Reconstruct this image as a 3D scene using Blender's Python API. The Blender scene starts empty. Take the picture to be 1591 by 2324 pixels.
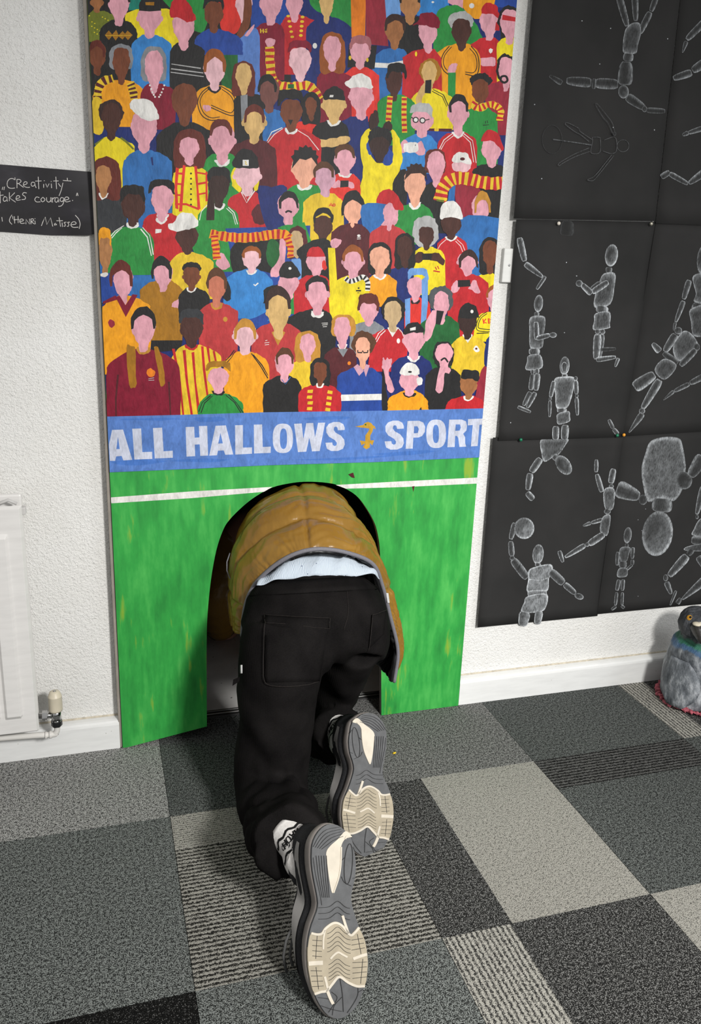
import bpy, bmesh, math, random
import numpy as np
from mathutils import Vector, Matrix
from mathutils.bvhtree import BVHTree

random.seed(7)
SC = bpy.context.scene
COL = SC.collection

# ------------------------------------------------------------------ camera
W, H = 1591, 2324
FPX = 1869.9
CAM = np.array([0.0, 0.0, 1.28])
# rows: camera right, camera down, camera forward (world axes: X right, Y to the wall, Z up)
RM = np.array([[0.9564810, -0.2894329, 0.0370489],
               [-0.0487501, -0.2836906, -0.9576759],
               [0.2876933, 0.9141927, -0.2854546]])
cam = bpy.data.cameras.new('camera')
cam.sensor_fit = 'VERTICAL'
cam.sensor_height = 36.0
cam.sensor_width = 36.0 * W / H
cam.lens = FPX / H * 36.0
cam.clip_start = 0.05
camo = bpy.data.objects.new('camera', cam)
COL.objects.link(camo)
m4 = Matrix.Identity(4)
for i in range(3):
    m4[i][0] = RM[0][i]
    m4[i][1] = -RM[1][i]
    m4[i][2] = -RM[2][i]
    m4[i][3] = CAM[i]
camo.matrix_world = m4
SC.camera = camo

# ------------------------------------------------------------------ world, light, exposure
SC.view_settings.view_transform = 'Standard'
SC.view_settings.look = 'None'
SC.view_settings.exposure = 0.0
SC.view_settings.gamma = 1.0
SC.view_settings.use_curve_mapping = False
world = bpy.data.worlds.new('room_daylight')
SC.world = world
world.use_nodes = True
bg = world.node_tree.nodes['Background']
bg.inputs[0].default_value = (1.0, 0.99, 0.965, 1)
bg.inputs[1].default_value = 0.46


def area_light(name, loc, target, sx, sy, power, col=(1, 1, 1)):
    l = bpy.data.lights.new(name, 'AREA')
    l.shape = 'RECTANGLE'
    l.size, l.size_y, l.energy, l.color = sx, sy, power, col
    o = bpy.data.objects.new(name, l)
    COL.objects.link(o)
    o.location = loc
    o.rotation_euler = (Vector(target) - Vector(loc)).to_track_quat('-Z', 'Y').to_euler()
    return o


key = area_light('window_sunlight', (1.05, -0.75, 1.9), (0.72, 2.0, 0.05), 0.34, 0.34, 24.0, (1.0, 0.985, 0.95))
key.data.spread = math.radians(84)
area_light('window_daylight', (3.3, -0.6, 1.5), (0.9, 2.0, 0.8), 1.2, 1.3, 18.0, (0.97, 0.985, 1.0))

# ------------------------------------------------------------------ helpers
Y_BOARD = 2.048     # painted face of the mural board
Y_WALL = 2.085      # plaster face
Y_PAPER = 2.076


def ray(px, py):
    return RM.T @ np.array([(px - W / 2) / FPX, (py - H / 2) / FPX, 1.0])


def on_y(px, py, y):
    r = ray(px, py)
    return CAM + r * (y / r[1])


def on_z(px, py, z=0.0):
    r = ray(px, py)
    return CAM + r * ((z - CAM[2]) / r[2])


def on_plane(px, py, p0, n):
    r = ray(px, py)
    return CAM + r * (np.dot(np.array(p0) - CAM, n) / np.dot(r, n))


def lin(c):
    return tuple((v / 12.92 if v <= 0.04045 else ((v + 0.055) / 1.055) ** 2.4) for v in c)


def hexc(h):
    return lin(tuple(int(h[i:i + 2], 16) / 255 for i in (0, 2, 4)))


class NT:
    """tiny node-tree helper"""
    def __init__(self, name, rough=0.6, spec=0.3):
        self.m = bpy.data.materials.new(name)
        self.m.use_nodes = True
        self.t = self.m.node_tree
        self.b = self.t.nodes['Principled BSDF']
        self.b.inputs['Roughness'].default_value = rough
        self.b.inputs['Specular IOR Level'].default_value = spec

    def n(self, kind, **kw):
        nd = self.t.nodes.new(kind)
        for k, v in kw.items():
            if hasattr(nd, k):
                setattr(nd, k, v)
            else:
                nd.inputs[k].default_value = v
        return nd

    def l(self, a, b):
        self.t.links.new(a, b)

    def coord(self, scale=(1, 1, 1), rot=(0, 0, 0), out='Object'):
        c = self.n('ShaderNodeTexCoord')
        mp = self.n('ShaderNodeMapping')
        mp.inputs['Scale'].default_value = scale
        mp.inputs['Rotation'].default_value = rot
        self.l(c.outputs[out], mp.inputs[0])
        return mp.outputs[0]

    def noise(self, vec, scale, detail=3, rough=0.55):
        nd = self.n('ShaderNodeTexNoise')
        nd.inputs['Scale'].default_value = scale
        nd.inputs['Detail'].default_value = detail
        nd.inputs['Roughness'].default_value = rough
        self.l(vec, nd.inputs['Vector'])
        return nd.outputs[0]

    def ramp(self, fac, stops, interp='LINEAR'):
        nd = self.n('ShaderNodeValToRGB')
        nd.color_ramp.interpolation = interp
        els = nd.color_ramp.elements
        while len(els) < len(stops):
            els.new(0.5)
        for e, (p, c) in zip(els, stops):
            e.position = p
            e.color = (*c[:3], 1)
        self.l(fac, nd.inputs[0])
        return nd.outputs[0]

    def mix(self, fac, a, b, mode='MIX'):
        nd = self.n('ShaderNodeMix')
        nd.data_type = 'RGBA'
        nd.blend_type = mode
        for s, v in ((0, fac), (6, a), (7, b)):
            if hasattr(v, 'is_linked') or hasattr(v, 'links'):
                self.l(v, nd.inputs[s])
            else:
                nd.inputs[s].default_value = v if s == 0 else (*v[:3], 1)
        return nd.outputs[2]

    def math(self, op, a, b=0.0, clamp=False):
        nd = self.n('ShaderNodeMath', operation=op)
        nd.use_clamp = clamp
        for s, v in ((0, a), (1, b)):
            if hasattr(v, 'links'):
                self.l(v, nd.inputs[s])
            else:
                nd.inputs[s].default_value = v
        return nd.outputs[0]

    def bump(self, height, strength, dist):
        nd = self.n('ShaderNodeBump')
        nd.inputs['Strength'].default_value = strength
        nd.inputs['Distance'].default_value = dist
        self.l(height, nd.inputs['Height'])
        self.l(nd.outputs[0], self.b.inputs['Normal'])

    def base(self, c):
        if hasattr(c, 'links'):
            self.l(c, self.b.inputs['Base Color'])
        else:
            self.b.inputs['Base Color'].default_value = (*c[:3], 1)


def plain(name, col, rough=0.6, spec=0.3, var=0.1, scale=30, metal=0.0, bump=None):
    t = NT(name, rough, spec)
    v = t.coord()
    n = t.noise(v, scale)
    c = hexc(col) if isinstance(col, str) else col
    t.base(t.ramp(n, [(0.3, tuple(x * (1 - var) for x in c)), (0.7, tuple(min(1, x * (1 + var)) for x in c))]))
    t.b.inputs['Metallic'].default_value = metal
    if bump:
        t.bump(t.noise(v, bump[0]), bump[1], bump[2])
    return t.m


def mesh_obj(name, verts, faces, mats=None, parent=None, smooth=False, mat_idx=None):
    me = bpy.data.meshes.new(name)
    me.from_pydata([tuple(map(float, v)) for v in verts], [], faces)
    for m in (mats if isinstance(mats, (list, tuple)) else [mats] if mats else []):
        me.materials.append(m)
    if mat_idx is not None:
        me.polygons.foreach_set('material_index', mat_idx)
    if smooth:
        me.polygons.foreach_set('use_smooth', [True] * len(me.polygons))
    me.update()
    o = bpy.data.objects.new(name, me)
    COL.objects.link(o)
    if parent is not None:
        o.parent = parent
        o.matrix_parent_inverse = parent.matrix_world.inverted()
    return o


def bm_obj(name, bm, mats=None, parent=None, smooth=False):
    me = bpy.data.meshes.new(name)
    bmesh.ops.recalc_face_normals(bm, faces=bm.faces[:])
    bm.to_mesh(me)
    bm.free()
    for m in (mats if isinstance(mats, (list, tuple)) else [mats] if mats else []):
        me.materials.append(m)
    if smooth:
        me.polygons.foreach_set('use_smooth', [True] * len(me.polygons))
    o = bpy.data.objects.new(name, me)
    COL.objects.link(o)
    if parent is not None:
        o.parent = parent
        o.matrix_parent_inverse = parent.matrix_world.inverted()
    return o


def bm_box(bm, lo, hi, bevel=0.0, seg=2):
    r = bmesh.ops.create_cube(bm, size=1.0)
    vs = r['verts']
    for v in vs:
        v.co = Vector([lo[i] + (v.co[i] + 0.5) * (hi[i] - lo[i]) for i in range(3)])
    if bevel > 0:
        es = list({e for v in vs for e in v.link_edges})
        bmesh.ops.bevel(bm, geom=es, offset=bevel, segments=seg, affect='EDGES', profile=0.5)
    return vs


def box(name, lo, hi, mat, parent=None, bevel=0.0):
    bm = bmesh.new()
    bm_box(bm, lo, hi, bevel)
    return bm_obj(name, bm, mat, parent)


def cr(pts, n=8, closed=False):
    """Catmull-Rom through points of any dimension"""
    P = [np.array(p, float) for p in pts]
    N = len(P)
    out = []
    segs = N if closed else N - 1
    for i in range(segs):
        if closed:
            a, b, c, d = P[(i - 1) % N], P[i], P[(i + 1) % N], P[(i + 2) % N]
        else:
            b, c = P[i], P[i + 1]
            a = P[i - 1] if i > 0 else 2 * b - c
            d = P[i + 2] if i + 2 < N else 2 * c - b
        for k in range(n):
            t = k / n
            out.append(0.5 * ((2 * b) + (c - a) * t + (2 * a - 5 * b + 4 * c - d) * t * t + (3 * b - a - 3 * c + d) * t ** 3))
    if not closed:
        out.append(P[-1])
    return out


def tube_mesh(path, rad, seg=10, cap=True, flat=None):
    """round tube along 3-D path; rad scalar or list; flat=(dir,k): squash"""
    P = [np.array(p, float) for p in path]
    n = len(P)
    R = [rad] * n if not hasattr(rad, '__len__') else list(rad)
    verts, faces = [], []
    up = None
    for i in range(n):
        t = P[min(i + 1, n - 1)] - P[max(i - 1, 0)]
        t = t / (np.linalg.norm(t) + 1e-12)
        if up is None:
            up = np.array([0, 0, 1.0]) if abs(t[2]) < 0.9 else np.array([1.0, 0, 0])
        s = np.cross(t, up)
        s /= np.linalg.norm(s) + 1e-12
        up = np.cross(s, t)
        for k in range(seg):
            a = 2 * math.pi * k / seg
            verts.append(P[i] + R[i] * (math.cos(a) * s + math.sin(a) * up))
    for i in range(n - 1):
        for k in range(seg):
            k2 = (k + 1) % seg
            faces.append((i * seg + k, i * seg + k2, (i + 1) * seg + k2, (i + 1) * seg + k))
    if cap:
        faces.append(tuple(range(seg))[::-1])
        faces.append(tuple((n - 1) * seg + k for k in range(seg)))
    return verts, faces


def tube(name, path, rad, mat, parent=None, seg=10):
    v, f = tube_mesh(path, rad, seg)
    return mesh_obj(name, v, f, mat, parent, smooth=True)


def empty(name, loc=(0, 0, 0)):
    o = bpy.data.objects.new(name, None)
    o.empty_display_size = 0.05
    COL.objects.link(o)
    o.location = loc
    bpy.context.view_layer.update()
    return o


def tag(o, label, cat, group=None, kind=None):
    if label:
        o['label'] = label
    if cat:
        o['category'] = cat
    if group:
        o['group'] = group
    if kind:
        o['kind'] = kind
    return o


def struct(o):
    o['kind'] = 'structure'
    return o


def ribbon(pts, w):
    """2-D polyline -> list of quads (as 4-point polys) with mitred joints; w scalar or list"""
    P = [np.array(p, float) for p in pts]
    n = len(P)
    Ws = [w] * n if not hasattr(w, '__len__') else list(w)
    L, R = [], []
    for i in range(n):
        t = P[min(i + 1, n - 1)] - P[max(i - 1, 0)]
        t = t / (np.linalg.norm(t) + 1e-9)
        nn = np.array([-t[1], t[0]])
        L.append(P[i] + nn * Ws[i] / 2)
        R.append(P[i] - nn * Ws[i] / 2)
    return [[L[i], L[i + 1], R[i + 1], R[i]] for i in range(n - 1)]


def ell(cx, cy, rx, ry, n=20, rot=0.0, a0=0.0, a1=360.0):
    out = []
    c, s = math.cos(math.radians(rot)), math.sin(math.radians(rot))
    full = abs(a1 - a0) >= 360
    for i in range(n if full else n + 1):
        a = math.radians(a0 + (a1 - a0) * i / n)
        x, y = rx * math.cos(a), ry * math.sin(a)
        out.append((cx + c * x - s * y, cy + s * x + c * y))
    return out


# ------------------------------------------------------------------ the setting: wall, floor, passage
def plaster():
    t = NT('rough_plaster', 0.75, 0.2)
    v = t.coord()
    n1 = t.noise(v, 170, 3, 0.6)
    n2 = t.noise(v, 380, 2, 0.5)
    n3 = t.noise(v, 4, 2)
    h = t.math('ADD', t.math('MULTIPLY', n1, 0.75), t.math('MULTIPLY', n2, 0.35))
    t.base(t.mix(t.ramp(n1, [(0.28, (0.25,) * 3), (0.42, (0,) * 3)]),
                 t.ramp(n3, [(0.3, (0.80, 0.79, 0.765)), (0.7, (0.86, 0.855, 0.84))]), (0.45, 0.43, 0.38)))
    t.bump(h, 0.85, 0.0068)
    return t.m


def gloss_white(name, col=(0.80, 0.805, 0.80)):
    t = NT(name, 0.38, 0.45)
    v = t.coord((1, 1, 6))
    n = t.noise(v, 14, 4)
    s = t.noise(t.coord((1, 1, 1)), 90, 2)
    c = t.ramp(n, [(0.3, tuple(x * 0.93 for x in col)), (0.6, col)])
    t.base(t.mix(t.ramp(s, [(0.205, (1,) * 3), (0.24, (0,) * 3)]), c, (0.4, 0.38, 0.35)))
    t.bump(n, 0.15, 0.002)
    return t.m


M_PLASTER = plaster()
M_SKIRT = gloss_white('white_gloss_paint')
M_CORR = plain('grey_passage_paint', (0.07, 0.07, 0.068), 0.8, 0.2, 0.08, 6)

bm = bmesh.new()
bm_box(bm, (-2.2, Y_WALL, 0), (0.06, 2.2, 2.6))
bm_box(bm, (0.98, Y_WALL, 0), (3.6, 2.2, 2.6))
bm_box(bm, (0.06, Y_WALL, 2.0), (0.98, 2.2, 2.6))
struct(bm_obj('wall_front', bm, M_PLASTER))
CAULK = plain('aged_caulk', (0.52, 0.47, 0.38), 0.8, 0.2, 0.25, 60)


def skirting(name, x0, x1):
    prof = [(Y_WALL + 0.001, 0.0), (2.052, 0.0), (2.052, 0.072), (2.0535, 0.078), (2.058, 0.082), (2.066, 0.0835), (Y_WALL + 0.001, 0.0835)]
    v = [(x0, y, z) for y, z in prof] + [(x1, y, z) for y, z in prof]
    k = len(prof)
    f = [(i, (i + 1) % k, k + (i + 1) % k, k + i) for i in range(k)] + [tuple(range(k))[::-1], tuple(range(k, 2 * k))]
    o = struct(mesh_obj(name, v, f, M_SKIRT))
    b = tube_mesh([(x0, Y_WALL - 0.0005, 0.0845), (x1, Y_WALL - 0.0005, 0.0845)], 0.0032, 6)
    mesh_obj('caulk_line', b[0], b[1], CAULK, o)
    return o


skirting('baseboard_left', -2.2, 0.0145)
skirting('baseboard_right', 1.0175, 3.6)

# passage behind the arch
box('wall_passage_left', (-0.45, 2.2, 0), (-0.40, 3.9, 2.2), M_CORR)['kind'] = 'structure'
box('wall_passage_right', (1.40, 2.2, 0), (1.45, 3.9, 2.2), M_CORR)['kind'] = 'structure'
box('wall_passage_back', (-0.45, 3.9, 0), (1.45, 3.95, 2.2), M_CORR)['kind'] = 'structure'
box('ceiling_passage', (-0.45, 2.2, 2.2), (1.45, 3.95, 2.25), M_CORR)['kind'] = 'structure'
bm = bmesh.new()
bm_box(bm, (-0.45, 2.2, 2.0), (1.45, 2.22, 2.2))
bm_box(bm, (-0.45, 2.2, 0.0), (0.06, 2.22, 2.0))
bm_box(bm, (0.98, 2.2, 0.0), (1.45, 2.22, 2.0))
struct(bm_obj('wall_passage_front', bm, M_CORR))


def lino():
    t = NT('grey_lino', 0.5, 0.35)
    v = t.coord()
    n = t.noise(v, 9, 4)
    s = t.noise(v, 70, 2)
    c = t.ramp(n, [(0.3, (0.62, 0.61, 0.59)), (0.7, (0.80, 0.79, 0.77))])
    t.base(t.mix(t.ramp(s, [(0.25, (1,) * 3), (0.3, (0,) * 3)]), c, (0.15, 0.14, 0.13)))
    return t.m


struct(box('floor_passage', (-0.45, 2.185, -0.05), (1.45, 3.95, 0.001), lino()))
M_STRIP = plain('dark_rubber', (0.03, 0.03, 0.03), 0.5, 0.4, 0.1)
M_ALU = plain('worn_aluminium', (0.42, 0.42, 0.41), 0.35, 0.5, 0.1, 40, 0.8)
o = struct(box('trim_1', (0.0, 2.15, -0.01), (1.0, 2.188, 0.004), M_STRIP, None, 0.002))
box('metal_strip', (0.0, 2.163, 0.003), (1.0, 2.168, 0.0055), M_ALU, o, 0.001)
box('metal_strip', (0.0, 2.178, 0.003), (1.0, 2.181, 0.0055), M_ALU, o, 0.0005)

# ------------------------------------------------------------------ carpet tiles
def carpet(name, dark, light, cut=0.5, scale=430, stripe=None, soft=0.045):
    """flecked loop pile; stripe=(axis, pitch, share, low, high)"""
    t = NT(name, 0.95, 0.05)
    v = t.coord((1, 1, 1))
    n = t.noise(v, scale, 2, 0.6)
    n2 = t.noise(v, scale * 0.35, 2, 0.5)
    nn = t.math('ADD', t.math('MULTIPLY', n, 0.72), t.math('MULTIPLY', n2, 0.28))
    if stripe:
        ax, pitch, amp = stripe
        sep = t.n('ShaderNodeSeparateXYZ')
        wob = t.math('MULTIPLY', t.math('SUBTRACT', t.noise(v, 120, 3), 0.5), pitch * 1.1)
        t.l(v, sep.inputs[0])
        s = t.math('SINE', t.math('MULTIPLY', t.math('ADD', sep.outputs[ax], wob), 2 * math.pi / pitch))
        nn = t.math('ADD', nn, t.math('MULTIPLY', s, amp))
    c = t.ramp(nn, [(cut - soft, dark), (cut + soft, light)])
    big = t.noise(v, 3, 2)
    t.base(t.mix(0.25, c, t.ramp(big, [(0.3, (0.7,) * 3), (0.7, (1,) * 3)]), 'MULTIPLY'))
    t.bump(nn, 0.9, 0.006)
    return t.m


G = lambda a: (a * 1.0, a * 1.0, a * 0.97)
GG = lambda a: (a * 0.95, a * 1.02, a * 0.98)
BG = lambda a: (a * 1.03, a * 1.0, a * 0.9)
CT = {
    'bright': carpet('carpet_bright_fleck', G(0.022), G(0.50), 0.49),
    'green': carpet('carpet_green_grey', GG(0.022), GG(0.29), 0.505),
    'greend': carpet('carpet_green_grey_dark', GG(0.016), GG(0.20), 0.505),
    'black': carpet('carpet_black_fleck', G(0.008), G(0.20), 0.60),
    'dark': carpet('carpet_dark_fleck', G(0.016), G(0.29), 0.545),
    'light': carpet('carpet_light', BG(0.065), BG(0.40), 0.445),
    'mid': carpet('carpet_mid_fleck', G(0.030), G(0.34), 0.505),
    'fine': carpet('carpet_fine_lines', BG(0.045), BG(0.40), 0.45, 430, (1, 0.0075, 0.05)),
    'coarse': carpet('carpet_coarse_lines', BG(0.020), BG(0.37), 0.50, 430, (1, 0.0112, 0.10), 0.06),
    'darkline': carpet('carpet_dark_lines', G(0.010), G(0.15), 0.52, 430, (1, 0.0112, 0.09), 0.07),
    'vline': carpet('carpet_upright_lines', G(0.03), BG(0.46), 0.48, 430, (0, 0.0112, 0.09), 0.07),
}
U0, DU = 0.119, 0.4885
VB = {0: (1.7255, 2.152), 1: (1.2115, 1.7255), 2: (0.70, 1.2115), 3: (0.19, 0.70)}
flo = struct(box('floor', (-2.2, -0.6, -0.08), (3.6, 2.15, -0.008), M_STRIP))
LAY = {  # (column,row): list of (u0,u1,v0,v1 as shares from far edge, kind)
    (0, 0): [('greend', 0, 1, 0, 1)], (-1, 0): [('bright', 0, 1, 0, 1)], (-2, 0): [('mid', 0, 1, 0, 1)],
    (-1, 1): [('green', 0, 1, 0, 1)], (-1, 2): [('black', 0, 1, 0, 1)], (-2, 1): [('bright', 0, 1, 0, 1)],
    (0, 1): [('fine', 0, 1, 0, 0.235), ('coarse', 0, 1, 0.235, 1)],
    (0, 2): [('green', 0, 1, 0, 1)],
    (1, 0): [('mid', 0, 1, 0, 1)],
    (1, 1): [('dark', 0, 0.32, 0, 1), ('light', 0.32, 1, 0, 1)],
    (1, 2): [('vline', 0, 0.31, 0, 1), ('dark', 0.31, 1, 0, 1)],
    (2, 0): [('greend', 0, 1, 0, 1)],
    (2, 1): [('darkline', 0, 1, 0, 0.25), ('greend', 0, 1, 0.25, 1)],
    (2, 2): [('light', 0, 1, 0, 1)],
    (3, 0): [('vline', 0, 0.2, 0, 1), ('dark', 0.2, 1, 0, 1)],
    (3, 1): [('greend', 0, 1, 0, 1)], (3, 2): [('bright', 0, 1, 0, 1)],
    (0, 3): [('dark', 0, 1, 0, 1)], (1, 3): [('green', 0, 1, 0, 1)], (2, 3): [('dark', 0, 1, 0, 1)],
    (-1, 3): [('mid', 0, 1, 0, 1)], (-2, 2): [('green', 0, 1, 0, 1)], (3, 3): [('green', 0, 1, 0, 1)],
    (4, 0): [('mid', 0, 1, 0, 1)], (4, 1): [('light', 0, 1, 0, 1)], (4, 2): [('dark', 0, 1, 0, 1)],
}
for (c, r), parts in sorted(LAY.items()):
    x0, x1 = U0 + c * DU, U0 + (c + 1) * DU
    y0, y1 = VB[r]
    if c == 0 and r == 0:
        pass
    g = 0.0006
    bm = bmesh.new()
    mats = []
    for kind, a, b, p, q in parts:
        xa, xb = x0 + a * DU, x0 + b * DU
        # shares of the tile are counted from its far (wall-side) edge
        yb, ya = y1 - p * (y1 - y0), y1 - q * (y1 - y0)
        n0 = len(bm.faces)
        bm_box(bm, (xa + (g if a == 0 else 0), ya + (g if q == 1 else 0), -0.009), (xb - (g if b == 1 else 0), yb - (g if p == 0 else 0), 0.0))
        bm.faces.ensure_lookup_table()
        for fc in bm.faces[n0:]:
            fc.material_index = len(mats)
        mats.append(CT[kind])
    bm_obj('carpet_tile', bm, mats, flo)
# ------------------------------------------------------------------ the mural board
def S_(crop, p):
    ox, oy, k = CROPS[crop]
    return (ox + p[0] / k, oy + p[1] / k)


CROPS = {'A': (180, 0, 3.0596), 'B': (680, 0, 3.0596), 'C': (180, 480, 3.0596), 'D': (680, 480, 3.0596),
         'E': (180, 920, 1.6402), 'G': (235, 920, 3.6159), 'H': (660, 920, 3.6159),
         'J1': (1080, 0, 3.1135), 'J2': (1080, 480, 3.1135), 'J3': (1040, 960, 2.8875), 'J4': (1380, 960, 5.28),
         'K': (0, 340, 6.119), 'L': (580, 1820, 4.61), 'N': (770, 1600, 6.453), 'X': (0, 0, 1.0)}

board = empty('mural_board', (0.52, Y_BOARD, 0.0))
tag(board, 'tall board painted with a football crowd above a green pitch with an arched hole', 'mural board')


def grass_paint():
    t = NT('green_pitch_paint', 0.5, 0.3)
    v = t.coord((1, 1, 0.42))
    n = t.noise(v, 16, 5, 0.62)
    n2 = t.noise(t.coord((1, 1, 0.16)), 55, 3)
    n3 = t.noise(t.coord((1, 1, 0.5)), 7, 3)
    c = t.ramp(t.math('ADD', t.math('MULTIPLY', n, 0.6), t.math('MULTIPLY', n2, 0.4)),
               [(0.32, hexc('267F38')), (0.5, hexc('339C44')), (0.68, hexc('50B456'))])
    c = t.mix(t.ramp(t.math('MULTIPLY', n2, n3), [(0.34, (0,) * 3), (0.44, (0.75,) * 3)]), c, hexc('93A52A'))
    t.base(c)
    t.bump(n2, 0.3, 0.003)
    return t.m


M_GRASS = grass_paint()
M_EDGE = plain('raw_board_edge', (0.30, 0.27, 0.235), 0.7, 0.2, 0.12, 25)
outl = [(245, 945)]
left_edge = [(196 - 0.0540 * 260, -260), (235, 780), (288, 1705)]


def bd(px, py, dy=0.0):
    return on_y(px, py, Y_BOARD + dy)


XL, XR = bd(235, 780)[0], bd(1096, 930)[0]
ZTOP = 2.08
arch = [(475, 1195), (474, 1050), (474, 880), (478, 770), (490, 650), (510, 540), (535, 465), (560, 425), (610, 375), (660, 337), (720, 305), (790, 289),
        (850, 284), (920, 288), (970, 300), (1030, 335), (1070, 385), (1100, 440), (1113, 490), (1119, 540), (1122, 640), (1123, 800), (1124, 1000), (1125, 1146)]
arch_w = [bd(*S_('E', p)) for p in arch]
arch_s = cr([(p[0], p[2]) for p in arch_w[1:-1]], 4)
arch_s = [(arch_w[0][0], arch_w[0][2])] + [tuple(p) for p in arch_s] + [(arch_w[-1][0], max(0.001, arch_w[-1][2] - 0.008))]
poly = [(XL, ZTOP), (XL, 0.002), (XL + 0.012, 0.0015)] + arch_s + [(XR, 0.001), (XR, ZTOP)]
n = len(poly)
TH = 0.018
v = [(x, Y_BOARD, z) for x, z in poly] + [(x, Y_BOARD + TH, z) for x, z in poly]
f = [tuple(range(n)), tuple(range(n, 2 * n))[::-1]] + [(i, n + i, n + (i + 1) % n, (i + 1) % n) for i in range(n)]
mi = [0, 1] + [1] * n
mesh_obj('board', v, f, [M_GRASS, M_EDGE], board, False, mi)
box('edge_batten', (XL - 0.0085, Y_BOARD + 0.006, 0.001), (XL - 0.0003, Y_WALL - 0.002, ZTOP), M_EDGE, board, 0.001)

PAL = dict(P='E6A6B4', Q='EDBEC6', L='D3A2B5', N='EFAF92', O='C9765C', T='DBB474', S='C9AC82', U='B67F50', V='A26A40', B='78422A', D='4C2C25', E='3A2622',
           Y='F2DB1F', y='EAC52E', G='F6A31A', g='A9741A', R='C4242C', r='E2352C', c='BF3A3C', M='84142F', m='571F25', w='98283A', F='2A9040', f='1F6431',
           b='3787D0', s='2F6FB4', n='1C2C6E', d='24489C', a='5A82CA', K='232223', k='35373B', H='8A8D93', h='B4B4B4', W='ECEAE6', o='E8801C', t='1C8776',
           j='9A5320', i='5C3922', z='672B22', l='C58C32', v='727A28', u='7A4C46', x='52565A', C='6FA0DC', q='A9666A')
CNAME = dict(Y='yellow', y='yellow', G='orange', g='brown', R='red', r='red', c='red', M='maroon', m='dark maroon', w='maroon', F='green', f='dark green', b='blue',
             s='blue', n='navy', d='blue', a='pale blue', K='black', k='dark grey', H='grey', h='grey', W='white', o='orange', v='olive green', x='grey')
PM = {}


def paint(k):
    if k not in PM:
        t = NT('paint_' + PAL[k].lower(), 0.5, 0.2)
        v_ = t.coord((1, 1, 0.55), (0, 0.5, 0))
        n_ = t.noise(v_, 42, 4, 0.6)
        n2 = t.noise(t.coord((1.6, 1, 0.5), (0, -0.4, 0)), 130, 2)
        for nd_ in t.t.nodes:
            if nd_.type == 'TEX_NOISE':
                nd_.inputs['Distortion'].default_value = 0.8
        c_ = np.array(hexc(PAL[k]))
        lo, hi = c_ * 0.60, np.minimum(0.9, c_ * 1.02 + 0.003)
        t.base(t.ramp(t.math('ADD', t.math('MULTIPLY', n_, 0.65), t.math('MULTIPLY', n2, 0.35)), [(0.32, tuple(lo)), (0.66, tuple(hi))]))
        t.bump(n2, 0.22, 0.0016)
        PM[k] = t.m
    return PM[k]


GRID = {}


def level(pts):
    """stacking order of the paint films: one above whatever lies below in this place"""
    xs = [p[0] for p in pts]
    ys = [p[1] for p in pts]
    cells = [(i, j) for i in range(int(min(xs) // 7), int(max(xs) // 7) + 1) for j in range(int(min(ys) // 7), int(max(ys) // 7) + 1)]
    l = 1 + max(GRID.get(c, 0) for c in cells)
    for c in cells:
        GRID[c] = l
    return l


CLIP = None


def clip_board(pts):
    """keep paint inside the board (left/right edges, as lines in the photograph)"""
    def cut(poly, inside, inter):
        out = []
        for i in range(len(poly)):
            a, b = poly[i], poly[(i + 1) % len(poly)]
            ia, ib = inside(a), inside(b)
            if ia:
                out.append(a)
            if ia != ib:
                out.append(inter(a, b))
        return out
    W3 = [bd(*p) for p in pts]
    P2 = [(p[0], p[2]) for p in W3]
    for ax, lim, sg in ((0, XL + 0.0002, 1), (0, XR - 0.0002, -1), (1, ZTOP - 0.01, -1)):
        if not P2:
            return P2
        ins = lambda p: sg * (p[ax] - lim) >= 0

        def inter(a, b):
            t_ = (lim - a[ax]) / (b[ax] - a[ax])
            return (a[0] + t_ * (b[0] - a[0]), a[1] + t_ * (b[1] - a[1]))
        P2 = cut(P2, ins, inter)
    return P2


FILM = 1.6e-5


def art(name, cmds, parent, label=None, wobble=True):
    """cmds: list of (colour key, px polygon)"""
    verts, faces, mi_, mats, keys = [], [], [], [], []
    for k, pts in cmds:
        if len(pts) < 3:
            continue
        pts = [(x + 0.9 * math.sin(y * 0.23 + x * 0.11) + 0.6 * math.sin(y * 0.61 - x * 0.37), y + 0.9 * math.sin(x * 0.27 + y * 0.13) + 0.6 * math.cos(x * 0.53 + y * 0.41)) for x, y in pts] if wobble and max(max(p[0] for p in pts) - min(p[0] for p in pts), max(p[1] for p in pts) - min(p[1] for p in pts)) > 14 else pts
        P2 = clip_board(pts)
        if len(P2) < 3:
            continue
        lv = level(pts)
        if k not in keys:
            keys.append(k)
            mats.append(paint(k))
        b0 = len(verts)
        a2 = sum(P2[i][0] * P2[(i + 1) % len(P2)][1] - P2[(i + 1) % len(P2)][0] * P2[i][1] for i in range(len(P2)))
        if a2 < 0:
            P2 = P2[::-1]
        verts += [(x, Y_BOARD - 0.0001 - lv * FILM, z) for x, z in P2]
        faces.append(tuple(range(b0, b0 + len(P2))))
        mi_.append(keys.index(k))
    if not faces:
        return None
    o = mesh_obj(name, verts, faces, mats, parent, False, mi_)
    if label:
        o['label'] = label
    return o


def face_pts(x0, x1, y0, y1, neck=0.40, chin=0.66):
    cx, w, h = (x0 + x1) / 2, (x1 - x0) / 2, y1 - y0
    half = [(0.0, 0.0), (0.45, 0.025), (0.80, 0.11), (0.97, 0.26), (1.0, 0.40), (0.90, 0.54), (0.68, chin), (neck + 0.06, chin + 0.10), (neck, 0.90), (neck * 0.62, 0.97), (0.0, 1.0)]
    R = [(cx + a * w, y0 + b * h) for a, b in half]
    Lf = [(cx - a * w, y0 + b * h) for a, b in half[1:-1]][::-1]
    return [tuple(p) for p in cr(R + Lf, 3, True)]


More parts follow.
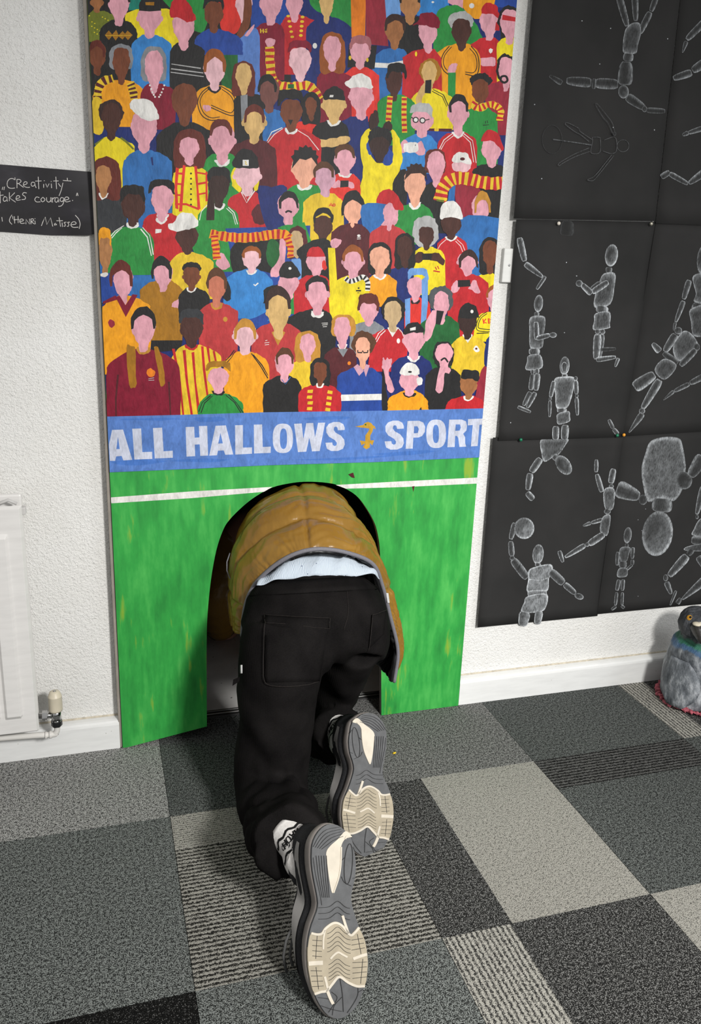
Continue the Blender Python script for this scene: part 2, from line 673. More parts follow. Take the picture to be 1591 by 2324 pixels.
def body_pts(cx, fw, xl, xr, ys, yb, drop=None):
    d = drop if drop else min(0.30 * (xr - xl), 0.55 * (yb - ys))
    nw = fw * 0.27
    l_ = [(xl, yb), (xl - 0.0 * (xr - xl), ys + 1.25 * d), (xl + 0.05 * (xr - xl), ys + 0.62 * d), ((cx - nw) * 0.55 + xl * 0.45 + 0.02 * (xr - xl), ys + 0.17 * d), (cx - nw, ys - 0.02 * d)]
    r_ = [(cx + nw, ys - 0.02 * d), ((cx + nw) * 0.55 + xr * 0.45 - 0.02 * (xr - xl), ys + 0.17 * d), (xr - 0.05 * (xr - xl), ys + 0.62 * d), (xr, ys + 1.25 * d), (xr, yb)]
    return [tuple(p) for p in cr(l_, 4)] + [tuple(p) for p in cr(r_, 4)]


def hair_pts(st, x0, x1, y0, y1):
    cx, w, h = (x0 + x1) / 2, x1 - x0, y1 - y0
    if st == 'short':
        o_ = [(cx + math.cos(a) * w / 2, y1 - 0.28 * h - math.sin(a) * h * 0.72) for a in np.linspace(math.pi, 0, 13)]
        return [(x0 + 0.02 * w, y1)] + o_ + [(x1 - 0.02 * w, y1), (x1 - 0.11 * w, y1 - 0.02 * h), (x1 - 0.16 * w, y0 + 0.60 * h), (x1 - 0.3 * w, y0 + 0.45 * h), (cx, y0 + 0.38 * h), (x0 + 0.3 * w, y0 + 0.47 * h),
                                                (x0 + 0.15 * w, y0 + 0.62 * h), (x0 + 0.11 * w, y1 - 0.02 * h)]
    if st == 'flat':
        return [tuple(p) for p in cr([(x0, y1), (x0 + 0.02 * w, y0 + 0.4 * h), (x0 + 0.14 * w, y0 + 0.08 * h), (cx, y0), (x1 - 0.14 * w, y0 + 0.08 * h), (x1 - 0.02 * w, y0 + 0.4 * h), (x1, y1), (x1 - 0.09 * w, y1 - 0.04 * h), (x1 - 0.15 * w, y0 + 0.70 * h), (x1 - 0.3 * w, y0 + 0.58 * h), (cx, y0 + 0.60 * h), (x0 + 0.3 * w, y0 + 0.56 * h), (x0 + 0.16 * w, y0 + 0.72 * h), (x0 + 0.09 * w, y1 - 0.04 * h)], 3)]
    if st == 'tuft':
        out = []
        for i, a in enumerate(np.linspace(math.pi, 0, 15)):
            k = 1.0 if i % 2 else 0.84
            out.append((cx + math.cos(a) * w / 2 * k, y1 - 0.35 * h - math.sin(a) * h * 0.65 * k))
        return [(x0 + 0.03 * w, y1)] + out + [(x1 - 0.02 * w, y1), (x1 - 0.14 * w, y1 - 0.22 * h), (x1 - 0.3 * w, y0 + 0.55 * h), (cx, y0 + 0.62 * h), (x0 + 0.3 * w, y0 + 0.6 * h), (x0 + 0.12 * w, y1 - 0.15 * h)]
    if st == 'long':
        return [tuple(p) for p in cr([(cx, y0), (x1 - 0.16 * w, y0 + 0.09 * h), (x1 - 0.02 * w, y0 + 0.33 * h), (x1, y0 + 0.72 * h), (x1 - 0.05 * w, y1 - 0.04 * h), (x1 - 0.22 * w, y1), (cx, y1 - 0.05 * h), (x0 + 0.22 * w, y1),
                                      (x0 + 0.05 * w, y1 - 0.04 * h), (x0, y0 + 0.72 * h), (x0 + 0.02 * w, y0 + 0.33 * h), (x0 + 0.16 * w, y0 + 0.09 * h)], 3, True)]
    if st == 'curl':
        out = []
        n_ = 30
        for i in range(n_):
            a = 2 * math.pi * i / n_
            k = 1.0 + 0.022 * math.cos(a * 15) + 0.03 * math.sin(a * 4 + cx)
            out.append((cx + math.cos(a) * w / 2 * k, (y0 + y1) / 2 + math.sin(a) * h / 2 * k))
        return out
    if st in ('hat', 'hatl', 'hatr'):
        dome = [(cx + math.cos(a) * w / 2, y1 - 0.10 * h - math.sin(a) * h * 0.9) for a in np.linspace(math.pi, 0, 13)]
        p = [(x0, y1 - 0.02 * h)] + dome + [(x1, y1 - 0.02 * h)]
        if st == 'hatr':
            return p[:-1] + [(x1 + 0.16 * w, y1 - 0.02 * h), (x1 + 0.24 * w, y1 + 0.14 * h), (x1 + 0.05 * w, y1 + 0.16 * h), (cx, y1 - 0.02 * h)]
        if st == 'hatl':
            return [(cx, y1 - 0.02 * h), (x0 - 0.05 * w, y1 + 0.16 * h), (x0 - 0.24 * w, y1 + 0.14 * h), (x0 - 0.16 * w, y1 - 0.02 * h)] + p[1:]
        return p + [(cx, y1 + 0.05 * h)]
    raise ValueError(st)


FIGS = []


def F(crop, face=None, skin='P', hair=None, body=None, post=(), pre=(), collar=None, ears=False, order=None, name='painted_spectator', what=None):
    """one painted figure. face=(x0,x1,y0,y1); hair=(style,colour,x0,x1,y0,y1); body=(colour,xl,xr,ys,yb)"""
    c = []

    def ex(items):
        for it in items:
            if it[0] == 'p':
                c.append((it[1], it[2]))
            elif it[0] == 'ps':
                c.append((it[1], [tuple(q) for q in cr(it[2], 4, True)]))
            elif it[0] == 'l':
                pts = it[3] if len(it) < 5 else [tuple(q) for q in cr(it[3], 5)]
                for q in ribbon(pts, it[2]):
                    c.append((it[1], [tuple(z) for z in q]))
            elif it[0] == 'e':
                c.append((it[1], ell(*it[2])))
            elif it[0] == 's':     # striped scarf: colA, colB, width, path, number of bars, share
                pa = [tuple(q) for q in cr(it[4], 8)]
                for q in ribbon(pa, it[3]):
                    c.append((it[1], [tuple(z) for z in q]))
                m_ = it[5]
                P_ = np.array(pa)
                L_ = np.concatenate([[0], np.cumsum(np.hypot(*np.diff(P_, axis=0).T))])
                for i in range(m_):
                    seg_ = [tuple(np.array([np.interp(s_, L_, P_[:, 0]), np.interp(s_, L_, P_[:, 1])])) for s_ in np.linspace((i + 0.25) / m_ * L_[-1], (i + 0.72) / m_ * L_[-1], 3)]
                    for q in ribbon(seg_, it[3] * 0.97):
                        c.append((it[2], [tuple(z) for z in q]))
    ex(pre)
    if body:
        cx = (face[0] + face[1]) / 2 if face else (body[1] + body[2]) / 2
        fw = (face[1] - face[0]) if face else (body[2] - body[1]) * 0.4
        c.append((body[0], body_pts(cx, fw, *body[1:])))
    if hair and hair[0] in ('long', 'curl'):
        c.append((hair[1], hair_pts(*((hair[0],) + tuple(hair[2:])))))
    if collar and face:
        cx, w_, yb_ = (face[0] + face[1]) / 2, (face[1] - face[0]) / 2, face[3]
        hh = face[3] - face[2]
        if collar[1] == 'r':
            c.append((collar[0], ell(cx, yb_ - 0.10 * hh, w_ * 0.60, 0.155 * hh, 20, 0, -10, 190)))
        else:
            c.append((collar[0], [(cx - w_ * 0.62, yb_ - 0.16 * hh), (cx - w_ * 0.36, yb_ - 0.2 * hh), (cx, yb_), (cx + w_ * 0.36, yb_ - 0.2 * hh), (cx + w_ * 0.62, yb_ - 0.16 * hh), (cx, yb_ + 0.12 * hh)]))
    if face:
        if ears:
            w_ = face[1] - face[0]
            for sx in (face[0] + 0.01 * w_, face[1] - 0.01 * w_):
                c.append((skin, ell(sx, face[2] + 0.42 * (face[3] - face[2]), 0.075 * w_, 0.085 * (face[3] - face[2]), 10)))
        c.append((skin, face_pts(*face)))
    if hair and hair[0] not in ('long', 'curl'):
        c.append((hair[1], hair_pts(*((hair[0],) + tuple(hair[2:])))))
    ex(post)
    c = [(k, [S_(crop, p) for p in pts]) for k, pts in c]
    if order is None:
        y_ = body[3] if body else (face[3] if face else 0)
        order = S_(crop, (0, y_))[1]
    else:
        order = S_(crop, (0, order))[1]
    if what is None and body and face:
        hd = {'hat': 'cap', 'hatl': 'cap', 'hatr': 'cap'}.get(hair[0], 'hair') if hair else ''
        hn = {'K': 'black', 'k': 'dark', 'i': 'brown', 'z': 'dark brown', 'j': 'ginger', 'l': 'blond', 'H': 'grey', 'h': 'grey', 'W': 'white', 'R': 'red', 'M': 'maroon', 'G': 'orange', 'C': 'light blue',
              'q': 'brown', 'g': 'brown', 'E': 'black', 'r': 'red', 'm': 'dark red'}.get(hair[1], '') if hair else ''
        what = 'painted fan in a %s top' % CNAME.get(body[0], 'coloured') + (' with %s %s' % (hn, hd) if hn else '')
    FIGS.append((order, c, name, what))


# ---- crowd, upper left
F('A', None, body=None, pre=[('p', 'K', [(50, -60), (1700, -60), (1700, 620), (60, 700)]), ('p', 't', [(345, -60), (430, -60), (425, 70), (345, 70)]), ('ps', 'Y', [(330, 90), (480, 60), (640, 70), (700, 160), (700, 320), (500, 330), (340, 180)]),
                            ('ps', 'F', [(545, -60), (870, -60), (870, 210), (760, 190), (640, 60)]), ('p', 'd', [(1190, -60), (1700, -60), (1700, 260), (1190, 200)])], order=-400, name='painted_background', what='painted patches of colour behind the crowd')
F('A', (70, 175, -60, 90), 'V', ('short', 'K', 55, 190, -80, 70), ('v', 50, 260, 75, 290), post=[('e', 'Y', (70 + i * 37 % 130, 110 + (i * 53) % 170, 5, 4, 6)) for i in range(16)])
F('A', (200, 350, -90, 185), 'P', ('short', 'K', 195, 355, -120, 20), ('K', 140, 400, 140, 350), post=[('p', 'g', [(x - 28, 246), (x, 212), (x + 28, 246), (x, 278)]) for x in (205, 252, 298, 338)] + [('l', 'y', 3, [(180, 250), (355, 243)])])
F('A', (405, 572, 30, 268), 'P', ('hat', 'K', 413, 566, -25, 74), ('b', 360, 642, 245, 640), post=[('p', 'g', [(460, 12), (520, 12), (520, 36), (460, 36)])], ears=True)
F('A', (648, 800, 60, 352), 'P', None, ('K', 628, 872, 295, 640), post=[('ps', 'R', [(632, 120), (640, 20), (690, -10), (750, 10), (785, 70), (808, 138), (745, 152), (690, 120)]), ('l', 'h', 7, [(636, 447), (845, 478)]), ('l', 'h', 7, [(636, 478), (860, 505)]), ('l', 'h', 7, [(636, 502), (865, 534)])])
F('A', (868, 1000, 10, 230), 'B', ('flat', 'K', 862, 1002, -60, 60), ('d', 792, 1135, 205, 380), pre=[('ps', 'f', [(1010, 300), (1090, 270), (1095, 600), (990, 610)])])
F('A', (1085, 1200, -60, 170), 'Q', None, None, pre=[('ps', 'r', [(970, -60), (1100, -40), (1130, 130), (1090, 230), (1000, 220), (975, 150)]), ('ps', 'a', [(1090, 330), (1130, 250), (1200, 195), (1248, 250), (1250, 660), (1180, 660), (1095, 420)])], post=[('ps', 'P', [(1150, 245), (1200, 180), (1215, 180), (1175, 250)]), ('ps', 'B', [(1090, 240), (1135, 140), (1150, -60), (1192, -60), (1190, 140), (1150, 230), (1120, 260)])], order=200, what='painted fan with a raised brown arm')
F('A', (1250, 1410, -80, 180), 'P', None, ('M', 1212, 1425, 160, 560), post=[('l', 'y', 8, [(1258, 200), (1260, 230)]), ('l', 'y', 8, [(1276, 200), (1278, 230)]), ('l', 'y', 6, [(1258, 216), (1278, 214)]), ('l', 'y', 7, [(1305, 202), (1290, 205), (1303, 216), (1290, 226)]), ('l', 'y', 5, [(1284, 215), (1304, 226)])])
F('A', (1435, 1552, -60, 160), 'P', None, ('R', 1395, 1660, 105, 520), post=[('e', 'y', (1450 + 7 * k, 112 + 36 * k, 13, 9, 8)) for k in range(5)] + [('e', 'y', (1550 - 3 * k, 118 + 32 * k, 14, 10, 8)) for k in range(5)])
# second row
F('A', (65, 185, 285, 525), 'B', ('short', 'z', 60, 180, 275, 400), ('K', -20, 240, 480, 720), order=470)
F('A', (232, 352, 330, 592), 'B', ('long', 'H', 208, 372, 305, 480), ('G', 95, 465, 555, 880), post=[('s', 'y', 'm', 56, [(235, 545), (165, 565), (132, 620), (128, 700)], 5), ('s', 'y', 'm', 54, [(352, 575), (372, 630), (380, 690)], 4)])
F('A', (455, 582, 350, 655), 'P', ('long', 'H', 428, 606, 320, 565), ('M', 425, 665, 580, 900), post=[('e', 'W', (490 + 9 * k, 585 + (0, 25, 48, 66, 80)[k] + 8, 7, 7, 8)) for k in range(5)] + [('e', 'W', (590 - 9 * k, 585 + (0, 25, 48, 66, 80)[k] + 8, 7, 7, 8)) for k in range(5)])
F('A', (1085, 1195, 440, 665), 'T', ('long', 'z', 1058, 1222, 425, 670), ('K', 1075, 1295, 640, 1010), post=[('p', 'H', [(1120, 665), (1172, 660), (1170, 830), (1125, 835)])])
F('A', (862, 1016, 370, 632), 'Q', ('short', 'j', 860, 1018, 335, 500), ('G', 785, 1110, 595, 960), post=[('l', 'K', 6, [(985, 600), (1060, 650), (1095, 730), (1085, 790), (1040, 800), (910, 745)], 1), ('l', 'K', 5, [(990, 620), (1050, 665), (1078, 730), (1065, 775), (1030, 780), (915, 730)], 1), ('l', 'K', 6, [(900, 600), (845, 650), (822, 720), (850, 800), (910, 835), (980, 830)], 1), ('l', 'K', 5, [(898, 620), (855, 660), (838, 715), (865, 785), (915, 818), (975, 812)], 1), ('ps', 'P', [(858, 738), (890, 728), (912, 745), (908, 772), (870, 768)])], collar=('K', 'r'))
F('A', (1250, 1390, 540, 790), 'u', ('short', 'K', 1240, 1370, 515, 640), ('s', 1275, 1430, 760, 990))
F('A', (1455, 1610, 330, 570), 'Q', ('flat', 'M', 1450, 1612, 280, 365), None, pre=[('s', 'y', 'R', 62, [(1322, 325), (1325, 440), (1345, 560), (1420, 600), (1500, 600), (1600, 600), (1670, 690)], 14)], post=[('e', 'P', (1325, 295, 35, 32)), ('p', 'f', [(1448, 585), (1490, 585), (1490, 615), (1448, 615)])], order=590, what='painted fan in a maroon cap holding up a striped scarf')
F('A', (640, 820, 580, 880), 'B', None, ('K', 535, 945, 850, 1330))
F('A', (155, 292, 715, 978), 'D', ('curl', 'E', 133, 307, 692, 870), ('Y', 100, 388, 955, 1320), pre=[('ps', 'y', [(88, 705), (150, 690), (170, 900), (100, 920)])], post=[('l', 'v', 14, [(285, 955), (330, 985), (380, 1035)]), ('l', 'v', 10, [(170, 960), (110, 1005)])])
F('A', (358, 540, 770, 1065), 'P', None, ('s', 303, 645, 1045, 1591), post=[('ps', 'W', [(350, 750), (365, 700), (430, 685), (500, 705), (540, 770), (550, 825), (480, 838), (420, 815), (375, 770)]), ('l', 'n', 12, [(500, 1090), (512, 1150)])])
F('A', (1135, 1295, 750, 1002), 'T', ('short', 'z', 1142, 1288, 724, 855), ('m', 1035, 1370, 970, 1330), ears=True)
F('A', (1395, 1548, 690, 922), 'B', ('flat', 'K', 1378, 1556, 620, 735), ('R', 1295, 1680, 890, 1330), post=[('p', 'K', [(1448, 832), (1484, 832), (1466, 870)]), ('l', 'W', 5, [(1415, 895), (1350, 935), (1310, 995)]), ('l', 'W', 5, [(1410, 885), (1340, 920), (1300, 980)]), ('l', 'W', 5, [(1520, 905), (1591, 950), (1660, 1040)])], collar=('W', 'r'))
F('A', (905, 1080, 865, 1145), 'P', ('short', 'z', 905, 1062, 826, 945), ('F', 862, 1110, 1065, 1450), collar=('W', 'r'), ears=True)
F('A', (693, 832, 955, 1150), 'P', ('long', 'z', 652, 878, 895, 1170), ('Y', 648, 895, 1150, 1591), post=[('l', 'r', 20, [(680, 1165), (672, 1300), (675, 1450)]), ('l', 'r', 20, [(728, 1150), (718, 1300), (705, 1470)]), ('l', 'r', 18, [(808, 1155), (818, 1300), (828, 1450)]), ('l', 'r', 14, [(880, 1190), (885, 1400)]), ('l', 'r', 13, [(668, 1200), (725, 1205)]), ('l', 'r', 13, [(668, 1278), (722, 1282)]), ('l', 'r', 13, [(668, 1352), (718, 1356)]), ('l', 'r', 13, [(665, 1420), (740, 1420), (830, 1450)]), ('l', 'r', 13, [(815, 1195), (880, 1205)]), ('l', 'r', 13, [(815, 1280), (885, 1270)]), ('l', 'r', 13, [(820, 1350), (888, 1335)])] + [('e', 'K', (775, 1205 + 36 * k, 7, 7, 8)) for k in range(7)])
F('A', (112, 222, 1150, 1372), 'U', ('long', 'z', 80, 290, 1088, 1395), ('k', 120, 330, 1340, 1620), collar=('W', 'r'))
F('A', (1075, 1258, 1130, 1362), 'Q', None, ('R', 1028, 1312, 1335, 1630), pre=[('ps', 'Y', [(1062, 1180), (1120, 1170), (1125, 1320), (1085, 1320), (1058, 1270)]), ('ps', 'Y', [(1200, 1170), (1248, 1190), (1245, 1300), (1215, 1320)])], post=[('ps', 'K', [(1068, 1160), (1075, 1090), (1110, 1045), (1155, 1035), (1200, 1048), (1235, 1095), (1240, 1165), (1160, 1168)]), ('p', 'W', [(1134, 1110), (1176, 1110), (1176, 1152), (1134, 1152)]), ('l', 'y', 6, [(1150, 1120), (1160, 1130), (1150, 1138), (1166, 1142)]), ('l', 'W', 7, [(1122, 1335), (1165, 1412), (1218, 1325)]), ('l', 'W', 4, [(1135, 1330), (1166, 1390), (1205, 1322)]), ('e', 'm', (1255, 1490, 58, 72))], ears=True)
F('A', (505, 655, 1300, 1515), 'P', ('flat', 'K', 480, 662, 1245, 1345), ('R', 440, 720, 1480, 1591), collar=('W', 'r'), order=1470)
F('A', (1470, 1655, 1080, 1310), 'N', ('tuft', 'K', 1468, 1668, 1005, 1170), ('F', 1400, 1760, 1280, 1640), collar=('W', 'r'))
F('A', (292, 458, 1330, 1591), 'D', ('flat', 'K', 283, 456, 1283, 1400), None, order=1400, what='painted fan with short black hair')
F('A', (1375, 1525, 1345, 1570), 'P', ('short', 'K', 1385, 1522, 1325, 1450), None, pre=[('ps', 'n', [(1240, 1310), (1330, 1300), (1440, 1305), (1440, 1600), (1310, 1600)]), ('p', 'F', [(1380, 1700), (1380, 1580), (1560, 1540), (1620, 1700)])], post=[('l', 'K', 13, [(1430, 1476), (1450, 1465), (1475, 1474)], 1)], order=1560, what='painted fan with a black moustache')
F('A', (893, 1042, 1180, 1445), 'E', ('flat', 'K', 888, 1048, 1158, 1265), ('F', 820, 1108, 1425, 1591), post=[('ps', 'E', [(893, 1352), (932, 1352), (930, 1620), (905, 1680), (880, 1640)]), ('l', 'W', 6, [(885, 1425), (850, 1470), (830, 1550)]), ('l', 'W', 6, [(1030, 1440), (1075, 1480), (1098, 1560)]), ('l', 'W', 5, [(1020, 1448), (1062, 1488), (1084, 1560)])], collar=('W', 'r'))
# ---- crowd, upper right
F('B', None, body=None, pre=[('p', 'n', [(-60, -60), (1700, -60), (1700, 700), (-60, 700)]), ('p', 'C', [(590, -60), (710, -60), (700, 130), (590, 120)]), ('p', 'b', [(700, -60), (1040, -60), (1030, 100), (820, 110)]), ('p', 'd', [(1340, -60), (1600, -60), (1580, 60), (1345, 50)]),
                            ('ps', 'F', [(85, -60), (350, -60), (358, 190), (230, 120), (95, 60)]), ('p', 'o', [(350, -60), (462, -60), (458, 265), (358, 260)]), ('p', 'w', [(458, -60), (590, -60), (612, 320), (460, 310)]), ('e', 'W', (925, 15, 10, 7, 8))], order=-390, name='painted_background', what='painted patches of colour behind the crowd')
F('B', (138, 235, -70, 165), 'T', ('short', 'K', 128, 250, -100, 0), ('n', 45, 358, 115, 520), post=[('e', 'W', (106, 318, 16, 20, 10))])
F('B', None, body=None, pre=[('ps', 'G', [(1140, -60), (1345, -60), (1340, 60), (1245, 135), (1140, 70)]), ('e', 'W', (1195, 40, 18, 18)), ('p', 'P', [(1030, -60), (1140, -60), (1130, 60), (1080, 45), (1030, 20)]), ('ps', 'F', [(945, 110), (1000, 50), (1100, 40), (1200, 130), (1255, 230), (1255, 330), (950, 380)])], order=45, name='painted_background', what='painted green and orange tops in the back row')
F('B', (695, 838, -60, 172), 'U', ('short', 'K', 690, 840, -90, 20), ('K', 640, 870, 110, 430))
F('B', (590, 728, 110, 348), 'V', ('short', 'E', 588, 738, 95, 215), ('s', 510, 765, 335, 760), post=[('p', 'W', [(514, 432), (620, 440), (758, 412), (758, 462), (640, 470), (514, 472)])])
F('B', (825, 955, 120, 370), 'P', None, ('R', 715, 985, 340, 720), post=[('ps', 'M', [(782, 175), (822, 145), (840, 100), (900, 86), (955, 110), (974, 170), (955, 198), (880, 180), (830, 172)]), ('e', 'Y', (808, 375, 8, 18, 8))])
F('B', (1055, 1192, 130, 355), 'D', ('curl', 'h', 1030, 1207, 78, 215), ('G', 945, 1255, 305, 760), post=[('l', 'K', 6, [(1040, 320), (1000, 370), (982, 430), (1000, 490), (1060, 535)], 1), ('l', 'K', 5, [(1055, 325), (1010, 380), (998, 430), (1012, 475), (1060, 515)], 1), ('l', 'K', 6, [(1190, 320), (1235, 380), (1245, 470), (1220, 525), (1150, 515)], 1), ('l', 'K', 5, [(1180, 335), (1222, 390), (1230, 465), (1205, 505), (1150, 500)], 1), ('ps', 'P', [(1032, 470), (1060, 438), (1095, 445), (1090, 480), (1070, 510), (1035, 510)]), ('p', 'F', [(1032, 505), (1080, 505), (1076, 690), (1028, 690)])])
F('B', (1250, 1388, 70, 285), 'P', None, ('R', 1185, 1398, 262, 600), post=[('ps', 'R', [(1262, 95), (1280, 35), (1320, 20), (1365, 40), (1390, 110), (1380, 128), (1330, 95)]), ('p', 'R', [(1365, 155), (1388, 150), (1386, 210), (1355, 215)]), ('p', 'W', [(1313, 345), (1325, 335), (1342, 343), (1338, 362), (1325, 372), (1315, 360)]), ('ps', 'P', [(1250, 408), (1350, 400), (1362, 430), (1345, 458), (1255, 452)])])
F('B', (1393, 1523, 65, 315), 'P', ('curl', 'K', 1375, 1545, 40, 240), ('Y', 1368, 1560, 262, 620), post=[('p', 'R', [(1405, 105), (1518, 122), (1516, 155), (1405, 138)])], pre=[('p', 'K', [(1392, 180), (1560, 180), (1560, 330), (1400, 300)])])
F('B', (165, 288, 250, 500), 'P', ('long', 'j', 138, 318, 222, 515), ('M', 118, 360, 485, 880))
F('B', (348, 492, 270, 482), 'P', ('flat', 'q', 348, 497, 245, 345), ('r', 300, 552, 468, 860), post=[('e', 'y', (350, 402, 10, 16, 8)), ('e', 'y', (470, 416, 9, 15, 8))], pre=[('p', 'K', [(340, 310), (540, 315), (520, 480), (330, 470)])])
F('B', (1383, 1483, 395, 640), 'P', ('curl', 'K', 1364, 1497, 372, 580), ('w', 1290, 1510, 560, 940), post=[('l', 'K', 15, [(1395, 560), (1400, 535), (1420, 528), (1436, 535), (1442, 560), (1420, 574), (1398, 562)], 1)])
F('B', (848, 950, 425, 640), 'T', ('curl', 'g', 828, 982, 408, 575), ('Y', 775, 1065, 615, 900), post=[('ps', 'T', [(810, 720), (812, 660), (845, 600), (880, 570), (890, 620), (850, 690), (840, 720)]), ('p', 'K', [(876, 557), (918, 557), (912, 650), (872, 648)]), ('l', 'K', 5, [(930, 622), (1000, 660), (1035, 740)]), ('l', 'K', 5, [(920, 632), (990, 672), (1025, 745)]), ('p', 'm', [(895, 893), (1060, 893), (1060, 915), (895, 912)]), ('e', 'y', (950, 902, 16, 14)), ('p', 'd', [(890, 912), (1065, 914), (1065, 1010), (890, 1000)])])
F('B', (597, 712, 465, 705), 'D', ('flat', 'K', 605, 742, 436, 545), ('F', 540, 800, 655, 1010), post=[('s', 'y', 'R', 38, [(628, 668), (622, 740), (615, 845)], 5), ('s', 'y', 'R', 36, [(726, 672), (724, 800), (728, 922)], 7)])
F('B', (1195, 1312, 550, 760), 'B', ('curl', 'K', 1180, 1335, 508, 610), ('F', 1128, 1375, 745, 1150), post=[('s', 'y', 'R', 46, [(1222, 705), (1212, 738), (1250, 752), (1300, 730), (1350, 730), (1392, 765), (1388, 838)], 10), ('l', 'K', 5, [(1290, 840), (1292, 858)]), ('l', 'K', 5, [(1302, 836), (1306, 856)]), ('l', 'K', 5, [(1272, 870), (1314, 866)])])
F('B', (347, 507, 560, 838), 'P', None, ('n', 275, 490, 808, 1280), post=[('ps', 'W', [(312, 578), (345, 558), (370, 525), (420, 510), (475, 530), (505, 585), (500, 615), (420, 606), (350, 610)])], ears=True)
F('B', (155, 318, 640, 865), 'T', None, ('K', 88, 342, 838, 1210), post=[('ps', 'K', [(166, 690), (180, 630), (235, 600), (285, 615), (310, 660), (312, 696), (240, 690)]), ('p', 'W', [(210, 660), (235, 660), (232, 676), (206, 676)]), ('ps', 'T', [(90, 960), (160, 970), (260, 955), (335, 945), (345, 985), (250, 1018), (130, 1020), (95, 995)])], collar=('W', 'r'), ears=True)
F('B', (40, 117, 675, 845), 'B', ('long', 'K', 15, 146, 640, 868), ('r', -80, 130, 835, 1010))
F('B', (770, 928, 770, 960), 'P', None, ('b', 700, 955, 935, 1210), post=[('ps', 'h', [(770, 785), (775, 735), (830, 716), (900, 722), (920, 760), (918, 825), (895, 790), (830, 775)]), ('l', 'K', 7, ell(805, 833, 18, 18, 14) + [(823, 833)]), ('l', 'K', 7, ell(852, 837, 18, 18, 14) + [(870, 837)]), ('e', 'W', (805, 833, 14, 14, 10)), ('e', 'W', (852, 837, 14, 14, 10)), ('l', 'K', 6, [(870, 836), (900, 828)]), ('l', 'K', 6, [(788, 826), (775, 812)]), ('ps', 'P', [(700, 1010), (725, 970), (752, 985), (745, 1050), (705, 1060)]), ('ps', 'P', [(810, 1000), (850, 985), (872, 1060), (850, 1078), (800, 1065)]), ('ps', 'W', [(722, 1000), (770, 990), (818, 992), (820, 1050), (770, 1060), (725, 1052)]), ('e', 'K', (803, 1008, 4, 4, 6))])
F('B', (1030, 1168, 680, 945), 'P', ('short', 'K', 1037, 1170, 652, 780), ('R', 958, 1232, 918, 1320), post=[('l', 'W', 5, [(1065, 925), (1000, 975), (968, 1040)]), ('l', 'W', 4, [(1070, 938), (1012, 985), (980, 1040)]), ('l', 'W', 5, [(1140, 930), (1200, 980), (1222, 1130)]), ('l', 'W', 4, [(1135, 940), (1186, 990), (1206, 1130)])], collar=('W', 'r'), ears=True)
F('B', (485, 622, 950, 1135), 'E', ('curl', 'K', 472, 642, 880, 1050), None, pre=[('ps', 'Y', [(418, 1010), (450, 920), (490, 890), (530, 900), (500, 960), (490, 1040), (520, 1120), (590, 1130), (640, 1060), (640, 930), (625, 900), (640, 895), (690, 960), (712, 1100), (690, 1200), (640, 1320), (620, 1478), (440, 1470), (415, 1330), (440, 1200)]), ('ps', 'E', [(482, 895), (490, 800), (510, 785), (520, 765), (545, 790), (548, 850), (525, 890)]), ('ps', 'E', [(580, 880), (600, 842), (635, 850), (640, 890), (610, 915)]), ('e', 'd', (490, 1020, 26, 55)), ('e', 'd', (610, 1090, 40, 62))], order=1000, what='painted fan in yellow with both arms raised')
F('B', (238, 388, 1040, 1225), 'P', ('short', 'i', 242, 384, 998, 1100), ('r', 205, 422, 1205, 1420), post=[('ps', 'P', [(225, 1290), (260, 1250), (290, 1270), (285, 1300), (240, 1305)]), ('ps', 'P', [(330, 1260), (370, 1275), (380, 1305), (335, 1300)]), ('p', 'K', [(282, 1255), (340, 1255), (338, 1302), (280, 1302)])], collar=('W', 'r'))
F('B', (1262, 1402, 960, 1168), 'P', None, ('K', 1195, 1445, 1140, 1240), post=[('ps', 'R', [(1265, 985), (1275, 930), (1315, 902), (1370, 920), (1400, 980), (1415, 1040), (1395, 1045), (1375, 1010), (1320, 975)])], order=1130)
F('B', (885, 1008, 1050, 1300), 'P', ('long', 'z', 868, 1014, 1033, 1205), ('K', 820, 1060, 1268, 1620))
F('B', (1058, 1190, 1110, 1230), 'Q', None, ('R', 1000, 1230, 1180, 1330), post=[('ps', 'W', [(1055, 1125), (1070, 1080), (1120, 1055), (1170, 1075), (1190, 1140), (1120, 1128)]), ('e', 'm', (1130, 1104, 17, 11))], order=1185)
F('B', None, body=None, pre=[('ps', 'K', [(1240, 1330), (1330, 1300), (1420, 1320), (1420, 1540), (1380, 1585), (1290, 1570)]), ('ps', 'w', [(1080, 1270), (1200, 1280), (1260, 1340), (1250, 1560), (1170, 1570), (1085, 1400)]), ('p', 's', [(1040, 1290), (1080, 1270), (1070, 1420), (1025, 1420)]), ('s', 'R', 'y', 90, [(972, 1400), (995, 1310), (1060, 1245), (1150, 1240), (1260, 1265), (1350, 1275), (1440, 1265)], 13), ('l', 'v', 14, [(950, 1390), (1000, 1400)])], order=1310, name='painted_scarf', what='painted red and yellow striped scarf')
F('B', (1195, 1318, 1350, 1591), 'P', ('short', 'l', 1212, 1325, 1325, 1480), None, order=1400, what='painted fan with ginger hair seen side on')
F('B', (725, 872, 1170, 1440), 'N', ('tuft', 'E', 722, 890, 1130, 1255), ('F', 655, 925, 1415, 1700), pre=[('ps', 'K', [(640, 1310), (690, 1190), (740, 1195), (740, 1420), (680, 1420)])], collar=('W', 'r'))
F('B', (105, 248, 1145, 1372), 'u' if False else 'L', ('short', 'i', 93, 240, 1120, 1235), ('y', 22, 305, 1340, 1700), post=[('l', 'r', 6, [(205, 1432), (218, 1410), (228, 1434)]), ('l', 'r', 5, [(210, 1425), (226, 1425)]), ('e', 'r', (238, 1424, 11, 11, 10)), ('e', 'y', (238, 1424, 5, 5, 8))])
